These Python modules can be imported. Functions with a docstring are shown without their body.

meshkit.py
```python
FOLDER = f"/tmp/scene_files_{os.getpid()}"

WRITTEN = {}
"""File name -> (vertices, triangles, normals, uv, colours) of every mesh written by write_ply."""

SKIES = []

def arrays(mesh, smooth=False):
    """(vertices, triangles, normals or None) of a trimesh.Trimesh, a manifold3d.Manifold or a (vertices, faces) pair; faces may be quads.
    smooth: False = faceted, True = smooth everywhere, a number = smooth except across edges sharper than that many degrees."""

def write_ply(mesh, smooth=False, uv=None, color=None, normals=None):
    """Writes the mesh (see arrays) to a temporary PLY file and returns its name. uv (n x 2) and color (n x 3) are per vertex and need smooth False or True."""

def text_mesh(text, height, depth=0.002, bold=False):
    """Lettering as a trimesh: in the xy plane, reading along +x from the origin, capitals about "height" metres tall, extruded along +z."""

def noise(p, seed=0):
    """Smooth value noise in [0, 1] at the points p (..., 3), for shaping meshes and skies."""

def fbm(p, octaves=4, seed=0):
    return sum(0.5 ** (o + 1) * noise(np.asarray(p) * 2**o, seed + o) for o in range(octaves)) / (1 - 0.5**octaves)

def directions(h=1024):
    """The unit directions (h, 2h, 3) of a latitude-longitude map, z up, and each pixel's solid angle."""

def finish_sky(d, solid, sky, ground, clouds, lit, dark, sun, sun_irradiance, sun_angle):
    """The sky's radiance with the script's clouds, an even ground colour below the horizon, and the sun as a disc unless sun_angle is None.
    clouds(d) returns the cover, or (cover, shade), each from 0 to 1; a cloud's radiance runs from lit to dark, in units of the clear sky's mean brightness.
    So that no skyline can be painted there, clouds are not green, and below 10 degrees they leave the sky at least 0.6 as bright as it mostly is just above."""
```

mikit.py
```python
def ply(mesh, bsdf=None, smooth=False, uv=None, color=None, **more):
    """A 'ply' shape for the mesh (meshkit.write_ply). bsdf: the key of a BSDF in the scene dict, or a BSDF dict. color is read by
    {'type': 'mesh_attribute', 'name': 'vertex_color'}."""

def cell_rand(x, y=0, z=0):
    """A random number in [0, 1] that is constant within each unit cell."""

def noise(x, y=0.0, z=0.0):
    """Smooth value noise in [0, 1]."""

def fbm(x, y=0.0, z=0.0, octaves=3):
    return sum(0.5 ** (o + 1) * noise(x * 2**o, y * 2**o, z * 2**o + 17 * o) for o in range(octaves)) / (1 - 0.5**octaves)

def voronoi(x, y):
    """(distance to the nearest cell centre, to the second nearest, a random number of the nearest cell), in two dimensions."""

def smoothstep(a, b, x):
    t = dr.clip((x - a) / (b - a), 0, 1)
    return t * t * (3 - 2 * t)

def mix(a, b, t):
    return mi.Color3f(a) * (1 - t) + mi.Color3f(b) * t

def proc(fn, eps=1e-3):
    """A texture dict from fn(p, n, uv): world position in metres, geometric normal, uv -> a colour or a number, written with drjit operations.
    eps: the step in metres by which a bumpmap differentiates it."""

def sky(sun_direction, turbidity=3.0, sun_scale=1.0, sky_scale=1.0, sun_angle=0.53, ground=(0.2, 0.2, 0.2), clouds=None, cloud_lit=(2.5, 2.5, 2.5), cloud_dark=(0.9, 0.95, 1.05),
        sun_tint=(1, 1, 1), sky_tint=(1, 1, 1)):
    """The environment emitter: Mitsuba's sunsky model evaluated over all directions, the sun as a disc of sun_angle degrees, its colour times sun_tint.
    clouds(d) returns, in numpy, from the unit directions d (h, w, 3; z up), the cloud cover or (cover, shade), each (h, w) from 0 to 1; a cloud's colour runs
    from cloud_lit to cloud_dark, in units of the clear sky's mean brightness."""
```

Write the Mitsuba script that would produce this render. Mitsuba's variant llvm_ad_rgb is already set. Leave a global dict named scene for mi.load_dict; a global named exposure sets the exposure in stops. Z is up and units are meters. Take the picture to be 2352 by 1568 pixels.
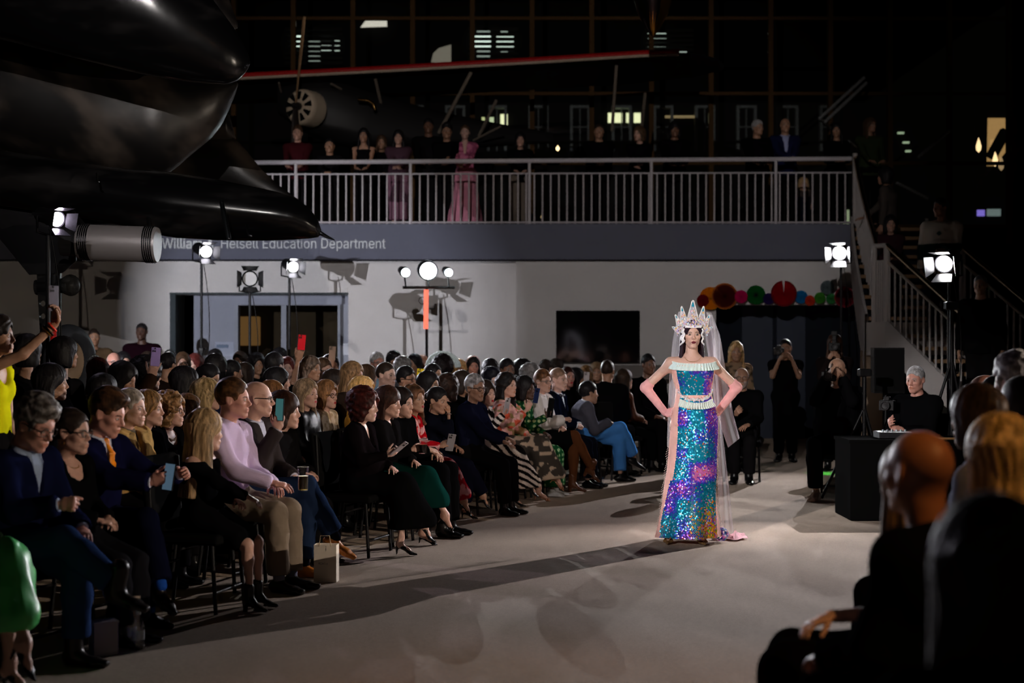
import math, random
import numpy as np, trimesh, manifold3d
import mitsuba as mi, drjit as dr
import mikit, meshkit
from shapely.geometry import Polygon
from shapely import affinity, union_all

random.seed(7); RNG = np.random.RandomState(7)
T = mi.ScalarTransform4f
scene, labels = {}, {}

# ---------------------------------------------------------------- camera, exposure, ambient light
H0 = 1.55                                   # lens height above the floor
F = 3200.0                                  # focal length in pixels of the 2352 px wide frame
CX, CY, HOR = 1176.0, 784.0, 794.0
exposure = 0.0
_tilt = math.atan((HOR - CY) / F)
scene['view'] = {'type': 'thinlens', 'fov': math.degrees(2 * math.atan(CX / F)), 'fov_axis': 'x', 'aperture_radius': 0.0125,
                   'focus_distance': 11.0, 'near_clip': 0.1, 'far_clip': 300.0,
                   'to_world': T().look_at(origin=[0, 0, H0], target=[0, 10, H0 + 10 * math.tan(_tilt)], up=[0, 0, 1])}
AMB = 0.0035
scene['hall_ambience'] = {'type': 'constant', 'sampling_weight': 1.0, 'radiance': {'type': 'rgb', 'value': [AMB * 1.15, AMB, AMB * .8]}}


def P(px, py, d):
    """world point at depth d (metres along +y) seen at pixel (px, py)"""
    return np.array([(px - CX) / F * d, d, H0 + (HOR - py) / F * d])


def depth_floor(py, z=0.0):
    return F * (H0 - z) / (py - HOR)


# ---------------------------------------------------------------- materials
def f_tint(p, n, uv):
    """a mesh's own colour: value in u; hue step and saturation in v"""
    k = dr.floor(uv.y); s = dr.clip((uv.y - k - .05) / .9, 0, 1); h = k / 60
    def ch(o):
        q = h + o; q = q - 6 * dr.floor(q / 6)
        return uv.x * (1 - s * (1 - dr.clip(dr.abs(q - 3) - 1, 0, 1)))
    return mi.Color3f(ch(0.), ch(4.), ch(2.))


def f_strands(p, n, uv):
    """the tint with fine hair strands running down"""
    w = mikit.noise(p.x * 210, p.y * 210, p.z * 16) * .6 + mikit.noise(p.x * 90, p.y * 90, p.z * 9) * .4
    return f_tint(p, n, uv) * (.45 + 1.1 * w)


def hsv(c):
    """linear rgb -> (value, hue step 0..359, saturation)"""
    mx, mn = c.max(1), c.min(1); d = mx - mn; e = np.maximum(d, 1e-9)
    r, g, b = c.T
    h = np.where(mx == r, ((g - b) / e) % 6, np.where(mx == g, (b - r) / e + 2, (r - g) / e + 4))
    return mx, np.where(d < 1e-6, 0, np.round(h * 60) % 360), d / np.maximum(mx, 1e-9)


def attr():
    return mikit.proc(f_tint)


def rgb(c):
    return {'type': 'rgb', 'value': [float(x) for x in c]}


def S(*c):
    """sRGB 0-255 -> linear"""
    c = np.array(c, float) / 255
    return np.where(c <= .04045, c / 12.92, ((c + .055) / 1.055) ** 2.4)


def pri(color, rough=.6, metal=0., spec=.5, **k):
    d = {'type': 'principled', 'base_color': color if isinstance(color, dict) else rgb(color), 'roughness': rough, 'metallic': metal, 'specular': spec}
    d.update(k)
    return {'type': 'twosided', 'bsdf': d}


scene['m_skin'] = pri(attr(), .5, 0, .4)
scene['m_cloth'] = {'type': 'twosided', 'bsdf': {'type': 'diffuse', 'reflectance': attr()}}
scene['m_satin'] = pri(attr(), .34, 0, .6, sheen=.3)
scene['m_hair'] = pri(mikit.proc(f_strands), .5, 0, .16)
scene['m_shoe'] = pri(attr(), .3, 0, .28)
scene['m_leather'] = pri(attr(), .42, 0, .12)
scene['m_crystal'] = pri(attr(), .16, .3, .8)
scene['m_plastic'] = pri(attr(), .4, 0, .14)
scene['m_metal'] = pri(attr(), .22, 1.)
scene['m_matte'] = {'type': 'twosided', 'bsdf': {'type': 'diffuse', 'reflectance': attr()}}
scene['m_sequin'] = pri(attr(), .2, .6)
scene['m_brushed'] = pri(attr(), .42, .55, .5)
scene['m_gloss'] = pri(attr(), .06, 0, .4)
scene['m_glass'] = {'type': 'thindielectric'}


# ---------------------------------------------------------------- names, entries, labels
COUNT = {}


def uniq(key):
    n = COUNT.get(key, 0)
    COUNT[key] = n + 1
    return key if n == 0 else f'{key}_{n:03d}'


def thing(name, label=None, cat=None, group=None, kind=None):
    key = uniq(name)
    d = {}
    if label: d['label'] = label
    if cat: d['category'] = cat
    if group: d['group'] = group
    if kind: d['kind'] = kind
    if d: labels[key] = d
    return key


def colored(mesh, color):
    n = len(mesh.vertices)
    if callable(color): c = np.asarray(color(np.asarray(mesh.vertices)), float)
    else: c = np.asarray(color, float)
    if c.ndim == 1: c = np.tile(c, (n, 1))
    return np.clip(c, 0, 1)


def split_sharp(mesh, angle):
    return trimesh.graph.smooth_shade(mesh, angle=np.radians(angle), facet_minarea=None)


def flat_normals(v, f):
    v = v[f.ravel()]; f = np.arange(len(v)).reshape(-1, 3)
    n = np.cross(v[f[:, 1]] - v[f[:, 0]], v[f[:, 2]] - v[f[:, 0]])
    return v, f, np.repeat(n / (np.linalg.norm(n, axis=1, keepdims=True) + 1e-20), 3, 0)


def put(key, mesh, mat, color, smooth=True, **more):
    """one scene entry with its own colour per vertex; smooth True/False/angle"""
    v, f = np.asarray(mesh.vertices, float), np.asarray(mesh.faces)
    col = colored(mesh, color)
    if smooth not in (True, False):
        m = split_sharp(trimesh.Trimesh(v, f, process=False), smooth)
        v2, f2 = np.asarray(m.vertices), np.asarray(m.faces)
        if callable(color): col = colored(m, color)
        else: col = np.tile(col[0], (len(v2), 1))
        v, f, smooth = v2, f2, True
    V_, K, S_ = hsv(col)
    K = np.where(S_ < .04, -1, K)                       # greys take the hue of their neighbours
    if (K >= 0).any():
        base = np.bincount(K[K >= 0].astype(int)).argmax(); K = np.where(K < 0, base, K)
        near = np.abs((K - base + 180) % 360 - 180) < 14
        K = np.where(near, base, K)
    else: K[:] = 0
    if smooth:
        n = vnormals(trimesh.Trimesh(v, f, process=False))
        kf = K[f]; mixed = (kf.min(1) != kf.max(1))
        if mixed.any():                                # a face never mixes hues: its corners are copied
            a = f[mixed].ravel(); o = len(v)
            v, n = np.vstack([v, v[a]]), np.vstack([n, n[a]])
            V_, S_ = np.r_[V_, V_[a]], np.r_[S_, S_[a]]
            km = np.where(kf[:, 0] == kf[:, 1], kf[:, 0], kf[:, 2])[mixed]
            K = np.r_[K, np.repeat(km, 3)]
            # corners of another hue take the face's own colour
            orig = K[a]; bad = orig != np.repeat(km, 3)
            mean_v = np.where(~bad, V_[a], 0).reshape(-1, 3).sum(1) / np.maximum((~bad).reshape(-1, 3).sum(1), 1)
            mean_s = np.where(~bad, S_[a], 0).reshape(-1, 3).sum(1) / np.maximum((~bad).reshape(-1, 3).sum(1), 1)
            V_[o:] = np.where(bad, np.repeat(mean_v, 3), V_[o:]); S_[o:] = np.where(bad, np.repeat(mean_s, 3), S_[o:])
            f = f.copy(); f[mixed] = o + np.arange(len(a)).reshape(-1, 3)
    else:
        a = f.ravel(); kf = K[f]; K = np.repeat(np.where(kf[:, 0] == kf[:, 1], kf[:, 0], kf[:, 2]), 3); V_, S_ = V_[a], S_[a]
        v, f, n = flat_normals(v, f)
    uv = np.stack([V_, K + .05 + .9 * S_], 1)
    path = meshkit.write_ply(trimesh.Trimesh(v, f, process=False), False, uv, None, n)
    scene[key] = {'type': 'ply', 'filename': path, 'face_normals': False, 'bsdf': {'type': 'ref', 'id': mat}, **more}
    return key


def part(parent, name, mesh, mat, color, smooth=True, label=None, kind=None, **more):
    key = uniq(parent + '__' + name)
    put(key, mesh, mat, color, smooth, **more)
    d = {}
    if label: d['label'] = label
    if kind: d['kind'] = kind
    if d: labels[key] = d
    return key


def structure(key, mesh, mat, color=None, smooth=False, label=None):
    if isinstance(mat, str) and color is not None: put(key, mesh, mat, color, smooth)
    else: scene[key] = mikit.ply(mesh, mat, smooth=smooth)
    labels[key] = {'kind': 'structure'}
    if label: labels[key]['label'] = label
    return key


# ---------------------------------------------------------------- mesh helpers
def V(*a):
    return np.array(a, float)


def nrm(v):
    v = np.asarray(v, float)
    return v / (np.linalg.norm(v) + 1e-12)


def box(lo, hi):
    lo, hi = np.asarray(lo, float), np.asarray(hi, float)
    m = trimesh.creation.box(hi - lo)
    m.apply_translation((lo + hi) / 2)
    return m


def rbox(size, r, seg=2):
    """rounded box about the origin by hulling spheres"""
    sx, sy, sz = [max(s / 2 - r, 1e-4) for s in size]
    pts = []
    sp = trimesh.creation.uv_sphere(r, count=[2 + 2 * seg, 4 + 4 * seg]).vertices
    for a in (-1, 1):
        for b in (-1, 1):
            for c in (-1, 1):
                pts.append(sp + [a * sx, b * sy, c * sz])
    return trimesh.convex.convex_hull(np.vstack(pts))


def frame(xdir, zdir):
    """4x4 rotation with x along xdir and z close to zdir"""
    x = nrm(xdir); z = np.asarray(zdir, float)
    z = nrm(z - x * np.dot(x, z)); y = np.cross(z, x)
    M = np.eye(4); M[:3, 0], M[:3, 1], M[:3, 2] = x, y, z
    return M


def moved(mesh, M, t=None):
    m = mesh.copy()
    if t is not None:
        M = M.copy(); M[:3, 3] = t
    m.apply_transform(M)
    return m


def join(ms):
    return trimesh.util.concatenate([m for m in ms if m is not None and len(m.faces)])


def tube(pts, r, n=8, cap=True, closed=False):
    """swept round tube through points; r scalar or list"""
    p = np.asarray(pts, float); m = len(p)
    r = np.broadcast_to(np.asarray(r, float), (m,))
    if closed: t = np.roll(p, -1, 0) - np.roll(p, 1, 0)
    else: t = np.gradient(p, axis=0)
    t /= np.linalg.norm(t, axis=1, keepdims=True) + 1e-12
    a = np.cross(t[0], [0, 0, 1.] if abs(t[0][2]) < .9 else [1., 0, 0]); a = nrm(a)
    A = []
    for i in range(m):
        a = nrm(a - t[i] * np.dot(a, t[i])); A.append(a)
    A = np.array(A); B = np.cross(t, A)
    ang = np.arange(n) * 2 * np.pi / n
    v = p[:, None] + r[:, None, None] * (np.cos(ang)[None, :, None] * A[:, None] + np.sin(ang)[None, :, None] * B[:, None])
    v = v.reshape(-1, 3); f = []
    rows = m if closed else m - 1
    i, j = np.meshgrid(np.arange(rows), np.arange(n), indexing='ij')
    i2 = (i + 1) % m; j2 = (j + 1) % n
    q = np.stack([i * n + j, i * n + j2, i2 * n + j2, i2 * n + j], -1).reshape(-1, 4)
    f = np.vstack([q[:, [0, 1, 2]], q[:, [0, 2, 3]]])
    if cap and not closed:
        c0, c1 = len(v), len(v) + 1
        v = np.vstack([v, p[0], p[-1]]); k = np.arange(n)
        f = np.vstack([f, np.stack([np.full(n, c0), (k + 1) % n, k], 1), np.stack([np.full(n, c1), (m - 1) * n + k, (m - 1) * n + (k + 1) % n], 1)])
    return trimesh.Trimesh(v, f, process=False)


def beam(p0, p1, w, h, up=(0, 0, 1)):
    """rectangular bar from p0 to p1, w sideways, h along up"""
    p0, p1 = np.asarray(p0, float), np.asarray(p1, float)
    L = np.linalg.norm(p1 - p0)
    m = trimesh.creation.box([L, w, h])
    return moved(m, frame(p1 - p0, up), (p0 + p1) / 2)


def lathe(profile, n=24, axis=(0, 0, 1), origin=(0, 0, 0)):
    """profile of (r, z) pairs turned about axis"""
    pr = np.asarray(profile, float)
    ang = np.arange(n) * 2 * np.pi / n
    v = np.stack([pr[:, None, 0] * np.cos(ang), pr[:, None, 0] * np.sin(ang), np.repeat(pr[:, 1:2], n, 1)], -1).reshape(-1, 3)
    m = len(pr)
    i, j = np.meshgrid(np.arange(m - 1), np.arange(n), indexing='ij'); j2 = (j + 1) % n
    q = np.stack([i * n + j, i * n + j2, (i + 1) * n + j2, (i + 1) * n + j], -1).reshape(-1, 4)
    me = trimesh.Trimesh(v, np.vstack([q[:, [0, 1, 2]], q[:, [0, 2, 3]]]), process=False)
    z = nrm(axis); M = frame(np.cross([0.3, .9, .1], z), z)
    return moved(me, M, np.asarray(origin, float))


def grid_surface(Pg):
    """(m, n, 3) points -> triangle mesh"""
    m, n = Pg.shape[:2]
    i, j = np.meshgrid(np.arange(m - 1), np.arange(n - 1), indexing='ij')
    q = np.stack([i * n + j, i * n + j + 1, (i + 1) * n + j + 1, (i + 1) * n + j], -1).reshape(-1, 4)
    return trimesh.Trimesh(Pg.reshape(-1, 3), np.vstack([q[:, [0, 1, 2]], q[:, [0, 2, 3]]]), process=False)


def extrude(poly, depth):
    gs = getattr(poly, 'geoms', [poly])
    return join([trimesh.creation.extrude_polygon(g, depth, engine='earcut') for g in gs])


# ---------------------------------------------------------------- signed distance fields -> surface nets
def smin(a, b, k):
    h = np.maximum(k - np.abs(a - b), 0) / k
    return np.minimum(a, b) - h * h * (k * .25)


def surface_nets(g, origin, h):
    ins = g < 0
    s = ins.astype(np.int8)
    c = s[:-1, :-1, :-1] + s[1:, :-1, :-1]
    c = c + s[:-1, 1:, :-1] + s[1:, 1:, :-1]
    c = c + s[:-1, :-1, 1:] + s[1:, :-1, 1:] + s[:-1, 1:, 1:] + s[1:, 1:, 1:]
    act = (c > 0) & (c < 8)
    idx = np.argwhere(act)
    if not len(idx): return trimesh.Trimesh()
    acc = np.zeros((len(idx), 3)); cnt = np.zeros(len(idx))
    i, j, k = idx.T
    corner = np.array([(a, b, d) for a in (0, 1) for b in (0, 1) for d in (0, 1)])
    val = {tuple(o): g[i + o[0], j + o[1], k + o[2]] for o in corner}
    for o in corner:
        for ax in range(3):
            if o[ax]: continue
            e = o.copy(); e[ax] = 1
            a, b = val[tuple(o)], val[tuple(e)]
            x = (a < 0) != (b < 0)
            t = np.where(x, a / np.where(x, a - b, 1), 0)
            pos = np.tile(o.astype(float), (len(idx), 1)); pos[:, ax] = t
            acc += pos * x[:, None]; cnt += x
    v = (idx + acc / cnt[:, None]) * h + origin
    num = np.full(act.shape, -1, np.int64); num[i, j, k] = np.arange(len(idx))
    faces = []
    for ax in range(3):
        b, d = (ax + 1) % 3, (ax + 2) % 3
        sl0, sl1 = [slice(None)] * 3, [slice(None)] * 3
        sl0[ax], sl1[ax] = slice(0, -1), slice(1, None)
        e = ins[tuple(sl0)] != ins[tuple(sl1)]
        ed = np.argwhere(e)
        ok = (ed[:, b] > 0) & (ed[:, d] > 0) & (ed[:, b] < act.shape[b]) & (ed[:, d] < act.shape[d])
        ed = ed[ok]
        if not len(ed): continue
        def at(ob, od):
            q = ed.copy(); q[:, b] -= ob; q[:, d] -= od
            return num[q[:, 0], q[:, 1], q[:, 2]]
        q = np.stack([at(0, 0), at(1, 0), at(1, 1), at(0, 1)], 1)
        flip = ~ins[ed[:, 0], ed[:, 1], ed[:, 2]]
        q[flip] = q[flip][:, ::-1]
        faces.append(q)
    q = np.vstack(faces)
    return trimesh.Trimesh(v, np.vstack([q[:, [0, 1, 2]], q[:, [0, 2, 3]]]), process=False)


class cap:
    """round cone"""
    def __init__(s, p0, p1, r0, r1=None, k=.02, op='add'):
        s.p0, s.p1 = np.asarray(p0, float), np.asarray(p1, float)
        s.r0, s.r1, s.k, s.op = r0, r0 if r1 is None else r1, k, op
        r = max(s.r0, s.r1)
        s.lo, s.hi = np.minimum(s.p0, s.p1) - r, np.maximum(s.p0, s.p1) + r

    def d(s, X, Y, Z):
        a = s.p1 - s.p0; L = max(float(a @ a), 1e-9)
        x, y, z = X - s.p0[0], Y - s.p0[1], Z - s.p0[2]
        t = np.clip((x * a[0] + y * a[1] + z * a[2]) / L, 0, 1)
        return np.sqrt((x - t * a[0]) ** 2 + (y - t * a[1]) ** 2 + (z - t * a[2]) ** 2) - (s.r0 + (s.r1 - s.r0) * t)


class ecap:
    """elliptic round cone: half widths (a: along side, b: across) at both ends"""
    def __init__(s, p0, p1, side, a0, b0, a1, b1, k=.02, op='add', endr=None):
        s.p0, s.p1 = np.asarray(p0, float), np.asarray(p1, float)
        ax = nrm(s.p1 - s.p0); sd = np.asarray(side, float); s.sd = nrm(sd - ax * (sd @ ax)); s.nn = np.cross(ax, s.sd)
        s.a, s.k, s.op = (a0, b0, a1, b1), k, op
        s.endr = endr
        r = max(a0, b0, a1, b1)
        s.lo, s.hi = np.minimum(s.p0, s.p1) - r, np.maximum(s.p0, s.p1) + r

    def d(s, X, Y, Z):
        a = s.p1 - s.p0; L = max(float(a @ a), 1e-9)
        x, y, z = X - s.p0[0], Y - s.p0[1], Z - s.p0[2]
        tt = (x * a[0] + y * a[1] + z * a[2]) / L
        t = np.clip(tt, 0, 1)
        A = s.a[0] + (s.a[2] - s.a[0]) * t; B = s.a[1] + (s.a[3] - s.a[1]) * t
        u = x * s.sd[0] + y * s.sd[1] + z * s.sd[2]; w = x * s.nn[0] + y * s.nn[1] + z * s.nn[2]
        m = np.minimum(A, B)
        e = (tt - t) * math.sqrt(L) / (m if s.endr is None else s.endr)
        return (np.sqrt((u / A) ** 2 + (w / B) ** 2 + e ** 2) - 1) * m


class ell:
    def __init__(s, c, r, R=None, k=.02, op='add'):
        s.c, s.r, s.k, s.op = np.asarray(c, float), np.broadcast_to(np.asarray(r, float), (3,)), k, op
        s.R = np.eye(3) if R is None else np.asarray(R, float)     # columns = axes
        e = np.sqrt(((s.R * s.r) ** 2).sum(1))
        s.lo, s.hi = s.c - e, s.c + e

    def d(s, X, Y, Z):
        x, y, z = X - s.c[0], Y - s.c[1], Z - s.c[2]
        q = 0
        for n in range(3):
            a = s.R[:, n] / s.r[n]
            q = q + (x * a[0] + y * a[1] + z * a[2]) ** 2
        return (np.sqrt(q) - 1) * s.r.min()


class cut:
    """remove the side n.(p-c) > 0 within radius rad of c"""
    def __init__(s, c, n, rad):
        s.c, s.n, s.rad, s.op, s.k = np.asarray(c, float), nrm(n), rad, 'cut', .001
        s.lo, s.hi = s.c - rad, s.c + rad

    def d(s, X, Y, Z):
        x, y, z = X - s.c[0], Y - s.c[1], Z - s.c[2]
        pl = x * s.n[0] + y * s.n[1] + z * s.n[2]
        inside = np.sqrt(x * x + y * y + z * z) - s.rad
        return np.maximum(-pl, inside)      # negative where kept away: used as max(g, -d') below


def field_mesh(prims, h, zfloor=None):
    adds = [p for p in prims if p.op == 'add']
    lo = np.min([p.lo for p in adds], 0) - 3 * h; hi = np.max([p.hi for p in adds], 0) + 3 * h
    n = np.ceil((hi - lo) / h).astype(int) + 1
    ax = [(lo[i] + h * np.arange(n[i])).astype(np.float32) for i in range(3)]
    g = np.full(n, 1.0, np.float32)
    for p in prims:
        m = p.k + 2.5 * h
        i0 = np.clip(np.floor((p.lo - m - lo) / h).astype(int), 0, n); i1 = np.clip(np.ceil((p.hi + m - lo) / h).astype(int) + 1, 0, n)
        if (i1 <= i0).any(): continue
        sl = tuple(slice(a, b) for a, b in zip(i0, i1))
        d = p.d(ax[0][sl[0]][:, None, None], ax[1][sl[1]][None, :, None], ax[2][sl[2]][None, None, :]).astype(np.float32)
        if p.op == 'add': g[sl] = smin(g[sl], d, max(p.k, 1e-4))
        elif p.op == 'sub': g[sl] = -smin(-g[sl], d, max(p.k, 1e-4))
        elif p.op == 'cut': g[sl] = np.maximum(g[sl], -d)
    if zfloor is not None:
        g = np.maximum(g, (zfloor - ax[2])[None, None, :])
    g[0], g[-1], g[:, 0], g[:, -1], g[:, :, 0], g[:, :, -1] = 1, 1, 1, 1, 1, 1
    return surface_nets(g, lo, h)


def vnormals(m):
    v, f = np.asarray(m.vertices), np.asarray(m.faces)
    fn = np.cross(v[f[:, 1]] - v[f[:, 0]], v[f[:, 2]] - v[f[:, 0]])
    n = np.zeros_like(v)
    for k in range(3): np.add.at(n, f[:, k], fn)
    return n / (np.linalg.norm(n, axis=1, keepdims=True) + 1e-12)


def folds(m, amp=.006, freq=9., seed=0, stretch=(1, 1, .45)):
    """cloth folds: displaced along the normals by ridged noise"""
    if amp <= 0 or not len(m.vertices): return m
    v = np.asarray(m.vertices); n = vnormals(m)
    q = v * freq * np.array(stretch) + seed * 3.7
    r = meshkit.noise(q, seed) + .5 * meshkit.noise(q * 2.1 + 5, seed + 1)
    ridge = 1 - np.abs(r - .75) * 3
    return trimesh.Trimesh(v + n * (amp * (np.clip(ridge, -1, 1)))[:, None], m.faces, process=False)


def to_manifold(m):
    return manifold3d.Manifold(manifold3d.Mesh(np.asarray(m.vertices, np.float32), np.asarray(m.faces, np.uint32)))


def slim(m, tol):
    """fewer triangles on smooth stretches, within tol metres"""
    try:
        M = to_manifold(m)
        if M.status() == manifold3d.Error.NoError:
            me = M.simplify(tol).to_mesh()
            if len(me.tri_verts): return trimesh.Trimesh(me.vert_properties[:, :3].astype(float), me.tri_verts, process=False)
    except Exception:
        pass
    return m


def unite(ms):
    """boolean union into one continuous surface; plain joining where a piece is not a closed manifold"""
    try:
        M = [to_manifold(m) for m in ms]
        if all(x.status() == manifold3d.Error.NoError for x in M):
            r = manifold3d.Manifold.batch_boolean(M, manifold3d.OpType.Add)
            me = r.to_mesh()
            if len(me.tri_verts): return trimesh.Trimesh(me.vert_properties[:, :3].astype(float), me.tri_verts, process=False)
    except Exception:
        pass
    return join(ms)
# ================================================================ light: lamps on stands (the builder is used again below for each visible lamp)
def emit(v, w=0.):
    return {'type': 'area', 'sampling_weight': float(w), 'radiance': {'type': 'rgb', 'value': [float(x) for x in v]}}


NLAMP = [0]


def spot(origin, target, power, cut_=26, col=(1, .95, .95), beam=.7):
    NLAMP[0] += 1
    scene[f'beam_{NLAMP[0]:02d}'] = {'type': 'spot', 'to_world': T().look_at(origin=[float(x) for x in origin], target=[float(x) for x in target], up=[0, 0, 1]),
                                    'intensity': {'type': 'rgb', 'value': [float(power * c) for c in col]}, 'cutoff_angle': cut_, 'beam_width': cut_ * beam, 'sampling_weight': 1.0 if power < 200 else 2.0}


BLACK = (.005, .005, .0055)


def lamp_head(root, pos, target, r=.09, L=.3, power=0, cut_=26, col=(1, .96, 1.0), lens=30., doors=True, name=True, weight=0., beam=.7):
    """tubular LED fixture: housing, yoke, lens, barn doors; optional beam"""
    pos, target = np.asarray(pos, float), np.asarray(target, float)
    d = nrm(target - pos); side = nrm(np.cross(d, [0, 0, 1])); up = np.cross(side, d)
    b0, b1 = pos - d * L, pos
    part(root, 'housing', join([lathe([(.0, 0), (r * .8, 0), (r * .86, .02), (r * .86, L * .55), (r, L * .6), (r, L - .005), (r * .93, L)], 20, d, b0), moved(box((-.09, -r * .9, -r * .2), (.09, r * .9, r * .2)), frame(d, up), b0 + d * L * .3)]), 'm_plastic', BLACK, smooth=40)
    lm = trimesh.creation.cylinder(r * .82, .012, sections=24)
    key = uniq(root + '__lens')
    M = frame(side, d)
    scene[key] = mikit.ply(moved(lm, M, b1 - d * .012), {'type': 'diffuse', 'reflectance': rgb((.5, .5, .5))}, emitter=emit(np.array(col) * lens, weight))
    labels[key] = {'label': 'round glowing lens'}
    if doors:
        for k, (n1, n2) in enumerate(((up, side), (-up, side), (side, up), (-side, up))):
            c = b1 + n1 * r * 1.0; e = b1 + n1 * r * 1.55 + d * r * 1.3
            q = np.array([c - n2 * r * .75, c + n2 * r * .75, e + n2 * r * 1.05, e - n2 * r * 1.05]); nn = nrm(np.cross(q[1] - q[0], q[3] - q[0])) * .002
            m = trimesh.convex.convex_hull(np.vstack([q + nn, q - nn]))
            part(root, 'barn_door', m, 'm_plastic', BLACK, smooth=False)
    ym = b0 + d * L * .45
    pts = [ym + side * (r + .03), ym + side * (r + .03) - np.array([0, 0, r + .06]), ym - np.array([0, 0, r + .08]), ym - side * (r + .03) - np.array([0, 0, r + .06]), ym - side * (r + .03)]
    part(root, 'yoke', tube(pts, .011, 6), 'm_plastic', BLACK)
    if power: spot(b1 + d * .03, target, power, cut_, col, beam)
    return ym - np.array([0, 0, r + .08])


def lamp_stand(root, top, base=0., r=.018, legs=True, cable=True):
    top = np.asarray(top, float); z0 = base
    part(root, 'pole', join([tube([top, [top[0], top[1], z0 + (top[2] - z0) * .55]], r, 10), tube([[top[0], top[1], z0 + (top[2] - z0) * .56], [top[0], top[1], z0 + .12]], r * 1.4, 10)]), 'm_plastic', (.015, .016, .018))
    part(root, 'knob', join([moved(rbox((.07, .05, .07), .012), np.eye(4), V(top[0], top[1], z0 + (top[2] - z0) * .555)), tube([V(top[0], top[1], z0 + (top[2] - z0) * .555), V(top[0] + .09, top[1], z0 + (top[2] - z0) * .57)], .01, 6)]), 'm_plastic', BLACK)
    if legs:
        for k in range(3):
            a = .5 + k * 2 * math.pi / 3; q = V(math.cos(a), math.sin(a), 0)
            part(root, 'leg', join([tube([V(top[0], top[1], z0 + .55), V(top[0], top[1], z0 + .02) + q * .5], .012, 6), tube([V(top[0], top[1], z0 + .2), V(top[0], top[1], z0 + .25) + q * .28], .009, 6)]), 'm_plastic', BLACK)
    if cable:
        n = 14; t = np.linspace(0, 1, n); pts = np.stack([top[0] + .02 + .13 * np.sin(t * 3.1) * (1 - t * .6), np.full(n, top[1] - .02), top[2] + .05 - t * (top[2] - z0) * .8], 1)
        part(root, 'cable', tube(pts, .006, 5), 'm_plastic', BLACK)


CENTRE = V(1.35, 11.2, 1.2)
KEY = 1.0


def lamp(label, px, py, d, target, power, r=.09, L=.3, **k):
    root = thing('stage_light', label, 'lamp', k.pop('group', None))
    p = P(px, py, d)
    t = lamp_head(root, p, target, r, L, power * KEY, **k)
    lamp_stand(root, t)
    return root


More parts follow.
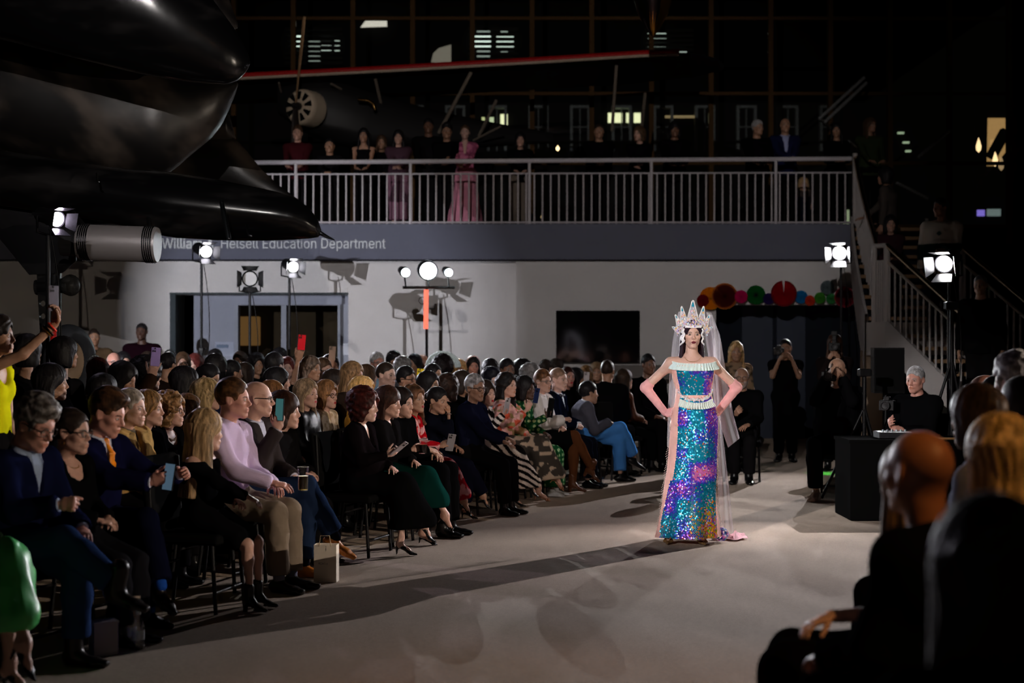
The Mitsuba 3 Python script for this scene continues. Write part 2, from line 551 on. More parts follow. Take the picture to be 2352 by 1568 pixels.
# lamps outside the frame, on stands beside and behind the camera
for lab, pos, tgt, pw, ca, col in (('tall stage light on a stand behind the seats, left of the camera', (-4.4, .6, 3.6), V(1.5, 11.05, 1.2), 400, 6.4, (1, .95, .93)),
                                   ('tall stage light on a stand behind the right seats, facing the front row', (6.6, 5.0, 2.15), V(-1.9, 10.0, 1.3), 115, 34, (1, .84, .68)),
                                   ('tall stage light on a stand left of the seats, aimed at the white wall', (-7.5, 10.5, 2.9), V(-3.3, 22.5, 2.0), 235, 14, (.97, .96, 1.02)),
                                   ('high stage light on a tall mast behind the camera, aimed at the balcony', (-1.5, -2.2, 6.6), V(-.6, 22.5, 3.7), 270, 17, (1, .93, .9)),
                                   ('warm stage light on a mast above the right seats', (3.2, 1.4, 5.2), V(1.45, 4.0, 1.3), 26, 17, (1, .5, .16))):
    root = thing('stage_light', lab, 'lamp')
    t = lamp_head(root, V(*pos), tgt, .1, .32, pw * KEY, ca, col, doors=False, beam=.3 if ca == 34 else .7)
    if ca == 34:        # unseen flag and arm, added to keep the beam off the runway floor
        hd = nrm((tgt - V(*pos)) * [1, 1, 0]); part(root, 'flag', moved(box((-.002, -.35, -.34), (.002, .35, -.064)), frame(hd, (0, 0, 1)), V(*pos) + hd * .3), 'm_plastic', BLACK, False)
        part(root, 'flag_arm', tube([V(*pos) - V(0, 0, .1), V(*pos) + hd * .3 - V(0, 0, .2)], .008, 6), 'm_plastic', BLACK)
    lamp_stand(root, t)

lamp('black stage light with purple rimmed lens on a stand, leftmost before the white wall', 474, 578, 18.8, V(1.0, 11.0, .8), 70, r=.095, L=.34, cut_=24, col=(.97, .93, 1.05))
lamp('black stage light on a stand in front of the dark doorway, barn door raised', 674, 613, 18.8, V(1.6, 10.0, .6), 60, r=.085, L=.32, cut_=24, col=(.97, .95, 1.05))
root = thing('stage_light', 'unlit black stage light facing the camera between two lit ones', 'lamp')
t = lamp_head(root, P(574, 640, 18.6), P(620, 720, 8), .11, .3, 0, lens=.02)
lamp_stand(root, t)
lamp('bright stage light on a tall stand beside the top of the white staircase', 1928, 581, 20.2, V(.9, 11.5, .5), 150, r=.115, L=.25, cut_=27, lens=300, weight=1.)
lamp('big square stage light with open barn doors in front of the staircase', 2168, 606, 14.0, V(.5, 8.8, .4), 118, r=.1, L=.3, cut_=28, lens=180, weight=1.)
lamp('stage light glowing violet on a chrome stand under the black aircraft', 133, 504, 11.5, V(2.2, 7.2, .8), 7, r=.075, L=.25, cut_=34, col=(1., .85, 1.15), lens=60, weight=.7)

# three heads on one bar over the red tube light
root = thing('lamp_bar', 'three stage lights on a crossbar above the red tube light', 'lamp')
B0, B1 = P(925, 660, 19.5), P(1045, 660, 19.5)
part(root, 'crossbar', tube([B0, B1], .02, 8), 'm_plastic', (.03, .03, .03))
for px, py, pw, lens, rr in ((932, 626, 30, 14, .065), (984, 622, 130, 250, .125), (1031, 626, 25, 10, .06)):
    h_ = thing(root + '__head')
    p = P(px, py, 19.4)
    d_ = nrm(V(1.3, 11.0, .8) - p); side = nrm(np.cross(d_, [0, 0, 1]))
    put(h_, join([lathe([(0, 0), (rr * .85, 0), (rr * .9, .12), (rr * 1.12, .14), (rr * 1.12, .25), (rr, .25)], 20, d_, p - d_ * .25), tube([p - d_ * .1, V(p[0], p[1], B0[2])], .012, 6)]), 'm_plastic', BLACK)
    key = h_ + '__lens'
    scene[key] = mikit.ply(moved(trimesh.creation.cylinder(rr * .95, .012, sections=24), frame(side, d_), p - d_ * .008), {'type': 'diffuse', 'reflectance': rgb((.5, .5, .5))}, emitter=emit(np.array((.85, 1., 1.05)) * lens, 1. if lens > 100 else 0.))
    spot(p + d_ * .03, V(1.3, 11.0, .8), pw * KEY, 25, (.95, .98, 1.0))
lamp_stand(root, V((B0[0] + B1[0]) / 2 - .03, 19.5, B0[2]), cable=False, r=.02)
tb = thing('tube_light', 'glowing red tube light upright on the lamp stand before the white wall', 'lamp')
q0, q1 = P(979, 665, 19.42), P(978, 755, 19.42)
scene[tb] = mikit.ply(tube([q0, q1], .032, 12), {'type': 'diffuse', 'reflectance': rgb((.5, .2, .15))}, smooth=False, emitter=emit((1.9, .22, .13)))
part(tb, 'bracket', join([tube([P(985, 708, 19.42), P(997, 708, 19.42), P(1000, 697, 19.42)], .014, 6), tube([P(970 + 8 * math.cos(a), 690 + 8 * math.sin(a), 19.45) for a in np.linspace(.5, 5.5, 12)], .006, 5)]), 'm_plastic', BLACK)

# ================================================================ room shell
def f_carpet(p, n, uv):
    w = mikit.noise(p.x * 260, p.y * 260) * .5 + mikit.noise(p.x * 90, p.y * 90) * .3 + mikit.noise(p.x * 3, p.y * 3) * .25
    return mikit.mix((.215, .165, .125), (.36, .29, .23), w)


def f_wall(p, n, uv):
    w = mikit.fbm(p.x * 1.2, p.z * 1.2, p.y, 3)
    return mikit.mix((.60, .585, .585), (.70, .685, .68), w)


scene['m_carpet'] = pri(mikit.proc(f_carpet), .95, 0, .15)
scene['m_wall'] = pri(mikit.proc(f_wall), .8, 0, .3)
structure('floor', box((-16, -4, -.2), (16, 32, 0)), 'm_carpet')
WY = 22.5
s_w = F / WY
def wx(px, d=WY): return (px - CX) / F * d
def wz(py, d=WY): return H0 + (HOR - py) / F * d
dx0, dx1, dz = wx(390), wx(800), wz(676)
cx_ = wx(1185)
structure('wall_back', join([box((-14, WY, 0), (dx0, WY + .3, 3.0)), box((dx0, WY, dz), (dx1, WY + .3, 3.0)), box((dx1, WY, 0), (cx_, WY + .3, 3.0))]), 'm_wall')
structure('wall_back_right', join([box((cx_, WY - .12, 0), (wx(1642), WY + .3, 3.0)), box((wx(1642), WY - .12, wz(700)), (wx(1965), WY + .3, 3.0))]), 'm_wall')
# doorway recess on the left
structure('trim_1', join([box((dx0, WY - .02, dz), (dx1, WY + .05, dz + .03)), box((dx0 - .0, WY + .0, 0), (dx0 + .09, WY + .65, dz))]), 'm_matte', S(70, 78, 82))
structure('wall_recess', box((dx0, WY + 1.6, 0), (dx1, WY + 1.7, 3)), 'm_matte', S(60, 52, 40))
structure('wall_partition', join([box((wx(437), WY + .25, 0), (wx(533), WY + .35, dz)), box((wx(533), WY + .25, dz - .16), (dx1, WY + .35, dz))]), 'm_matte', S(150, 155, 170))
dr_ = thing('door_1', kind='structure', label='dark glass door in a grey frame under the wall lettering')
part(dr_, 'frame', join([box((wx(533), WY + .2, 0), (wx(541), WY + .4, dz - .15)), box((wx(772), WY + .2, 0), (dx1, WY + .4, dz - .15)), box((wx(533), WY + .2, wz(700)), (dx1, WY + .4, dz - .15)), box((wx(640), WY + .24, 0), (wx(652), WY + .36, wz(700)))]), 'm_matte', S(150, 155, 168), smooth=False)
for a, b in ((541, 640), (652, 772)):
    k = uniq(dr_ + '__pane'); scene[k] = mikit.ply(box((wx(a), WY + .29, .05), (wx(b), WY + .30, wz(700))), 'm_glass')
structure('wall_back_room', box((dx0 - 1, WY + 3, 0), (dx1 + 1, WY + 3.1, 3)), 'm_matte', S(55, 60, 75))
k = thing('room_lamp', 'dim amber lamp glowing behind the dark glass door', 'lamp')
scene[k] = mikit.ply(moved(rbox((.5, .06, .5), .03), np.eye(4), P(565, 760, WY + 1.45)), {'type': 'diffuse', 'reflectance': rgb((.3, .2, .1))}, smooth=True, emitter=emit((.10, .052, .016)))  # glowing panel added for the orange reflections in the dark glass
k = thing('notice', 'small white paper notice taped beside the glass door', 'paper notice')
put(k, box((wx(785), WY + .19, wz(815)), (wx(801), WY + .198, wz(788))), 'm_matte', S(200, 205, 215), False)
k = thing('notice', 'pale blue printed notice on the grey panel left of the glass door', 'paper notice')
put(k, box((wx(487), WY + .238, wz(818)), (wx(530), WY + .248, wz(785))), 'm_matte', S(165, 172, 190), False)
part(k, 'print', box((wx(490), WY + .23, wz(799)), (wx(518), WY + .237, wz(791))), 'm_matte', S(110, 125, 150), False)

# fascia, balcony, lettering
FY = 22.3
structure('wall_fascia', box((-14, FY, 2.93), (wx(1958, FY), FY + .5, 3.50)), 'm_matte', S(104, 107, 122))
structure('balcony_floor', box((-14, FY + .02, 3.25), (wx(1962, FY), 29.6, 3.50)), 'm_matte', S(60, 55, 52))
structure('trim_2', box((-14, FY - .015, 2.915), (wx(1958, FY), FY + .2, 2.935)), 'm_matte', S(55, 55, 62))
sg = thing('sign_lettering', 'raised white lettering on the grey fascia under the balcony', 'sign')
txt = 'William A. Helsell Education Department'
x = wx(371, FY); xe = wx(886, FY); hcap = 22.5 / (F / FY)
whole = meshkit.text_mesh(txt, hcap, .012); kx = (xe - x) / whole.extents[0]
adv = 0.
from PIL import ImageFont as _IF
import glob as _glob
_font = _IF.truetype(_glob.glob('/opt/blender-*/*/datafiles/fonts/Inter.woff2')[0], 96)
_tot = _font.getlength(txt)
for i, ch in enumerate(txt):
    if ch == ' ': continue
    lm = meshkit.text_mesh(ch, hcap, .012, bold=i < 10)
    lm.apply_scale([kx, 1, 1])
    lm.apply_transform(np.array([[1, 0, 0, 0], [0, 0, -1, 0], [0, 1, 0, 0], [0, 0, 0, 1.]]))
    lm.apply_translation([x + (xe - x) * _font.getlength(txt[:i]) / _tot, FY, wz(570, FY)])
    part(sg, 'letter', lm, 'm_matte', S(215, 220, 222), False)

# railing of the balcony
rail = thing('balcony_railing', 'white metal balustrade along the front of the balcony', 'railing')
def rz(px): return wz(372 - (px - 600) / 1350 * 9, FY)
RX0, RX1 = wx(520, FY), wx(1958, FY)
part(rail, 'top_rail', tube([V(RX0, FY + .06, rz(520)), V(RX1, FY + .06, rz(1958))], .038, 10), 'm_plastic', S(190, 185, 190))
part(rail, 'middle_rail', tube([V(RX0, FY + .06, 4.30), V(RX1, FY + .06, 4.33)], .016, 8), 'm_plastic', S(180, 175, 180))
part(rail, 'bottom_rail', tube([V(RX0, FY + .06, 3.53), V(RX1, FY + .06, 3.53)], .018, 8), 'm_plastic', S(180, 175, 180))
bal = tube([V(0, 0, 3.5), V(0, 0, 4.32)], .0145, 8)
for i in range(76):
    px = 530 + 18.85 * i
    if px > 1950: break
    bm = bal.copy(); bm.apply_translation([wx(px, FY), FY + .06, 0]); part(rail, 'baluster', bm, 'm_plastic', S(185, 178, 182))
for px in (545, 678, 942, 1216, 1497, 1784):
    part(rail, 'post', tube([V(wx(px, FY), FY + .06, 3.5), V(wx(px, FY), FY + .06, rz(px))], .026, 10), 'm_plastic', S(185, 180, 184))

# ================================================================ glass wall behind the balcony and the building outside
GY = 29.6
gx = lambda px: wx(px, GY)
gz = lambda py: wz(py, GY)
g = thing('window_1', kind='structure', label='tall dark glass curtain wall behind the balcony')
cols = [400 + 137 * i for i in range(-1, 15)]
rows = [-120, 42, 215, 375, 520]
for px in cols: part(g, 'mullion', box((gx(px) - .05, GY - .06, gz(560)), (gx(px) + .05, GY + .08, gz(-140))), 'm_matte', S(86, 64, 40), False)
for py in rows: part(g, 'transom', box((gx(cols[0]), GY - .04, gz(py) - .035), (gx(cols[-1]), GY + .06, gz(py) + .035)), 'm_matte', S(86, 64, 40), False)
for i in range(len(cols) - 1):
    for j in range(len(rows) - 1):
        k = uniq(g + '__pane'); scene[k] = mikit.ply(box((gx(cols[i]) + .05, GY, gz(rows[j + 1]) + .03), (gx(cols[i + 1]) - .05, GY + .012, gz(rows[j]) - .03)), 'm_glass')
OY = 37.
ox = lambda px: wx(px, OY)
oz = lambda py: wz(py, OY)
b = thing('office_building', 'office building outside the glass wall with a few lit windows', 'building')
part(b, 'wall', box((ox(-200), OY + .3, 0), (ox(2600), OY + .6, oz(-300))), 'm_matte', S(30, 30, 30), False)
def lit(px0, py0, px1, py1, col):
    k = uniq(b + '__window')
    scene[k] = mikit.ply(box((ox(px0), OY + .2, oz(py1)), (ox(px1), OY + .28, oz(py0))), {'type': 'diffuse', 'reflectance': rgb((.1, .1, .1))}, emitter=emit(col))
    labels[k] = {'label': 'lit window'}
    return k
for x0, x1, y0, y1, dy, cells in ((662, 778, 62, 150, 11.2, [(666, 692, (80, 93, 104), 1.3), (706, 732, (93, 104, 116, 127, 138), .28), (735, 757, (84, 96, 108), 1.), (766, 777, (86, 97, 109), .6)]),
                               (1082, 1182, 62, 140, 11.4, [(1083, 1127, (78, 91, 103), 1.1), (1140, 1180, (82, 93, 105), .9), (1095, 1125, (67, 115, 126), .3), (1150, 1166, (70, 117), .35)]),
                               (1488, 1585, 66, 118, 11, [(1490, 1532, (75, 87, 99), .8), (1492, 1580, (112,), .5)])):
    w_ = uniq(b + '__blind')
    put(w_, join([box((ox(x0 - 8), OY + .02, oz(y0 + i * dy / 1.0 + dy * .62)), (ox(x1 + 8), OY + .06, oz(y0 + i * dy))) for i in range(int((y1 - y0) / dy) + 1)]), 'm_matte', S(52, 50, 46), False)
    for a, c, ys, v in cells:
        for yy in ys: lit(a, yy - 3, c, yy + 3, np.array((.82, 1., .86)) * v)
k = uniq(b + '__ceiling_light'); q = [P(828, 62, OY), P(842, 43, OY), P(888, 44, OY), P(889, 60, OY)]
scene[k] = mikit.ply(trimesh.convex.convex_hull(np.vstack([q, np.array(q) + [0, .04, 0]])), {'type': 'diffuse', 'reflectance': rgb((.1, .1, .1))}, emitter=emit((.62, .6, .5)))
k = uniq(b + '__lamp_shade'); q = [P(1008, 110, OY), P(1036, 102, OY), P(1036, 145, OY), P(990, 142, OY), P(995, 122, OY)]
scene[k] = mikit.ply(trimesh.convex.convex_hull(np.vstack([q, np.array(q) + [0, .04, 0]])), {'type': 'diffuse', 'reflectance': rgb((.1, .1, .1))}, emitter=emit((.14, .13, .10)))
for px in [830 + 96 * i for i in range(12)]:
    part(b, 'window_frame', join([box((ox(px), OY + .1, oz(345)), (ox(px + 6), OY + .3, oz(240))), box((ox(px + 40), OY + .1, oz(345)), (ox(px + 46), OY + .3, oz(240))), box((ox(px), OY + .1, oz(246)), (ox(px + 46), OY + .3, oz(240))), box((ox(px + 22), OY + .16, oz(345)), (ox(px + 24), OY + .3, oz(240))), box((ox(px), OY + .16, oz(290)), (ox(px + 46), OY + .3, oz(288)))]), 'm_matte', S(150, 158, 158), False)
for a, y0, c, y1, col in ((1106, 266, 1113, 286, (.5, .55, .25)), (1122, 266, 1134, 280, (.5, .6, .35)), (1149, 259, 1166, 285, (1., 1.05, .6)), (1398, 256, 1431, 278, (1., 1.05, .6)), (1440, 256, 1450, 278, (.9, .95, .55)), (1458, 256, 1473, 278, (1., 1.05, .6)), (1530, 262, 1600, 267, (.2, .15, .07)), (2068, 300, 2082, 304, (.3, .4, .25)), (2080, 322, 2094, 326, (.3, .4, .25)), (2086, 342, 2098, 346, (.3, .4, .25)), (1930, 480, 1955, 512, (.22, .27, .16)), (2252, 480, 2268, 494, (.2, .15, .6)), (2275, 478, 2305, 494, (.12, .16, .15))):
    lit(a, y0, c, y1, col)
k = lit(2264, 268, 2320, 378, (.34, .2, .07)); k = lit(2280, 318, 2306, 350, (.7, .42, .16))
for q, lab in (([(2310, 300), (2276, 362)], 'short slanting dark brace across the amber window'), ([(2342, 330), (2220, 480)], 'long slanting dark red brace below the amber window'), ([(2255, 250), (2250, 480)], 'upright dark post left of the amber window'), ([(2326, 190), (2330, 500)], 'upright dark post right of the amber window')):
    st = thing('steel_brace', lab, 'brace')
    put(st, beam(P(*q[0], 33), P(*q[1], 33), .22, .22), 'm_matte', S(40, 30, 24), False)
for n_, (px, py) in enumerate(((2248, 336), (2286, 368), (1281, 341), (2300, 378), (1412, 0))):
    if n_ > 3: break
    st = thing('lantern', ['small flame shaped lantern left of the amber window', 'small flame shaped lantern below the amber window', 'candle lamp glowing on the balcony table', 'dim lantern at the foot of the amber window'][n_], 'lamp')
    dd = 31. if n_ != 2 else 23.4
    scene[st] = mikit.ply(lathe([(0, -.14), (.05, -.08), (.06, 0), (.035, .1), (0, .2)], 10, (0, 0, 1), P(px, py, dd)) if n_ != 2 else lathe([(0, -.045), (.03, -.02), (.036, .01), (.015, .04), (0, .06)], 10, (0, 0, 1), P(px, py, dd)), {'type': 'diffuse', 'reflectance': rgb((.3, .2, .1))}, smooth=True, emitter=emit(np.array((1.6, 1.1, .55)) * (1.4 if n_ == 2 else 1 if n_ < 2 else .2)))
# angular white truss pieces beyond the balcony
for q, lab in (([(1883, 272), (1985, 178)], 'long pale slanting tube, upper one of the pair above the balcony end'), ([(1883, 272), (1908, 294)], 'short pale tube at the lower tip of the slanting pair'), ([(1895, 280), (1990, 190)], 'long pale slanting tube, lower one of the pair above the balcony end'), ([(1950, 325), (1965, 338)], 'tiny pale tube beside the olive green top'), ([(2110, 360), (2180, 300)], 'dim slanting tube in the dark right of the lit steps'), ([(2060, 420), (2130, 455)], 'dim sloping tube below the lit steps')):
    st = thing('roof_truss_bar', lab, 'steel tube')
    put(st, tube([P(*q[0], 27.5), P(*q[1], 28.5)], .035, 8), 'm_plastic', S(150, 150, 150))
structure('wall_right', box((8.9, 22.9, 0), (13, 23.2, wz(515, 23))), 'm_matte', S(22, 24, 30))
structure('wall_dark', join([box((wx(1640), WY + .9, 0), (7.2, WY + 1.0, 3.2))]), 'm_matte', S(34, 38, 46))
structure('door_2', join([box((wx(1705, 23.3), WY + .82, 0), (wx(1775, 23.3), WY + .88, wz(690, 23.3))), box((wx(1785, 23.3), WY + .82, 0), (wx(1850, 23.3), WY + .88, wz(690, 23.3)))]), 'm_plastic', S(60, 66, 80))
structure('ceiling', box((-16, -4, 12.6), (16, 45, 12.8)), 'm_matte', S(26, 24, 22))

# ================================================================ TV and paper fans on the back wall
tv = thing('television', 'large black flat television on the white back wall', 'television')
TY = WY - .2
put(tv, moved(rbox((wx(1469, TY) - wx(1277, TY), .07, wz(713, TY) - wz(833, TY)), .012), np.eye(4), V((wx(1469, TY) + wx(1277, TY)) / 2, TY, (wz(713, TY) + wz(833, TY)) / 2)), 'm_gloss', (.004, .004, .005), 30)
part(tv, 'screen', box((wx(1281, TY), TY - .04, wz(829, TY)), (wx(1465, TY), TY - .036, wz(717, TY))), 'm_gloss', (.003, .003, .004), False)
st = thing('media_console', 'pale low console shelf under the black television', 'shelf')
put(st, box((wx(1400, TY), TY - .25, 1.02), (wx(1640, TY), TY + .05, wz(838, TY))), 'm_matte', S(120, 115, 112), False)


def paper_fan(px, py, rpx, col, col2=None, centre=None, d=22.25, gap=0., label='', grp=None):
    root = thing('paper_fan', label, 'paper fan')
    n = max(20, int(rpx * 1.3)) * 2
    r = rpx / (F / d); a = np.linspace(gap, 2 * np.pi - gap, n + 1) + np.pi / 2
    c = P(px, py, d)
    rr = np.array([.04, .35, .8, 1.0]) * r
    zz = np.where(np.arange(n + 1) % 2, 1, -1)
    Pg = np.stack([np.stack([c[0] + q * np.cos(a), c[1] - .012 - zz * .02 * q / r, c[2] + q * np.sin(a)], -1) for q in rr])
    edge = np.array([rr[0], rr[1], rr[2], rr[3]])
    m = grid_surface(Pg)
    cc = np.repeat(np.array([centre if centre is not None else col, col, col, col2 if col2 is not None else col]), n + 1, 0)
    put(root, m, 'm_matte', lambda v: cc, False)
    part(root, 'hub', lathe([(0, -.02), (r * .09, -.02), (r * .09, .01), (0, .01)], 14, (0, 1, 0), c - V(0, .02, 0)), 'm_matte', np.asarray(centre if centre is not None else col) * .6)


FANS = [(1632, 685, 26, S(235, 150, 20), None, None, 'yellow'), (1664, 680, 30, S(95, 30, 25), S(225, 150, 60), S(70, 22, 20), 'large maroon and gold edged'), (1702, 681, 15, S(210, 20, 110), None, None, 'small magenta'),
        (1736, 677, 22, S(20, 110, 45), S(20, 110, 45), (.01, .01, .02), 'green black centred'), (1765, 686, 13, S(60, 30, 110), None, None, 'small violet'), (1800, 674, 30, S(170, 20, 35), S(120, 30, 45), None, 'large red split'),
        (1840, 682, 15, S(20, 130, 190), None, None, 'small blue'), (1860, 690, 12, S(220, 80, 50), None, None, 'small orange folded'), (1883, 684, 13, S(85, 170, 60), None, None, 'light green'), (1909, 686, 12, S(70, 160, 90), None, None, 'mint green'), (1940, 682, 24, S(120, 30, 45), S(190, 60, 70), None, 'dark red stair side'), (1614, 690, 14, S(150, 30, 40), None, None, 'small crimson'), (1900, 660, 16, S(110, 125, 130), None, None, 'grey upper')]
for i, (px, py, r_, c1, c2, c3, nm) in enumerate(FANS):
    paper_fan(px, py, r_, c1, c2, c3, d=22.25 - .02 * (i % 3), gap=.09 if 'split' in nm else 0., label=f'{nm} pleated paper fan hung over the dark doorway')

# ================================================================ staircase on the right
sc = thing('staircase', 'white staircase with two flights and a landing at the right end of the balcony', 'staircase')
A = V(5.22, 19.4, 1.88); Bq = V(6.1, 17.2, .37); D_ = nrm((Bq - A) * [1, 1, 0]); run = np.linalg.norm((Bq - A)[:2]); slope = (Bq[2] - A[2]) / run
nfull = -A[2] / slope
side = V(D_[1], -D_[0], 0);  side = side if side[1] > 0 else -side      # towards the far side
W_ = 1.3
WHITE = S(178, 172, 170)
for o in (0, W_):
    a0 = A + side * o; n_ = nfull
    top0 = a0; top1 = a0 + D_ * n_ + V(0, 0, slope * n_)
    q = np.array([top0 + V(0, 0, .05), top1 + V(0, 0, .05), top1 - V(0, 0, .0), top0 + D_ * .95 - V(0, 0, .98), top0 - V(0, 0, .46)])
    nn = side * .03
    part(sc, 'stringer', trimesh.convex.convex_hull(np.vstack([q - nn, q + nn])), 'm_matte', WHITE, False)
nst = 11
for i in range(nst):
    t0 = nfull * i / nst
    p0 = A + D_ * t0 + V(0, 0, slope * (t0 + nfull / nst)); w = nfull / nst + .02
    Mx = np.eye(4); Mx[:3, 0], Mx[:3, 1] = D_, side
    part(sc, 'tread', moved(box((0, .03, -.05), (w, W_ - .03, 0)), Mx, p0), 'm_matte', S(150, 120, 90), False)
RH = 1.07
for o in (0, W_):
    a0 = A + side * o
    pts = [a0 + D_ * t + V(0, 0, slope * t + RH) for t in np.linspace(0, nfull, 8)]
    part(sc, 'handrail', tube(pts, .034, 10), 'm_metal', S(190, 170, 140))
    part(sc, 'middle_rail', tube([p - V(0, 0, .22) for p in pts], .022, 8), 'm_plastic', S(170, 160, 150))
    for i in range(24):
        t = .06 + i * nfull / 24
        p0 = a0 + D_ * t + V(0, 0, slope * t)
        part(sc, 'baluster', tube([p0, p0 + V(0, 0, RH - .22)], .0145, 8), 'm_plastic', WHITE)
    part(sc, 'post', tube([a0, a0 + V(0, 0, RH)], .045, 10), 'm_plastic', WHITE)
# landing
L0 = A + V(-.36, .1, 0)
Mx = np.eye(4); Mx[:3, 0], Mx[:3, 1] = D_, side
q = np.array([A, A + side * W_, A + side * W_ + V(-.42, .4, 0), V(wx(1990, 19.6), 19.6, A[2]), V(wx(1988, 21.0), 21.0, A[2])])
part(sc, 'landing', trimesh.convex.convex_hull(np.vstack([q, q - V(0, 0, .46)])), 'm_matte', WHITE, False)
Lp = V(wx(2008, 19.55), 19.55, A[2])
part(sc, 'landing_rail', join([tube([A + V(0, 0, RH), Lp + V(0, 0, RH)], .034, 10), tube([A + V(0, 0, RH - .22), Lp + V(0, 0, RH - .22)], .018, 8)]), 'm_plastic', WHITE)
for i in range(6):
    p0 = Lp + (A - Lp) * (i + .5) / 6; part(sc, 'baluster', tube([p0, p0 + V(0, 0, RH - .22)], .0145, 8), 'm_plastic', WHITE)
part(sc, 'column', box((wx(1990, 19.7), 19.7, 0), (wx(2027, 19.7), 20.05, A[2] - .4)), 'm_matte', S(150, 130, 112), False)
# upper flight: curved stringer and rail from the balcony down to the landing
U0 = V(wx(1957, 22.3), 22.3, 3.5); ts = np.linspace(0, 1, 15)
def upath(t):
    px = 1957 + 33 * t ** 1.6; d = 22.3 - 2.6 * t
    return V(wx(px, d), d, 3.5 + (A[2] - 3.5) * t)
rows = []
for t in ts:
    p = upath(t); rows.append([p + V(-.02, 0, .12), p + V(.02, 0, .12), p + V(.03, 0, -.5 - .2 * t), p + V(-.03, 0, -.5 - .2 * t), p + V(-.02, 0, .12)])
part(sc, 'stringer', grid_surface(np.array(rows)), 'm_matte', WHITE, False)
rows = [[p + V(1.2, .1, .1), p + V(1.25, .1, .1), p + V(1.25, .1, -.5), p + V(1.2, .1, -.5), p + V(1.2, .1, .1)] for p in map(upath, ts)]
part(sc, 'stringer', grid_surface(np.array(rows)), 'm_matte', WHITE, False)
for i in range(10):
    p = upath((i + .5) / 10); part(sc, 'tread', box(p + V(.02, -.14, -.05), p + V(1.2, .14, 0)), 'm_matte', S(150, 120, 90), False)
part(sc, 'handrail', tube([upath(t) + V(.06 + .1 * t, 0, RH) for t in ts], .036, 10), 'm_metal', S(215, 190, 160))
for i in range(15):
    p = upath((i + .3) / 15) + V(.06 + .1 * (i + .3) / 15, 0, 0); part(sc, 'baluster', tube([p, p + V(0, 0, RH - .0)], .0145, 8), 'm_plastic', WHITE)
part(sc, 'post', tube([upath(0) + V(.05, 0, 0), upath(0) + V(.05, 0, RH + .06)], .04, 10), 'm_plastic', WHITE)
part(sc, 'post', tube([Lp, Lp + V(0, 0, RH)], .04, 10), 'm_plastic', WHITE)

# ================================================================ black aircraft hanging over the left seats
def f_hull(p, n, uv):
    g_ = mikit.fbm(p.x * 1.6, p.z * 5.5, p.y * 2, 4)
    return mikit.mix((.002, .002, .0024), (.018, .017, .017), mikit.smoothstep(.5, .85, g_))
def f_hull2(p, n, uv):
    g_ = mikit.fbm(p.x * 2.2 + p.z * 2.6, p.z * 1.5 - p.x * 1.2, p.y * 2, 4)
    return mikit.mix((.005, .0045, .0045), (.06, .047, .038), mikit.smoothstep(.4, .8, g_))
scene['m_hull'] = pri(mikit.proc(f_hull), .2, .0, .5)
scene['m_hull_worn'] = pri(mikit.proc(f_hull2), .38, .0, .4)
ap = thing('aircraft', 'black jet aircraft hanging over the left seats, underside lit by lamps', 'aircraft')


def hull(stations, d, kd, nx=40, na=28, ex=2.0, dmax=1.3):
    """lofted hull: stations (px, upper py, lower py) at depth d; half depth = kd * half height"""
    st_ = np.array(sorted(stations), float); xs = st_[:, 0]
    u = np.linspace(0, 1, nx) ; xx = xs[0] + (xs[-1] - xs[0]) * (1 - (1 - u) ** 2.0)
    up = np.interp(xx, xs, st_[:, 1]); lo = np.interp(xx, xs, st_[:, 2])
    k = np.ones(5) / 5
    rows = []
    for x_, a_, b_ in zip(xx, up, lo):
        c = P(x_, (a_ + b_) / 2, d); hz = max((b_ - a_) / 2 / (F / d), .004); hd = min(hz * kd, dmax)
        an = np.linspace(0, 2 * np.pi, na)
        ca, sa = np.cos(an), np.sin(an)
        rows.append(np.stack([np.full(na, c[0]), c[1] + hd * np.sign(ca) * np.abs(ca) ** (2 / ex), c[2] + hz * np.sign(sa) * np.abs(sa) ** (2 / ex)], 1))
    rows = [np.tile(rows[0].mean(0), (na, 1))] + rows + [np.tile(rows[-1].mean(0), (na, 1))]
    return grid_surface(np.array(rows))


hA = hull([(-200, -330, 55), (0, -310, 90), (200, -255, 140), (300, -210, 165), (380, -140, 180), (430, -80, 187), (490, 0, 192), (520, 40, 193), (545, 75, 184), (560, 102, 170), (570, 124, 156), (574, 140, 146)], 12.6, .62, 46, 32, 2.0)
scene[ap + '__nose'] = mikit.ply(hA, 'm_hull', smooth=True)
hB = hull([(-200, 20, 300), (0, 50, 345), (150, 100, 380), (260, 120, 404), (375, 140, 402), (400, 150, 386), (440, 160, 352), (480, 170, 320), (505, 175, 290), (525, 180, 250), (540, 186, 214), (546, 190, 197)], 13.9, .7, 46, 32, 2.1)
scene[ap + '__belly'] = mikit.ply(hB, 'm_hull_worn', smooth=True)
hC = hull([(430, 285, 324), (470, 262, 322), (500, 258, 320), (525, 262, 319), (533, 288, 318), (541, 315, 318)], 14.8, .9, 30, 24, 2.0)
scene[ap + '__fairing'] = mikit.ply(hC, 'm_hull_worn', smooth=True)
hD1 = hull([(380, 330, 420), (480, 318, 440), (541, 318, 450), (560, 338, 455), (600, 388, 462), (640, 425, 468), (680, 454, 474), (715, 481, 500)], 15.2, .5, 34, 24, 1.8)
scene[ap + '__wing_root'] = mikit.ply(hD1, 'm_hull_worn', smooth=True)
hD2 = hull([(-250, 330, 430), (0, 345, 472), (100, 360, 487), (200, 375, 502), (300, 388, 522), (370, 392, 541), (400, 396, 546), (500, 412, 552), (600, 432, 553), (640, 441, 552), (680, 455, 550), (710, 477, 548), (730, 504, 545), (738, 528, 538)], 13.3, .9, 56, 32, 1.7)
scene[ap + '__wing'] = mikit.ply(hD2, 'm_hull', smooth=True)
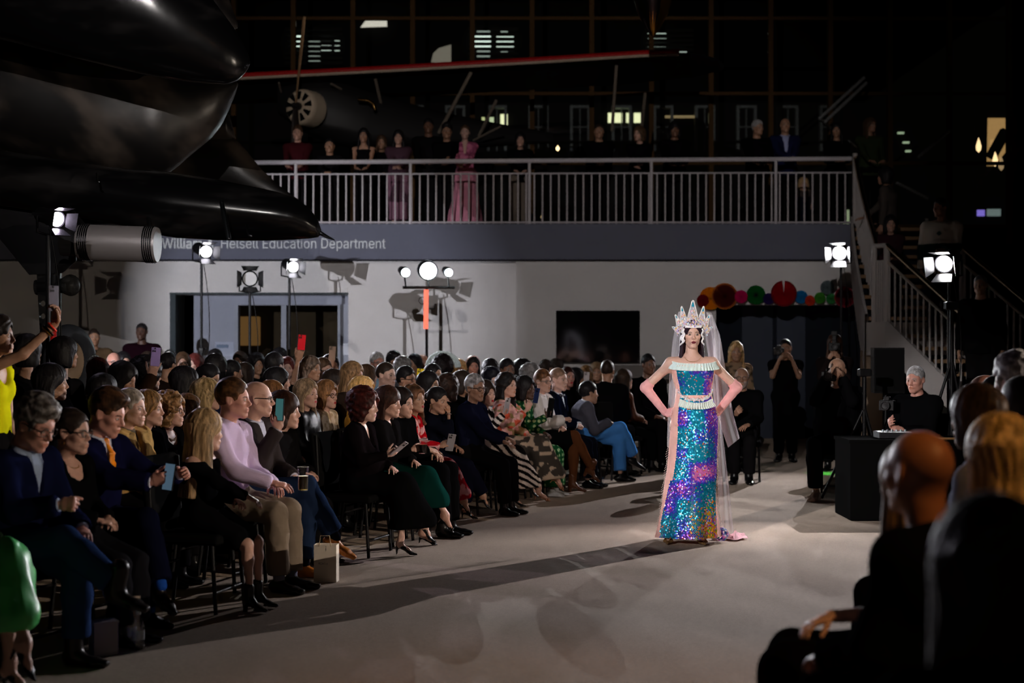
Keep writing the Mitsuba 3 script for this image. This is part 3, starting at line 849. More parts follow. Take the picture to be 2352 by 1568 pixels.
hS = hull([(430, -160, 60), (480, -90, 70), (510, -40, 74), (530, 10, 70), (545, 52, 64)], 15.5, .8, 24, 24, 2.0)
scene[ap + '__inlet_cone'] = mikit.ply(hS, 'm_hull_worn', smooth=True)
part(ap, 'probe', tube([P(508, 462, 12.7), P(516, 500, 12.6), P(526, 549, 12.5)], [.02, .025, .022], 10), 'm_metal', S(170, 180, 190))
part(ap, 'probe', tube([P(566, 515, 12.7), P(571, 540, 12.6), P(579, 542, 12.6)], .014, 8), 'm_metal', S(150, 150, 160))
part(ap, 'probe', tube([P(732, 533, 13.3), P(750, 543, 13.25), P(768, 551, 13.2)], [.024, .016, .005], 8), 'm_metal', S(200, 210, 215))
part(ap, 'hook', tube([P(222, 398, 12.9), P(223, 416, 12.8), P(229, 418, 12.8)], .01, 6), 'm_metal', S(150, 150, 150))
# rivets and seams on the nose: small raised heads
rv = []
for px, py in ((480, 170), (497, 165), (512, 158), (528, 148), (500, 180), (518, 172), (485, 185), (470, 177), (535, 140), (450, 126), (463, 117), (522, 163), (505, 150), (545, 131)):
    dd = 12.6
    rv.append(trimesh.creation.icosphere(1, .007)); rv[-1].apply_translation(P(px, py, dd - .33 + .002 * (px - 450)))
# landing gear
part(ap, 'gear_door', moved(extrude(Polygon([(-30, 560), (0, 540), (75, 632), (150, 628), (182, 600), (182, 525), (140, 500), (0, 480), (-30, 480)]), 6), np.array([[13 / F, 0, 0, -CX * 13 / F], [0, 0, 13 / F, 12.9], [0, -13 / F, 0, H0 + HOR * 13 / F], [0, 0, 0, 1.]])), 'm_plastic', (.01, .01, .012), False)
gl = []
plate = Polygon([(88, 625), (142, 625), (138, 700), (132, 800), (98, 800), (92, 700)])
for cx2, cy2, r2 in ((101, 697, 7), (101, 726, 7)): plate = plate.difference(__import__('shapely').geometry.Point(cx2, cy2).buffer(r2))
gl.append(moved(extrude(plate, 12), np.array([[13 / F, 0, 0, -CX * 13 / F], [0, 0, 13 / F, 12.95], [0, -13 / F, 0, H0 + HOR * 13 / F], [0, 0, 0, 1.]])))
gl.append(tube([P(125, 620, 13), P(120, 900, 13)], .07, 12)); gl.append(tube([P(82, 660, 13), P(158, 655, 13)], .07, 12)); gl.append(tube([P(96, 800, 13), P(130, 860, 13)], .05, 10))
part(ap, 'gear_leg', join(gl), 'm_plastic', (.014, .014, .015), 40)
part(ap, 'gear_lamp', lathe([(0, -.04), (.09, -.03), (.1, .02), (.06, .06), (0, .07)], 20, nrm(V(.7, -.7, 0)), P(160, 655, 12.8)), 'm_plastic', (.02, .02, .02))
part(ap, 'hose', tube([P(120, 740, 12.8), P(122, 800, 12.8)], .035, 10), 'm_plastic', S(200, 25, 25))
wh = P(158, 830, 13.2); wa = nrm(V(.92, -.40, 0))
ang = np.linspace(0, 2 * np.pi, 37)[:-1]
e1 = nrm(np.cross(wa, [0, 0, 1])); 
part(ap, 'tyre', tube([wh + e1 * .26 * math.cos(a) + V(0, 0, .27 * math.sin(a)) for a in ang], .085, 14, closed=True), 'm_plastic', (.035, .04, .05))
part(ap, 'wheel_hub', lathe([(0, .03), (.08, .04), (.1, .0), (.17, .02), (.2, .04), (.2, -.04), (0, -.04)], 24, wa, wh), 'm_plastic', S(150, 130, 110))
# ribbed silver cylinder
c0, c1 = P(182, 556, 12.4), P(362, 562, 12.4); ax_ = nrm(c1 - c0); Lc = np.linalg.norm(c1 - c0); rc = 41 / (F / 12.4)
cy = ap + '__jet_cylinder'
put(cy, lathe([(0, 0), (rc * .96, 0), (rc, .02), (rc, Lc - .02), (rc * .96, Lc), (0, Lc)], 36, ax_, c0), 'm_brushed', S(158, 154, 156), 40); labels[cy] = {'label': 'brushed silver cylinder with ribbed end bands'}
for t0 in (.03, Lc - .1):
    for j in range(5):
        cc_ = c0 + ax_ * (t0 + j * .018); part(cy, 'rib', tube([cc_ + (rc + .003) * (e1_ * math.cos(a) + e2_ * math.sin(a)) for e1_, e2_ in [(nrm(np.cross(ax_, [0, 0, 1])), V(0, 0, 1))] for a in ang], .006, 6, closed=True), 'm_metal', S(90, 92, 98))
part(cy, 'end_cap', lathe([(0, 0), (rc * .8, 0), (rc * .8, .14), (0, .14)], 28, ax_, c0 - ax_ * .15), 'm_plastic', (.02, .02, .022), 40)
part(cy, 'hanger', join([tube([c0 + V(.02, .2, .1), P(150, 470, 13.2)], .03, 8), tube([c1 + V(-.1, .1, .1), P(340, 490, 13.3)], .02, 8)]), 'm_plastic', BLACK)

# ================================================================ high wing monoplane hung behind the balcony
mp = thing('monoplane', 'high wing propeller plane hanging behind the balcony with a red wing edge', 'aircraft')
def wing(pts_le, chord, th):
    rows = []
    for (px, py, ch) in pts_le:
        c = P(px, py, 25.2); n = 18; a = np.linspace(0, 2 * np.pi, n + 1)
        xx = .5 - .5 * np.cos(a); yt = th * np.sqrt(np.clip(np.sin(a / 2), 0, 1)) * np.sin(a) * .5
        rows.append(np.stack([np.full(n + 1, c[0]), c[1] + xx * ch, c[2] + yt * ch * .8 - xx * .06 * ch], 1))
    rows = [np.tile(rows[0].mean(0), (19, 1))] + rows + [np.tile(rows[-1].mean(0), (19, 1))]
    return grid_surface(np.array(rows))
WL = [(470, 181, 1.9), (550, 175, 2.0), (900, 157, 2.1), (1250, 137, 2.1), (1470, 123, 2.1), (1560, 120, 1.9), (1620, 126, 1.5), (1652, 136, .9), (1664, 150, .4)]
wm = wing(WL, 1, .12)
put(mp + '__wing', wm, 'm_plastic', (.012, .012, .014), True)
part(mp, 'leading_edge', tube([P(px, py - 1, 25.17) for px, py, _ in WL[:6]], .055, 8), 'm_plastic', S(170, 22, 20))
part(mp, 'wing_stripe', tube([P(px, py + 5, 25.13) for px, py, _ in WL[:6]], .028, 8), 'm_plastic', S(190, 170, 150))
fus = []
fs = [(640, 200, 262, 26.), (690, 185, 300, 26.), (760, 180, 330, 26.1), (860, 215, 345, 26.2), (1000, 255, 345, 26.4), (1150, 285, 335, 26.6), (1270, 305, 328, 26.8)]
rows = []
for px, a_, b_, dd in fs:
    c = P(px, (a_ + b_) / 2, dd); h_ = (b_ - a_) / 2 / (F / dd); an = np.linspace(0, 2 * np.pi, 21)
    rows.append(np.stack([np.full(21, c[0]), c[1] + .75 * h_ * np.sign(np.cos(an)) * np.abs(np.cos(an)) ** .6, c[2] + h_ * np.sign(np.sin(an)) * np.abs(np.sin(an)) ** .6], 1))
part(mp, 'fuselage', grid_surface(np.array([np.tile(rows[0].mean(0), (21, 1))] + rows + [np.tile(rows[-1].mean(0), (21, 1))])), 'm_plastic', (.012, .011, .011))
pa = nrm(V(-.45, -.89, 0)); pc = P(686, 244, 25.2)
part(mp, 'cowl', lathe([(0, -.02), (.12, -.0), (.27, -.01), (.315, -.05), (.33, -.12), (.33, -.4)], 36, pa, pc), 'm_plastic', S(205, 185, 160), 40)
e1p = nrm(np.cross(pa, [0, 0, 1]))
for j in range(9):
    a = j * 2 * math.pi / 9 + .2; dv = e1p * math.cos(a) + V(0, 0, math.sin(a)); tv_ = np.cross(pa, dv)
    q = np.array([pc + dv * .13 + tv_ * .02, pc + dv * .13 - tv_ * .02, pc + dv * .27 - tv_ * .05, pc + dv * .27 + tv_ * .05])
    part(mp, 'cowl_slot', trimesh.convex.convex_hull(np.vstack([q - pa * .03, q + pa * .012])), 'm_matte', (.006, .006, .006), False)
part(mp, 'propeller_hub', lathe([(0, .2), (.05, .16), (.07, .05), (.07, -.05)], 20, pa, pc), 'm_plastic', (.02, .018, .016))
for sg_, end, colp in ((1, (699, 38), S(190, 150, 110)), (-1, (674, 420), S(40, 32, 28))):
    p1 = P(*end, 25.0); p0 = pc + pa * .1; ds = p1 - p0
    rows = []
    for t in np.linspace(.02, 1, 12):
        wd = .075 * (1 - .75 * abs(t - .45) ** 1.5 * 1.6); c = p0 + ds * t; tw = 1.0 - .7 * t
        u_ = nrm(np.cross(ds, pa)) * math.cos(tw) + pa * math.sin(tw); v_ = np.cross(nrm(ds), u_)
        an = np.linspace(0, 2 * np.pi, 13); rows.append(c + np.outer(np.cos(an) * wd, u_) + np.outer(np.sin(an) * .016, v_))
    part(mp, 'propeller_blade', grid_surface(np.array([np.tile(rows[0].mean(0), (13, 1))] + rows + [np.tile(rows[-1].mean(0), (13, 1))])), 'm_plastic', colp)
for q0, q1, r_ in (((1082, 166), (1008, 305), .035), ((862, 182), (877, 247), .03), ((1416, 150), (1406, 300), .03), ((1482, 214), (1474, 295), .03), ((640, 190), (648, 222), .02), ((1140, 230), (1100, 312), .03), ((1150, 290), (1088, 322), .02), ((760, 192), (800, 214), .022)):
    part(mp, 'strut', tube([P(*q0, 25.4), P(*q1, 26.)], r_, 8), 'm_plastic', S(130, 118, 105))
part(mp, 'exhaust_pipe', tube([P(822, 229, 25.5), P(846, 231, 25.5), P(858, 240, 25.5), P(862, 252, 25.5)], .035, 8), 'm_metal', S(200, 150, 90))
# hanging cone at the top, and a warm spot without fixture aimed at it
hc = thing('hanging_cone', 'dark and gold pointed cone hanging at the top edge', 'hanging ornament')
put(hc, lathe([(0, -.42), (.1, -.30), (.22, -.08), (.29, .2), (.3, .5), (.2, .75), (0, .8)], 28, (0, 0, 1), P(1500, 18, 20)), 'm_metal', lambda v: np.where((v[:, :1] > 2.07 + .1 * np.sin(v[:, 2:3] * 9)), S(190, 135, 60), S(58, 48, 48)))
scene['warm_accent'] = {'type': 'spot', 'to_world': T().look_at(origin=[6.5, 19., 9.5], target=[2.2, 20, 6.8], up=[0, 0, 1]), 'intensity': {'type': 'rgb', 'value': [10., 6.5, 2.6]}, 'cutoff_angle': 14, 'sampling_weight': .4}
# ================================================================ people: head, hair, hands, shoes
# head frame: x forward, y left, z up, origin between the ears
def head_prims(sex):
    m = sex == 'm'
    jw = 1.0 if m else .9
    p = [ell((-.014, 0, .03), (.099, .077, .088), k=.01),
         ell((.026, 0, -.034), (.064, .061 * (1 if m else .96), .082), k=.03)]
    for s in (-1, 1):
        p += [cap((.004, .049 * s * jw, -.062), (.066, .014 * s, -.1), .02 if m else .016, .017, k=.022),
              cap((.064, .008 * s, .022), (.05, .046 * s, .02), .0245 if m else .021, .016, k=.016),
              ell((.054, .043 * s, -.022), (.024, .02, .02), k=.02)]
    p += [ell((.073, 0, -.1), (.02, .021, .017), k=.018)]
    for s in (-1, 1):
        p += [ell((.098, .031 * s, .001), (.02, .0165, .0125), k=.012, op='sub'),
              ell((.0755, .0315 * s, .001), (.0135, .0135, .0125), k=.003)]
    n = 1.0 if m else .88
    p += [cap((.083, 0, .012), (.083 + .026 * n, 0, -.026), .0085 * n, .0105 * n, k=.012),
          cap((.083 + .02 * n, 0, -.03), (.09, 0, -.036), .0105 * n, .011, k=.008)]
    for s in (-1, 1):
        p += [ell((.093, .0125 * s * n, -.034), (.0105, .0075, .0075), k=.006)]
    p += [ell((.084, 0, -.066), (.014, .026, .016), k=.015),
          cap((.0915, -.017, -.0605), (.0915, .017, -.0605), .0062, k=.006), cap((.0905, -.015, -.0725), (.0905, .015, -.0725), .0068, k=.006),
          cap((.103, -.022, -.0668), (.103, .022, -.0668), .0062, k=.004, op='sub')]
    for s in (-1, 1):
        a = s * .32
        R = np.array([[math.cos(.25) , 0, -math.sin(.25)], [0, 1, 0], [math.sin(.25), 0, math.cos(.25)]]) @ np.array([[math.cos(a), math.sin(a), 0], [-math.sin(a), math.cos(a), 0], [0, 0, 1]])
        p += [ell((-.012, .079 * s, -.004), (.019, .0075, .033), R, k=.006), ell((-.005, .087 * s, .002), (.011, .006, .019), R, k=.005, op='sub')]
    p += [ecap((-.022, 0, -.05), (-.036, 0, -.135), (0, 1, 0), .056 if m else .048, .056 if m else .05, .056 if m else .047, .056 if m else .05, k=.03)]
    return p


_HEADS = {}


def head_mesh(sex, h):
    key = (sex, h)
    if key not in _HEADS: _HEADS[key] = field_mesh(head_prims(sex), h)
    return _HEADS[key]


def paint_head(q, skin, sex, lips=None, brow=None, beard=None, eye=None, makeup=False, closed=False):
    """colours at head-frame points q"""
    skin = np.asarray(skin, float)
    c = np.tile(skin, (len(q), 1))
    x, y, z = q.T
    ay = np.abs(y)
    red = np.exp(-(((ay - .047) / .022) ** 2 + ((z + .028) / .022) ** 2)) * (x > .02)
    c *= 1 + red[:, None] * np.array([.03, -.05, -.05])
    nose = np.exp(-((ay / .014) ** 2 + ((z + .03) / .014) ** 2)) * (x > .09)
    c *= 1 + nose[:, None] * np.array([.05, -.05, -.05])
    if lips is None: lips = skin * np.array([.85, .5, .5])
    m = (x > .07) & (((y / .0215) ** 2 + ((z + .0665) / .0105) ** 2) < 1)
    c[m] = lips
    if brow is None: brow = skin * .3
    bz = .0205 - 2.2 * (ay - .03) ** 2 * 8
    m = (x > .04) & (ay > .012) & (ay < .05) & (np.abs(z - bz) < (.0042 if sex == 'm' else .0034))
    c[m] = c[m] * .25 + np.asarray(brow) * .75
    ex = (ay - .0315) / .0145; ez = (z - .001) / .0078
    lid = (x > .05) & (ex ** 2 + (ez / 1.45) ** 2 < 1.15)
    c[lid] *= .5 if makeup else .72
    m = (x > .05) & (ex ** 2 + (ez * 1.25) ** 2 < .8) & (x < .0945)
    if closed: c[m] = skin * .5
    else:
        c[m] = np.array([.5, .47, .44])
        m2 = m & ((ay - .0315) ** 2 + (z - .001) ** 2 < .0064 ** 2)
        c[m2] = np.array([.03, .02, .015]) if eye is None else eye
    if beard is not None:
        col, w = beard
        b = (x > -.01) & (z < -.035 + .3 * np.clip(.05 - x, 0, .06)) & (z > -.135) & ~((x > .07) & (((y / .025) ** 2 + ((z + .0665) / .0125) ** 2) < 1)) & ~((ay < .02) & (x > .085) & (z > -.05))
        b &= (x > .03) | (ay > .04)
        c[b] = c[b] * (1 - w) + np.asarray(col) * w
    return c


def _e(X, Y, Z, c, r):
    return (np.sqrt(((X - c[0]) / r[0]) ** 2 + ((Y - c[1]) / r[1]) ** 2 + ((Z - c[2]) / r[2]) ** 2) - 1) * min(r)


HAIR_BOX = {'short': (-.17, .16, -.13, .13, -.1, .19), 'bald_ring': (-.15, .12, -.12, .12, -.1, .15)}


def hair_field(style, X, Y, Z):
    st = style
    C = (-.015, 0, .034)
    def shell(t, top=0., back=0.):
        return _e(X, Y, Z, (C[0] - back / 2, 0, C[2] + top / 2), (.099 + t + back / 2, .077 + t, .088 + t + top / 2))
    face = _e(X, Y, Z, (.105, 0, -.022), (.063, .078, .1))
    ears = np.minimum(_e(X, Y, Z, (.0, .09, -.014), (.03, .03, .038)), _e(X, Y, Z, (.0, -.09, -.014), (.03, .03, .038)))
    if st in ('short', 'crop', 'quiff', 'thick'):
        t, top = {'short': (.009, .018), 'crop': (.005, .008), 'quiff': (.008, .03), 'thick': (.017, .03)}[st]
        d = shell(t, top, .006)
        if st in ('quiff', 'thick'): d = smin(d, _e(X, Y, Z, (.045, 0, .112), (.05, .055, .026)), .025)
        d = np.maximum(d, -face)
        d = np.maximum(d, -ears)
        d = np.maximum(d, -(Z + .028 + np.clip(-X - .02, 0, .05) * .9))
        d = np.maximum(d, np.where(X > .045, .04 - Z, -1))
    elif st == 'bald_ring':
        d = np.maximum(shell(.006), -face); d = np.maximum(d, -ears)
        d = np.maximum(d, Z - .035 + np.clip(X, -.1, .1) * .6); d = np.maximum(d, -(Z + .06))
        d = np.maximum(d, X - .03)
    elif st in ('bob', 'curlybob', 'fringebob'):
        th = .03 if st == 'curlybob' else .022
        d = shell(th, .012, .02)
        low = -.125
        for s in (-1, 1):
            d = smin(d, _e(X, Y, Z, (-.02, .07 * s, -.06), (.06, .034, .085)), .03)
        d = smin(d, _e(X, Y, Z, (-.075, 0, -.05), (.05, .08, .09)), .03)
        f2 = _e(X, Y, Z, (.12, 0, -.045 if st != 'fringebob' else -.06), (.088, .066, .12 if st != 'fringebob' else .1))
        d = np.maximum(d, -f2)
        d = np.maximum(d, low - Z)
    elif st in ('long', 'longfront', 'fringe', 'verylong', 'wavy'):
        th = .017
        d = shell(th, .012, .012)
        zl = {'long': -.3, 'longfront': -.3, 'fringe': -.28, 'verylong': -.42, 'wavy': -.28}[st]
        fat = 1.25 if st == 'wavy' else 1.0
        # back curtain
        u = np.clip((Z - zl) / (.04 - zl), 0, 1)
        yw = (.075 + .02 * (1 - u)) * fat; xc = -.07 - .035 * (1 - u); xw = .034 + .016 * u
        cur = (np.sqrt((Y / yw) ** 4 + ((X - xc) / xw) ** 2 * 1.0) - 1) * .03
        cur = np.maximum(cur, np.maximum(zl - Z, Z - .06))
        d = smin(d, cur, .03)
        for s in (-1, 1):
            front = (.03 if st in ('longfront', 'wavy') else .0)
            u2 = np.clip((Z + .24) / .28, 0, 1)
            cx = -.025 + front * (1 - u2); cy = (.077 + .02 * (1 - u2) * fat) * s
            lock = (np.sqrt(((X - cx) / .036) ** 2 + ((Y - cy) / .02) ** 2) - 1) * .02
            lock = np.maximum(lock, np.maximum(-.24 - Z, Z - .05))
            d = smin(d, lock, .025)
        f2 = _e(X, Y, Z, (.118, 0, -.045 if st != 'fringe' else -.065), (.082, .068 , .122 if st != 'fringe' else .1))
        d = np.maximum(d, -f2)
    elif st in ('bun', 'updo', 'pony'):
        d = np.maximum(shell(.009, .006, .006), -face); d = np.maximum(d, -ears)
        d = np.maximum(d, -(Z + .02 + np.clip(-X, 0, .1) * .55))
        if st == 'pony':
            a, b = np.array([-.11, 0, .05]), np.array([-.16, 0, -.2])
            d = smin(d, cap(a, b, .028, .016).d(X, Y, Z), .02)
        else:
            d = smin(d, _e(X, Y, Z, (-.118, 0, .03 if st == 'bun' else -.02), (.042, .048, .042)), .012)
    elif st in ('curly', 'afro'):
        t = .04 if st == 'curly' else .06
        d = shell(t, .01, .01)
        if st == 'curly':
            for s in (-1, 1): d = smin(d, _e(X, Y, Z, (-.03, .075 * s, -.06), (.06, .05, .09)), .03)
        d = np.maximum(d, -_e(X, Y, Z, (.13, 0, -.04), (.1, .07, .118)))
    else:
        d = shell(.01)
    return d


_HAIR = {}


def hair_mesh(style, h):
    key = (style, h)
    if key in _HAIR: return _HAIR[key]
    lo = np.array([-.24, -.17, -.46]); hi = np.array([.16, .17, .22])
    if style in ('short', 'crop', 'quiff', 'thick', 'bald_ring', 'bun', 'updo'): lo[2] = -.15
    elif style in ('bob', 'curlybob', 'fringebob', 'curly', 'afro'): lo[2] = -.22
    n = np.ceil((hi - lo) / h).astype(int) + 1
    ax = [lo[i] + h * np.arange(n[i]) for i in range(3)]
    g = hair_field(style, ax[0][:, None, None], ax[1][None, :, None], ax[2][None, None, :])
    g = np.broadcast_to(g, n).astype(np.float32).copy()
    g[0], g[-1], g[:, 0], g[:, -1], g[:, :, 0], g[:, :, -1] = 1, 1, 1, 1, 1, 1
    m = surface_nets(g, lo, h)
    _HAIR[key] = m
    return m


def hair_strands(m, style, seed, ncol=False):
    """strand relief and a 0..1 strand tone per vertex"""
    v = np.asarray(m.vertices); n = vnormals(m)
    ang = np.arctan2(v[:, 1], -(v[:, 0] + .02))
    up = v[:, 2]
    if style in ('curly', 'curlybob', 'afro', 'thick', 'wavy'):
        f = {'curly': 45, 'curlybob': 42, 'afro': 60, 'thick': 38, 'wavy': 26}[style]
        q = v * f + seed; a = .013 if style != 'thick' else .008
        if style == 'wavy': q = v * np.array([f, f, 14]) + np.sin(up * 40)[:, None] * .6 + seed
        t = meshkit.fbm(q, 2, seed)
        return trimesh.Trimesh(v + n * ((t - .5) * 2 * a)[:, None], m.faces, process=False), t
    if style in ('short', 'crop', 'quiff', 'bald_ring', 'bun', 'updo'):
        q = np.stack([v[:, 0] * 22, v[:, 1] * 75, up * 30], 1) + seed
        t = meshkit.fbm(q, 2, seed); a = .004 if style != 'crop' else .002
    else:
        low = np.clip(-up / .08 + .6, 0, 1)
        q = np.stack([ang * 9 * (1 + .2 * low), v[:, 0] * 16, up * 7 * 1.0 + np.where(up > .05, v[:, 0] * 30, 0)], 1) + seed
        t = .6 * meshkit.noise(q, seed) + .4 * meshkit.noise(q * 2.3, seed + 3); a = .006
    return trimesh.Trimesh(v + n * ((t - .5) * 2 * a)[:, None], m.faces, process=False), t


# hand frame: wrist at origin, fingers +x, back of the hand +z, thumb on +y (mirror y for the other hand)
HANDS = {'relaxed': (.28, .35, .3, .45, .15), 'flat': (.05, .08, .06, .3, .06), 'grip': (.75, .85, .6, .9, .02), 'phone': (.55, .75, .45, .75, .04), 'fist': (1.25, 1.45, 1.0, 1.0, .0), 'spread': (.15, .2, .15, .3, .3)}


def hand_prims(pose):
    c1, c2, c3, th, sp = HANDS[pose]
    p = [ecap((0, 0, 0), (.03, .002, 0), (0, 1, 0), .026, .019, .034, .016, k=.01),
         ecap((.03, .003, 0), (.086, .002, .0), (0, 1, 0), .036, .0155, .041, .0135, k=.012)]
    for i, (y, L, r) in enumerate([(.031, .072, .0088), (.0105, .08, .009), (-.0105, .074, .0086), (-.03, .058, .0078)]):
        a = c1 * (1 + .08 * i); dirs = []
        x = np.array([.088 - .004 * abs(i - 1), y, 0.]); yaw = sp * (1.2 - i) * .5
        q = x; ang = a
        for j, (f, cc) in enumerate(((.45, 0), (.31, c2), (.24, c3))):
            ang = ang + (cc if j else 0)
            d = np.array([math.cos(ang) * math.cos(yaw), math.sin(yaw) * math.cos(ang), -math.sin(ang)])
            nq = q + d * L * f
            p.append(cap(q, nq, r * (1 - .07 * j), r * (1 - .07 * (j + 1)), k=.004 if j or True else .01))
            q = nq
    q = np.array([.022, .026, -.004])
    for j, (L, r) in enumerate(((.042, .0125), (.034, .0105), (.026, .009))):
        a = .75 - .28 * j * (th + .3)
        d = nrm([math.cos(a), math.sin(a) * (1 - .4 * th), -.35 * th * (1 + j * .6) - .15])
        nq = q + d * L; p.append(cap(q, nq, r, r * .92, k=.007)); q = nq
    return p


_HANDM = {}


def hand_mesh(pose, h):
    key = (pose, h)
    if key not in _HANDM: _HANDM[key] = slim(field_mesh(hand_prims(pose), h), .12 * h)
    return _HANDM[key]


# shoe frame: ankle joint at origin, toes +x, sole at z = -.085 (flat shoes)
def shoe_prims(kind):
    if kind in ('oxford', 'loafer', 'sneaker', 'boot'):
        w = {'oxford': .043, 'loafer': .044, 'sneaker': .046, 'boot': .045}[kind]
        p = [ecap((-.045, 0, -.05), (.03, 0, -.052), (0, 1, 0), .034, .034, .038, .036, k=.02),
             ecap((.03, 0, -.055), (.12, 0, -.063), (0, 1, 0), .04, .034, w, .024, k=.02),
             ecap((.12, 0, -.064), (.185 if kind != 'sneaker' else .17, .0, -.068), (0, 1, 0), w, .023, .026 if kind in ('oxford', 'loafer') else .036, .016, k=.02),
             ecap((-.04, 0, -.083), (.185, 0, -.083), (0, 1, 0), .036, .008, .03, .008, k=.006),
             ecap((.06, 0, -.083), (.13, 0, -.083), (0, 1, 0), .04, .008, .047, .008, k=.006)]
        if kind == 'sneaker': p += [ecap((-.04, 0, -.075), (.17, 0, -.075), (0, 1, 0), .042, .016, .04, .014, k=.006)]
        top = -.012 if kind != 'sneaker' else .0
        if kind == 'boot': p += [cap((-.01, 0, -.03), (-.012, 0, .1), .05, .052, k=.03)]
        else: p += [cap((-.01, 0, -.04), (0, 0, top), .038, .034, k=.02), cut((0, 0, .014), (0, 0, 1), .08)]
        return p
    if kind == 'heel':      # pointed pump with a heel; ankle raised
        return [ecap((-.035, 0, -.035), (.03, 0, -.05), (0, 1, 0), .028, .026, .032, .026, k=.02),
                ecap((.03, 0, -.055), (.1, 0, -.108), (0, 1, 0), .032, .02, .038, .016, k=.02),
                ecap((.1, 0, -.11), (.165, 0, -.119), (0, 1, 0), .036, .015, .01, .01, k=.015),
                cap((-.045, 0, -.05), (-.05, 0, -.128), .016, .006, k=.012),
                ecap((.06, 0, -.1), (.15, 0, -.127), (0, 1, 0), .034, .006, .014, .004, k=.004),
                ell((.03, 0, -.008), (.062, .03, .034), k=.01, op='sub')]
    if kind == 'bootie':    # heeled ankle boot
        return [ecap((-.035, 0, -.04), (.03, 0, -.05), (0, 1, 0), .034, .034, .036, .034, k=.02),
                ecap((.03, 0, -.055), (.1, 0, -.096), (0, 1, 0), .038, .028, .042, .022, k=.02),
                ecap((.1, 0, -.1), (.17, 0, -.11), (0, 1, 0), .04, .02, .018, .013, k=.02),
                cap((-.01, 0, -.04), (-.012, 0, .08), .046, .05, k=.03),
                ecap((-.045, 0, -.06), (-.045, 0, -.128), (0, 1, 0), .026, .026, .022, .022, k=.012),
                ecap((.05, 0, -.11), (.165, 0, -.126), (0, 1, 0), .036, .006, .02, .005, k=.004)]
    if kind == 'sandal':    # sole and heel of a strappy sandal
        return [ecap((.03, 0, -.09), (.1, 0, -.124), (0, 1, 0), .028, .006, .04, .007, k=.01), ecap((.1, 0, -.125), (.15, 0, -.128), (0, 1, 0), .04, .007, .03, .006, k=.01),
                ecap((-.04, 0, -.066), (.03, 0, -.088), (0, 1, 0), .026, .006, .026, .006, k=.01),
                cap((-.045, 0, -.066), (-.05, 0, -.13), .012, .006, k=.008),
                tor_strap(.1), tor_strap(.125)]
    raise ValueError(kind)


def tor_strap(x):
    return ecap((x, -.036, -.105), (x + .004, .036, -.105), (1, 0, 0), .007, .02, .007, .02, k=.006)


SHOE_DROP = {'oxford': .09, 'loafer': .09, 'sneaker': .095, 'boot': .09, 'heel': .133, 'bootie': .133, 'sandal': .136}
_SHOES = {}


def shoe_mesh(kind, h):
    if (kind, h) not in _SHOES: _SHOES[(kind, h)] = slim(field_mesh(shoe_prims(kind), h), .1 * h)
    return _SHOES[(kind, h)]


SKIN = {'fair': (.50, .285, .215), 'pale': (.56, .35, .28), 'tan': (.36, .19, .12), 'olive': (.40, .225, .15), 'brown': (.17, .08, .048), 'dark': (.075, .036, .024), 'ruddy': (.50, .24, .18)}
HAIRC = {'black': (.008, .007, .008), 'dark': (.02, .013, .01), 'brown': (.055, .03, .017), 'auburn': (.07, .014, .012), 'light': (.14, .08, .04), 'blonde': (.36, .23, .11), 'gold': (.5, .33, .17), 'grey': (.26, .25, .25), 'white': (.6, .58, .56), 'darkgrey': (.09, .085, .085), 'ginger': (.16, .06, .025)}
LODS = [dict(cloth=.012, body=.019, head=.005, hair=.0075, hand=.005, shoe=.008), dict(cloth=.018, body=.026, head=.007, hair=.012, hand=.007, shoe=.012), dict(cloth=.026, body=.032, head=.0095, hair=.016, hand=.0095, shoe=.016)]


def two_bone(S0, W, L1, L2, hint):
    d = W - S0; D = np.linalg.norm(d)
    if D > (L1 + L2) * .995: W = S0 + d / D * (L1 + L2) * .995; d = W - S0; D = np.linalg.norm(d)
    a = (L1 * L1 - L2 * L2 + D * D) / (2 * D); hh = math.sqrt(max(L1 * L1 - a * a, 0))
    u = d / D; n = np.asarray(hint, float); n = nrm(n - u * (n @ u))
    return S0 + u * a + n * hh, W


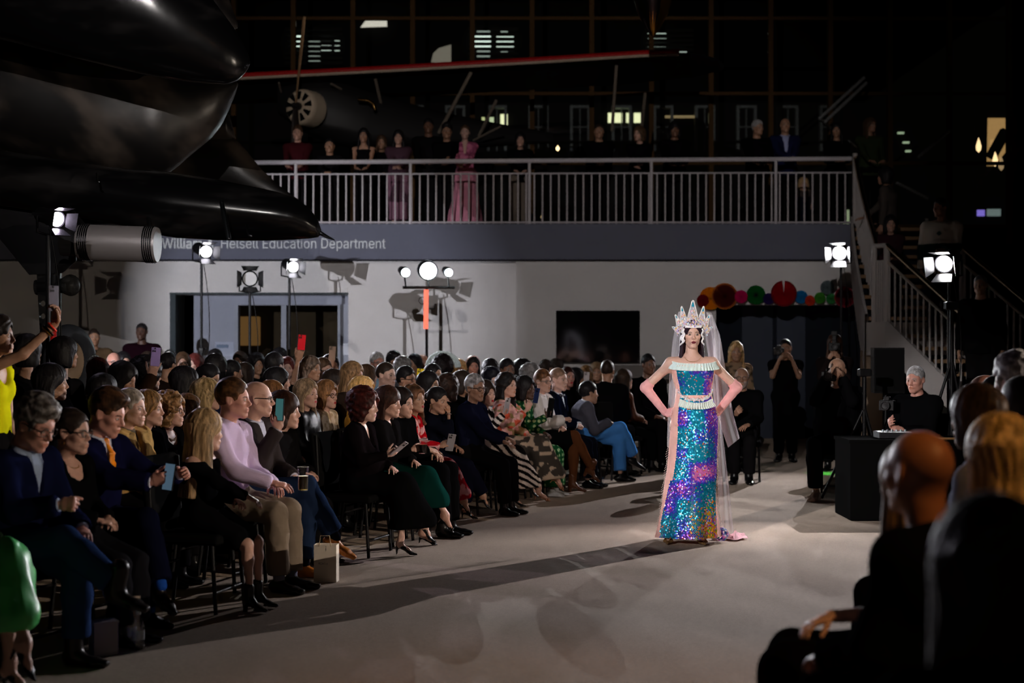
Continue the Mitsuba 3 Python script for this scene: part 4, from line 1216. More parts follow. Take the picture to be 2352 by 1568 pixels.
# arm presets in the body frame (x forward, y outward to that side, z up; for size 1): wrist, finger direction, back-of-hand direction, hand pose
ARMS = {
    'lap': ((.31, -.10, .67), (.75, -.6, -.25), (.2, .1, 1), 'relaxed'),
    'thigh': ((.35, -.05, .68), (1, -.15, -.3), (.3, 0, 1), 'relaxed'),
    'knee': ((.46, -.08, .68), (1, -.2, -.6), (.6, 0, 1), 'relaxed'),
    'clasp': ((.30, -.13, .70), (.5, -.8, -.2), (.5, .2, .9), 'fist'),
    'hold': ((.33, -.12, .76), (.75, -.55, .2), (.3, .9, .3), 'grip'),
    'phonelow': ((.34, -.11, .8), (.8, -.3, .45), (.3, .85, -.4), 'phone'),
    'phone': ((.34, -.09, 1.12), (.25, -.25, .95), (.5, .85, -.1), 'phone'),
    'phonehigh': ((.30, -.06, 1.33), (.2, -.15, .95), (.4, .9, -.1), 'phone'),
    'up': ((.30, -.02, 1.62), (.12, -.1, 1), (.4, .9, -.1), 'phone'),
    'chin': ((.2, -.2, 1.06), (-.15, -.15, .95), (.9, .3, .1), 'relaxed'),
    'clap': ((.32, -.13, .92), (.7, -.15, .7), (0, 1, 0), 'flat'),
    'side': ((.02, .06, .80), (.3, 0, -1), (0, 1, 0), 'relaxed'),
    'down': ((.05, .07, .75), (.15, 0, -1), (0, 1, 0), 'relaxed'),
    'rail': ((.40, -.06, 1.02), (1, -.3, -.1), (0, 0, 1), 'relaxed'),
    'railclasp': ((.40, -.14, 1.06), (.4, -.9, -.1), (.5, .1, .9), 'fist'),
    'drink': ((.30, -.1, 1.16), (.5, -.8, .2), (.8, .5, .2), 'grip'),
    'cam': ((.24, -.1, 1.44), (.5, -.5, .7), (.3, .9, -.3), 'grip'),
    'camsit': ((.23, -.12, 1.20), (.45, -.6, .65), (.3, .9, -.3), 'grip'),
    'hip': ((.03, .05, 1.02), (.5, -.8, -.25), (.3, .9, .3), 'flat'),
}

PEOPLE, SITTERS = [], []


SEATS = []
_RF = np.array([math.cos(math.radians(-18.7)), math.sin(math.radians(-18.7))]); _RL = np.array([-_RF[1], _RF[0]])


def clear_depth(at, d, reach):
    """moves a seat along its sight line until it is clear of the seats already taken"""
    best, bd = d, -1
    for k in range(int(reach / .1) + 1):
        for sg in ((1, -1) if reach < 1 else (1,)):
            q = P(at[0], at[1], d + sg * .1 * k)[:2]
            m = min([.5 * math.hypot((q - s) @ _RF / .72, (q - s) @ _RL / .47) for s in SEATS], default=9)
            if m > bd + .03: best, bd = d + sg * .1 * k, min(m, .5)
        if bd >= .495: break
    SEATS.append(P(at[0], at[1], best)[:2])
    return best


class Pose:
    pass


def person(label, at, d, face, hyaw=None, pitch=0., roll=0., sex='f', skin='fair', hair=('short', 'brown'), top=None, bottom=None, shoes=None, pose='sit', legs='flat', arms=('lap', 'lap'),
           size=None, base=0., lean=.05, lod=None, group=None, beard=None, lips=None, glasses=None, extras=(), headk=1., girth=1., makeup=False, eye=None, closed=False, side=0., feet=None):
    """A seated or standing person whose head centre shows at pixel `at` at depth d. face / hyaw: headings in degrees (0 = right in the picture, -90 = to the camera)."""
    m = sex == 'm'
    if lod is None: lod = 0 if d < 9.6 else 1 if d < (16.2 if shoes else 12.6) else 2
    L = lod if isinstance(lod, dict) else LODS[lod]
    lod = 0 if isinstance(lod, dict) else lod
    if not shoes and pose == 'sit' and arms == ('lap', 'lap'): L = {**L, 'hand': .012, 'body': .034}
    if pose == 'sit' and at[0] < 1500 and d > 6.8: d = clear_depth(at, d, 1.6 if not shoes else .5)
    if hyaw is None: hyaw = face
    fa = math.radians(face)
    f, l, u = V(math.cos(fa), math.sin(fa), 0), V(-math.sin(fa), math.cos(fa), 0), V(0, 0, 1)
    Hc = P(at[0], at[1], d)
    J = Pose(); J.f, J.l, J.u = f, l, u
    if pose == 'sit':
        hz = .55 + base
        s = size or np.clip((Hc[2] - hz) / .70, .72, 1.12)
    else:
        s = size or np.clip((Hc[2] - base) / 1.63, .6, 1.2)
        hz = base + .92 * s
        if pose == 'crouch': hz = Hc[2] - .70 * s
    key = thing('person', label, 'person', group)
    PEOPLE.append((key, at, d))
    pel = V(Hc[0], Hc[1], 0) - f * lean - l * side + u * hz
    org = V(pel[0], pel[1], base)
    hs = (1. if m else .95) * headk * (.94 + .06 * s)
    Rh = (trimesh.transformations.rotation_matrix(math.radians(hyaw), [0, 0, 1]) @ trimesh.transformations.rotation_matrix(math.radians(pitch), [0, 1, 0]) @ trimesh.transformations.rotation_matrix(math.radians(roll), [1, 0, 0]))
    MH = Rh.copy(); MH[:3, :3] *= hs; MH[:3, 3] = Hc
    hf = Rh[:3, 0]
    skull = Hc + Rh[:3, :3] @ V(-.03, 0, -.1) * hs
    c7 = skull - u * .085 * s - f * .018 * s
    c7 = c7 * .75 + (pel + u * (.50 * s) + f * (lean - .03)) * .25
    spine = c7 - pel
    bend = -f * .02 * s
    waist, chest, neckb = pel + spine * .36 + bend * .3, pel + spine * .74 + bend, c7
    sw = (.185 if m else .162) * s
    shm = pel + spine * .915 + f * .005
    sh = {1: shm + l * sw, -1: shm - l * sw}
    A = []      # torso prims for skin (inflation e)
    sx = s * girth

    def torso(e, k=.05):
        if m: dims = (.162, .115, .142, .108, .168, .118)
        else: dims = (.168, .118, .125, .095, .145, .108)
        a = [x * sx + e for x in dims]
        t = [ecap(pel + u * .0, waist, l, a[0], a[1], a[2], a[3], k=k), ecap(waist, chest, l, a[2], a[3], a[4], a[5], k=k),
             ecap(chest, pel + spine * .9, l, a[4], a[5], a[4] * .8, a[5] * .62, k=k),
             cap(sh[1], sh[-1], .056 * s + e, k=k), ]
        if girth > 1.08: t.append(ell(waist + f * .05 - u * .02, V(.15, .16, .15) * sx + e, np.stack([f, l, u], 1), k=.06))
        if not m:
            for q in (1, -1): t.append(ell(chest + l * q * .062 * s + f * .072 * s - u * .012, np.full(3, .056 * s + e), k=.04))
        return t

    def neck(e, r=None):
        r = r or (.057 if m else .047) * s
        return [cap(c7 - u * .03 * s, skull + u * .01, r + .008 + e, r + e, k=.03), cap(c7 - f * .01, sh[1] * .55 + c7 * .45 - u * .01, .045 * s + e, .04 * s + e, k=.03), cap(c7 - f * .01, sh[-1] * .55 + c7 * .45 - u * .01, .045 * s + e, .04 * s + e, k=.03)]

    # arms
    J.arm = {}
    UL, FL = .285 * s, .255 * s
    for q, spec in ((1, arms[0]), (-1, arms[1])):
        if isinstance(spec, str): spec = ARMS[spec]
        w, fd, bd, hp = spec[:4]
        if pose != 'sit' and isinstance(w[2], float) and spec in (ARMS['lap'], ARMS['clasp'], ARMS['hold'], ARMS['phonelow']): w = (w[0], w[1], w[2] + .42)
        W = org + f * w[0] * s + l * q * (sw + w[1] * s) + u * w[2] * s + f * (lean - .05)
        if pose == 'sit': W = W + u * (.55 - .55 * s)
        if pose == 'crouch': W = W + u * (hz - base - .92 * s)
        hint = -u * 1.0 + l * q * .55 - f * .45
        if len(spec) > 4: hint = f * spec[4][0] + l * q * spec[4][1] + u * spec[4][2]
        E, W = two_bone(sh[q], W, UL, FL, hint)
        fdw = nrm(f * fd[0] + l * q * fd[1] + u * fd[2]); bdw = f * bd[0] + l * q * bd[1] + u * bd[2]
        if abs(nrm(bdw) @ fdw) > .95: bdw = bdw + l * .3
        MHd = frame(fdw, bdw)
        # thumb on the inner side of a palm-down hand: y flips for the left hand
        if q == 1: MHd[:3, 1] *= -1
        MHd[:3, :3] *= s * (1.0 if m else .92); MHd[:3, 3] = W
        J.arm[q] = (sh[q], E, W, MHd, hp, fdw)

    def arm(q, e, end=1., e2=None, k=.02):
        a, b, c = J.arm[q][:3]
        r = (.047, .038, .027) if m else (.040, .033, .023)
        e2 = e if e2 is None else e2
        c2 = b + (c - b) * min(end, 1.0)
        out = [cap(a, b, r[0] * s + e, r[1] * s + e, k=.04)]
        if end > 0: out.append(cap(b, c2, r[1] * s + e, r[2] * s + e2, k=k))
        return out

    # legs: (hip, knee, ankle, toe direction)
    J.leg = {}
    for q in (1, -1):
        hip = pel + l * q * .088 * s
        kz, az = base + .505 * s + .015, base
        if pose == 'sit':
            drop = SHOE_DROP.get((shoes or ('oxford',))[0], .09)
            spec = legs
            kn, an, td = V(.43, .10, 0), V(.45, .09, 0), f + l * q * .15
            K = pel + f * kn[0] * s + l * q * kn[1] * s; K[2] = base + .50 * s + .03
            An = pel + f * (an[0] * s) + l * q * an[1] * s; An[2] = base + drop
            if legs == 'tuck': An = An - f * .16
            if legs == 'out': An = An + f * .12
            if legs == 'wide': K += l * q * .07; An += l * q * .06
            cross = {'cross': 1, 'crossr': -1, 'four': 1, 'fourr': -1}.get(legs)
            if cross is not None:
                if q == cross:
                    if legs.startswith('four'):
                        K = pel + f * .41 * s + l * q * .06 * s; K[2] = base + .70 * s
                        An = pel + f * .70 * s - l * q * .04 * s; An[2] = base + .45 * s; td = f * .95 - l * q * .15 - u * .25
                    else:
                        K = pel + f * .44 * s - l * q * .04 * s; K[2] = base + .665 * s
                        An = pel + f * .63 * s - l * q * .13 * s; An[2] = base + .285 * s; td = f * .8 - l * q * .2 - u * .4
                else:
                    K = pel + f * .43 * s + l * q * .03 * s; K[2] = base + .505 * s + .01
                    An = pel + f * .44 * s - l * q * .0 * s; An[2] = base + drop
        elif pose == 'crouch':
            K = pel + f * .36 * s + l * q * .16 * s; K[2] = max(pel[2] + .02, base + .46 * s); An = pel + f * .08 + l * q * .12 * s; An[2] = base + .09; td = f
        else:
            drop = SHOE_DROP.get((shoes or ('oxford',))[0], .09)
            K = org + f * .015 + l * q * .09 * s; K[2] = base + .50 * s; An = org - f * .02 + l * q * .09 * s; An[2] = base + drop; td = f + l * q * .2
            if feet: An = org + f * feet[q][0] + l * q * feet[q][1]; An[2] = base + drop; K = (hip + An) / 2 + f * .04
        J.leg[q] = (hip, K, An, nrm(td))

    def leg(q, e, end=1., fl=0., k=.03):
        a, b, c = J.leg[q][:3]
        r = (.083, .058, .053, .036) if m else (.08, .053, .05, .033)
        b2 = b + (c - b) * min(.32, end); c2 = b + (c - b) * end
        out = [cap(a + u * .0, b, r[0] * sx + e, r[1] * s + e, k=.05)]
        if end > 0: out.append(cap(b, b2, r[1] * s + e, r[2] * s + e + fl * .3, k=k))
        if end > .32: out.append(cap(b2, c2, r[2] * s + e + fl * .3, r[3] * s + e + fl + (1 - end) * .012, k=k))
        return out

    J.torso, J.neck_, J.armp, J.legp = torso, neck, arm, leg
    J.sh, J.pel, J.waist, J.chest, J.c7, J.spine, J.s, J.Hc, J.MH, J.Rh, J.hs, J.m, J.key, J.L, J.lod, J.hf, J.org, J.base = sh, pel, waist, chest, c7, spine, s, Hc, MH, Rh, hs, m, key, L, lod, hf, org, base
    J.legs, J.pose, J.seed, J.unseen_legs = legs, pose, len(PEOPLE), not shoes
    sk = np.asarray(SKIN[skin] if isinstance(skin, str) else skin, float) * (.94 + .12 * ((J.seed * 37 % 17) / 17))
    J.skin = sk

    # --- skin: one continuous surface
    pr = torso(-.008) + neck(0)
    for q in (1, -1): pr += arm(q, 0.) + leg(q, -.004)
    barefoot = bool(shoes) and shoes[0] in ('heel', 'sandal')
    for q in (1, -1):
        K, An, td = J.leg[q][1], J.leg[q][2], J.leg[q][3]
        if barefoot:
            M = frame(td, u if td[2] > -.1 else (u + f * .55)); M[:3, :3] *= s * (1.02 if m else .92); M[:3, 3] = An
            if td[2] > -.1: M[2, 3] = base + SHOE_DROP[shoes[0]] * s * (1.02 if m else .92) + .002
            fp = lambda x, z: (M @ np.array([x, 0, z, 1]))[:3]
            pr += [cap(An, fp(-.035, -.03), .03 * s, .025 * s, k=.03), cap(fp(-.02, -.02), fp(.07, -.078), .029 * s, .024 * s, k=.03), cap(fp(.07, -.08), fp(.118, -.108), .022 * s, .012 * s, k=.02)]
    bare = not top or bool(top) and (top.get('sleeve', 1) < .8 or top.get('neck') in ('off', 'tank', 'deep', 'scoop')) or bool(bottom) and bottom.get('kind') == 'skirt'
    bod = field_mesh(pr, L['body'] * (.72 if bare else 1.))
    bod = slim(bod, .0012 if J.lod == 0 else .0025)
    pieces = [bod, moved(head_mesh(sex, L['head']), MH)]
    for q in (1, -1): pieces.append(moved(hand_mesh(J.arm[q][4], L['hand']), J.arm[q][3]) if q == -1 else flipped(hand_mesh(J.arm[q][4], L['hand']), J.arm[q][3]))
    body = unite(pieces)
    inv = np.linalg.inv(MH)
    browc = (HAIRC[hair[1]] if isinstance(hair[1], str) else hair[1]) if hair else sk * .3

    def paint(v):
        c = np.tile(sk, (len(v), 1))
        q = (np.c_[v, np.ones(len(v))] @ inv.T)[:, :3]
        near = (np.abs(q) < [.14, .12, .15]).all(1) & (q[:, 2] > -.125)
        c[near] = paint_head(q[near], sk, sex, lips, np.asarray(browc, float) * .7, beard, eye, makeup, closed)
        return c
    put(key, body, 'm_skin', paint)
    # --- hair
    if hair and hair[0] != 'bald':
        hm, t = hair_strands(hair_mesh(hair[0], L['hair']), hair[0], J.seed)
        col = np.asarray(HAIRC[hair[1]] if isinstance(hair[1], str) else hair[1], float)
        hi = np.asarray(HAIRC[hair[2]] if len(hair) > 2 and isinstance(hair[2], str) else (hair[2] if len(hair) > 2 else col * 1.7), float)
        w = np.clip((t - .35) * 2.2, 0, 1)[:, None]
        hmm = moved(hm, MH)
        part(key, 'hair', hmm, 'm_hair', col * (1 - w) + hi * w)
    if glasses is not None: spectacles(J, glasses)
    if top: dress_top(J, **top)
    if bottom: dress_bottom(J, **bottom)
    if shoes:
        kind, col = shoes[0], shoes[1]
        for q in (1, -1):
            An, td = J.leg[q][2], J.leg[q][3]
            M = frame(td, u if td[2] > -.1 else (u + f * .55)); M[:3, :3] *= s * (1.02 if m else .92)
            M[:3, 3] = An
            if td[2] > -.1: M[2, 3] = base + SHOE_DROP[kind] * s * (1.02 if m else .92) + .002
            part(key, 'shoe', moved(shoe_mesh(kind, L['shoe']), M), 'm_shoe', col)
            if len(shoes) > 2 and J.leg[q][1] is not None:      # socks
                K = J.leg[q][1]
                part(key, 'sock', field_mesh([cap(An + (K - An) * .0, An + (K - An) * .42, (.039 if m else .035) * s, .05 * s)], L['cloth'] * .8), 'm_cloth', shoes[2])
    J.label = label
    SITTERS.append(J)
    for ex in extras: ex(J)
    return J


def flipped(m, M):
    r = moved(m, M)
    if np.linalg.det(M[:3, :3]) < 0 and not getattr(r, '_fixed', False):
        # trimesh turns the winding itself for mirrored transforms; make sure the volume is positive
        if r.volume < 0: r.invert()
    return r


# ---------------------------------------------------------------- clothes
def tone(col, seed, amt=.12, f=14.):
    col = np.asarray(col, float)
    return lambda v: col * (1 - amt + 2 * amt * meshkit.noise(v * f + seed, seed))[:, None]


def pattern(kind, a, b, scale=1., seed=0, c=None):
    a, b = np.asarray(a, float), np.asarray(b, float)
    def fn(v):
        if kind == 'stripe': t = (np.sin(v[:, 2] * 90 * scale + 2 * meshkit.noise(v * 5, seed) * 6) > 0).astype(float)
        elif kind == 'zebra': t = (np.sin((v[:, 0] * .7 + v[:, 2]) * 120 * scale + 9 * meshkit.noise(v * 6, seed)) > .1).astype(float)
        elif kind == 'floral': t = (meshkit.noise(v * 26 * scale + seed, seed) > .56).astype(float)
        elif kind == 'dots': t = (np.linalg.norm((v * 22 * scale) % 1 - .5, axis=1) < .36).astype(float)
        elif kind == 'check': t = .5 * ((v * 40 * scale) % 1 > .7).any(1)
        else: t = meshkit.noise(v * 8 * scale, seed)
        r = a * (1 - t[:, None]) + b * t[:, None]
        if c is not None:
            w = (meshkit.noise(v * 19 * scale + 40, seed + 9) > .64)
            r[w] = c
        return r
    return fn


def dress_top(J, kind='jacket', color=(.02, .02, .03), shirt=None, sleeve=.97, neck=None, tie=None, bow=None, mat='m_cloth', fold=.006, low=.0, sub='m_cloth', lapel=True, e=None, cuff=None, vdepth=.3, puff=0.):
    s, f, l, u, L = J.s, J.f, J.l, J.u, J.L
    h = L['cloth'] * (.62 if callable(color) and J.lod < 2 else 1)
    inner = .008
    if neck is None: neck = 'v' if shirt is not None else 'crew'
    if shirt is not None:
        pr = J.torso(inner + .002) + J.neck_(.010)
        pr += [cut(J.c7 + u * .052 * s + f * .02, u * .9 + f * .45, .16)]
        sm = field_mesh(pr, h * .9)
        part(J.key, 'shirt', sm, 'm_cloth', tone(shirt, J.seed, .05))
        if cuff is None: cuff = shirt
    e = e if e is not None else {'jacket': .020, 'shirt': .013, 'dress': .010, 'coat': .028, 'puffer': .034, 'tee': .011, 'knit': .016}[kind]
    pr = J.torso(e)
    # hem
    bias = {'jacket': .06, 'coat': .1, 'puffer': .06, 'shirt': .02, 'dress': .0, 'tee': .02, 'knit': .03}[kind]
    if J.pose == 'stand' and kind in ('jacket', 'coat', 'knit', 'shirt'):
        a = (.17 * s + e, .118 * s + e)
        pr.append(ecap(J.waist, J.pel - u * (.08 if kind != 'coat' else .45) * s, l, a[0] * .85, a[1] * .85, a[0] * 1.02, a[1] * 1.05, k=.05, endr=.02))
    for q in (1, -1):
        if sleeve > 0:
            pr += J.armp(q, e + puff * .0 + .003, sleeve, e2=e * (1.0 if kind != 'shirt' else .8) + .004)
            if puff: pr.append(ell(J.sh[q] * .55 + J.arm[q][1] * .45, np.full(3, .085 * s + puff), k=.03))
            if sleeve < 1:
                a, b, c = J.arm[q][:3]; w = b + (c - b) * sleeve
                pr.append(cut(w, c - b, .1 * s + .02))
            else:
                b, c = J.arm[q][1:3]; pr.append(cut(c, c - b, .09))
        elif sleeve < 0:      # cap sleeve ending on the upper arm
            a, b = J.arm[q][:2]
            w = a + (b - a) * (-sleeve); pr += [cap(a, w, .047 * s + e, .045 * s + e, k=.03), cut(w, b - a, .1)]
    if neck in ('v', 'crew', 'collar', 'deep', 'scoop'):
        pr += J.neck_(e * .7)
        if kind in ('puffer', 'coat') : pr.append(cap(J.c7 - f * .01, J.c7 + u * .03, .075 * s, .08 * s, k=.03))
        pr.append(cut(J.c7 + u * (.035 if neck != 'collar' else .05) * s + f * .02, u * .92 + f * .4, .17 * s))
        if neck in ('v', 'deep'):
            top_ = J.c7 + u * .03 * s + f * .06; bot = J.waist + (J.chest - J.waist) * (1 - vdepth * 1.2 if neck == 'v' else .55) + f * .16 * s
            w = .052 * s if neck == 'v' else .06 * s
            pr.append(ecap(top_ + f * .06, bot, l, w, .13, .008, .13, k=.006, op='sub'))
        if neck == 'scoop': pr.append(ell(J.c7 + f * .09 * s - u * .03 * s, (.1 * s, .1 * s, .1 * s), k=.01, op='sub'))
    elif neck == 'off':      # off the shoulder
        pr.append(cut(J.chest + u * .085 * s, u, .42 * s))
    elif neck == 'tank':
        for q in (1, -1): pr.append(ell(J.sh[q] + l * q * .03 * s, (.075 * s,) * 3, k=.01, op='sub'))
        pr += [cut(J.c7 + u * .02 * s, u * .9 + f * .4, .15 * s), ell(J.c7 + f * .09 * s - u * .02 * s, (.09 * s,) * 3, k=.01, op='sub')]
    me = field_mesh(pr, h)
    amp = fold * 1.4 if J.lod < 2 else fold * .7
    me = folds(me, amp, 8.5, J.seed)
    if not callable(color): me = slim(me, (.0008, .0015, .003)[J.lod])
    if kind == 'puffer':
        v = np.asarray(me.vertices); me = trimesh.Trimesh(v + vnormals(me) * (.008 * np.abs(np.sin((v[:, 2] - J.pel[2]) * 40)))[:, None], me.faces, process=False)
    nm = {'jacket': 'jacket', 'coat': 'coat', 'shirt': 'shirt', 'dress': 'bodice', 'puffer': 'jacket', 'tee': 'top', 'knit': 'sweater'}[kind]
    part(J.key, nm, me, mat, color if callable(color) else tone(color, J.seed))
    if cuff is not None and sleeve >= .85 and J.lod < 2:
        for q in (1, -1):
            b, c = J.arm[q][1:3]; w0 = b + (c - b) * (sleeve - .05); w1 = b + (c - b) * min(sleeve + .045, 1.02)
            r = (.027 if J.m else .023) * s + .009
            part(J.key, 'cuff', tube([w0, w1], [r, r], 14), 'm_cloth', cuff, smooth=40)
    cf = J.chest + f * (.118 * s + (e if shirt is None else inner))
    if shirt is not None or neck == 'collar':
        colr = shirt if shirt is not None else (color if not callable(color) else (.5, .5, .5))
        if J.lod < 2: part(J.key, 'collar', collar_mesh(J, .008), 'm_cloth', colr, smooth=True)
    if tie is not None:
        k0 = J.c7 + u * .005 * s + f * .075 * s; k1 = J.chest + f * (.118 * s + .026); k2 = J.waist + f * (.11 * s + .03) + u * .02
        pts = [k0, k0 * .5 + k1 * .5 + f * .022, k1, k1 * .5 + k2 * .5 + f * .006, k2]
        sec = [.017, .022, .032, .04, .042]
        prm = [ecap(a, b, l, wa, .007, wb, .007, k=.008) for a, b, wa, wb in zip(pts[:-1], pts[1:], sec[:-1], sec[1:])] + [ecap(k0 + u * .012, k0 - u * .022, l, .021, .015, .015, .013, k=.006)]
        part(J.key, 'tie', field_mesh(prm, max(h * .6, .006)), 'm_satin', tone(tie, J.seed, .2, 40))
    if bow is not None:
        b0 = J.c7 + u * .0 * s + f * .082 * s
        prm = [cap(b0, b0 + l * q * .05, .008, .024, k=.006) for q in (1, -1)] + [ell(b0, (.012,) * 3, k=.004)]
        part(J.key, 'bow_tie', field_mesh(prm, .007), 'm_satin', bow)


def collar_mesh(J, t):
    """standing, folded shirt collar with an open front"""
    s = J.s; n = 26
    ang = np.linspace(.45, 2 * np.pi - .45, n)
    rx, ry = (.068 * s, .066 * s)
    c = J.c7 + J.u * .012 * s + J.f * .012 * s
    rows = []
    for r0, z in ((.0, .012), (.002, .045), (.006, .05), (.014, .03), (.024, .002)):
        w = np.clip((np.abs(ang - np.pi)) / (np.pi - .45), 0, 1)
        zz = z - .036 * w ** 1.5 - (.012 if r0 > .01 else 0) * w ** 4
        rows.append(c + J.f * ((rx + r0) * np.cos(ang))[:, None] + J.l * ((ry + r0) * np.sin(ang))[:, None] + J.u * (zz * s)[:, None])
    return grid_surface(np.array(rows))


def dress_bottom(J, kind='trousers', color=(.03, .03, .05), mat='m_cloth', end=.93, fl=.02, fold=.006, length=.9, split=None):
    s, f, l, u, L = J.s, J.f, J.l, J.u, J.L
    h = L['cloth'] * (.62 if callable(color) and J.lod < 2 else 1) if not J.unseen_legs else .032
    if kind in ('trousers', 'jeans', 'boots'):
        e = .014
        t = J.torso(.012)[0]
        pr = [ell(J.pel + u * .0, V(.125, .17, .1) * s + .012, np.stack([f, l, u], 1), k=.04), t]
        for q in (1, -1):
            pr += J.legp(q, e, end, fl)
            K, An = J.leg[q][1], J.leg[q][2]; w = K + (An - K) * end
            pr.append(cut(w, An - K, .13))
        me = folds(field_mesh(pr, h), fold, 9, J.seed + 50)
        if not callable(color): me = slim(me, .008 if J.unseen_legs else (.0008, .0015, .003)[J.lod])
        v = np.asarray(me.vertices)
        part(J.key, 'trousers' if kind != 'jeans' else 'jeans', me, mat, color if callable(color) else tone(color, J.seed))
    elif kind == 'skirt':
        pr = [ell(J.pel, V(.13, .18, .11) * s + .012, np.stack([f, l, u], 1), k=.05)]
        for q in (1, -1):
            a, b, c = J.leg[q][:3]
            w = a + (b - a) * min(length / .5, 1.) if length <= .5 else b
            pr += [cap(a, w, .083 * s + .014, .066 * s + .014, k=.08)]
            if length > .5 and J.pose != 'stand':
                t = (length - .5) / .5; w2 = b + (c - b) * t
                pr += [cap(b, w2, .066 * s + .012, .06 * s + .02 + fl, k=.1)]
        a1, a2 = J.leg[1], J.leg[-1]
        if length > .5 and J.pose != 'stand':
            t = (length - .5) / .5
            m0 = (a1[1] + a2[1]) / 2; m1 = m0 + ((a1[2] + a2[2]) / 2 - m0) * t
            pr += [ecap((a1[0] + a2[0]) / 2, m0, l, .15 * s, .075 * s, .12 * s, .06 * s, k=.06), ecap(m0, m1, l, .12 * s, .065 * s, .12 * s + fl, .09 * s + fl, k=.06, endr=.03)]
            pr.append(cut(m1 , u * -1.0 + f * .05, .5 * s))
        elif J.pose == 'stand':
            z1 = J.base + (1 - length) * .92 * s + .02
            bot = V(J.org[0], J.org[1], z1)
            pr += [ecap(J.pel, bot, l, .17 * s, .12 * s, .15 * s + fl, .12 * s + fl, k=.05, endr=.02)]
        else:
            pr += [ecap((a1[0] + a2[0]) / 2, (a1[1] + a2[1]) / 2 * min(length / .5, 1) + (a1[0] + a2[0]) / 2 * (1 - min(length / .5, 1)), l, .16 * s, .08 * s, .13 * s, .062 * s, k=.05, endr=.03)]
        me = folds(field_mesh(pr, h, zfloor=J.base + .012), fold * 1.6, 7, J.seed + 50, (1, 1, .3))
        part(J.key, 'skirt', me, mat, color if callable(color) else tone(color, J.seed))


def spectacles(J, col=(.01, .01, .01), heavy=False):
    """frame with two rims, a bridge and temples, in front of the eyes"""
    ms = []
    hv = .0032 if not heavy else .005
    for q in (1, -1):
        a = np.linspace(0, 2 * np.pi, 17)[:-1]
        ring = np.stack([.1045 - .012 * np.abs(np.cos(a)) * .5 - .006 + 0 * a, q * .033 + .026 * np.cos(a), .0 + .019 * np.sin(a)], 1)
        ms.append(tube(ring, hv * .8, 6, closed=True))
        ms.append(tube([(.092, q * .06, .006), (.05, q * .078, .008), (-.01, q * .083, .008), (-.03, q * .082, -.008)], hv, 6))
    ms.append(tube([(.1, .008, .004), (.105, 0, .007), (.1, -.008, .004)], hv * .8, 6))
    part(J.key, 'glasses', moved(join(ms), J.MH), 'm_plastic', col)
# ================================================================ the model on the runway
MD = 11.0
HIPARM = ((-.02, .045, 1.02), (.62, -.75, -.05), (.1, .9, .45), 'flat', (-.25, 1., .35))
J = person('fashion model in a sequined mermaid gown and jewelled crown, hands on hips, walking the runway', (1590, 767), MD, -92, hyaw=-90, pitch=3, sex='f', skin='pale', hair=('verylong', S(26, 14, 24), S(52, 30, 46)), pose='stand', lips=S(96, 14, 34), makeup=True,
           lod=dict(cloth=.008, body=.010, head=.0036, hair=.006, hand=.0036, shoe=.006), arms=(HIPARM, HIPARM), size=1.0, base=0.0, lean=.02, shoes=('heel', S(120, 92, 58)), feet={-1: (.04, .18), 1: (.07, .05)}, headk=.97)
KEYM = J.key
RINGS = [(832, 1547, 1641, .66), (842, 1544, 1643, .72), (860, 1546, 1641, .74), (882, 1552, 1637, .72), (905, 1556, 1634, .70), (925, 1550, 1640, .72), (960, 1542, 1648, .74), (1000, 1539, 1648, .74), (1040, 1536, 1646, .75), (1080, 1532, 1645, .78), (1120, 1525, 1644, .82), (1160, 1519, 1644, .86), (1200, 1511, 1647, .95), (1225, 1506, 1650, 1.), (1240, 1503, 1655, 1.)]
_r = np.array(RINGS, float)


def gown(t, a, out=0.):
    """gown surface: t = picture row in pixels at the model's depth, a = angle (0 = towards the camera, + to the right)"""
    x0, x1, kd = (np.interp(t, _r[:, 0], _r[:, i]) for i in (1, 2, 3))
    s_ = MD / F; c = ((x0 + x1) / 2 - CX) * s_; hw = (x1 - x0) / 2 * s_
    bump = .02 * np.exp(-((t - 856) / 16) ** 2) * (np.exp(-((a - .55) / .4) ** 2) + np.exp(-((a + .55) / .4) ** 2)) + .035 * np.exp(-((t - 1010) / 70) ** 2) * np.exp(-((a - .35) / .45) ** 2)
    low = np.clip((t - 1090) / 150, 0, 1)
    wav = low ** 1.4 * .022 * (np.sin(a * 5 + 1) + .6 * np.sin(a * 9 + t * .01))
    hw2, hd = hw + out + wav, hw * kd + out + bump + wav
    ex = .92
    return np.stack([c + hw2 * np.sign(np.sin(a)) * np.abs(np.sin(a)) ** ex, MD + .01 - hd * np.sign(np.cos(a)) * np.abs(np.cos(a)) ** ex, H0 + (HOR - t) * s_ + 0 * a], -1)


tt, aa = np.meshgrid(np.linspace(833, 1229, 76), np.linspace(-np.pi, np.pi, 97), indexing='ij')
gm = grid_surface(gown(tt, aa))
part(KEYM, 'gown', gm, 'm_cloth', tone(S(226, 178, 168), 5, .06), label='blush pink gown under the sequins')
rg = np.random.RandomState(3)
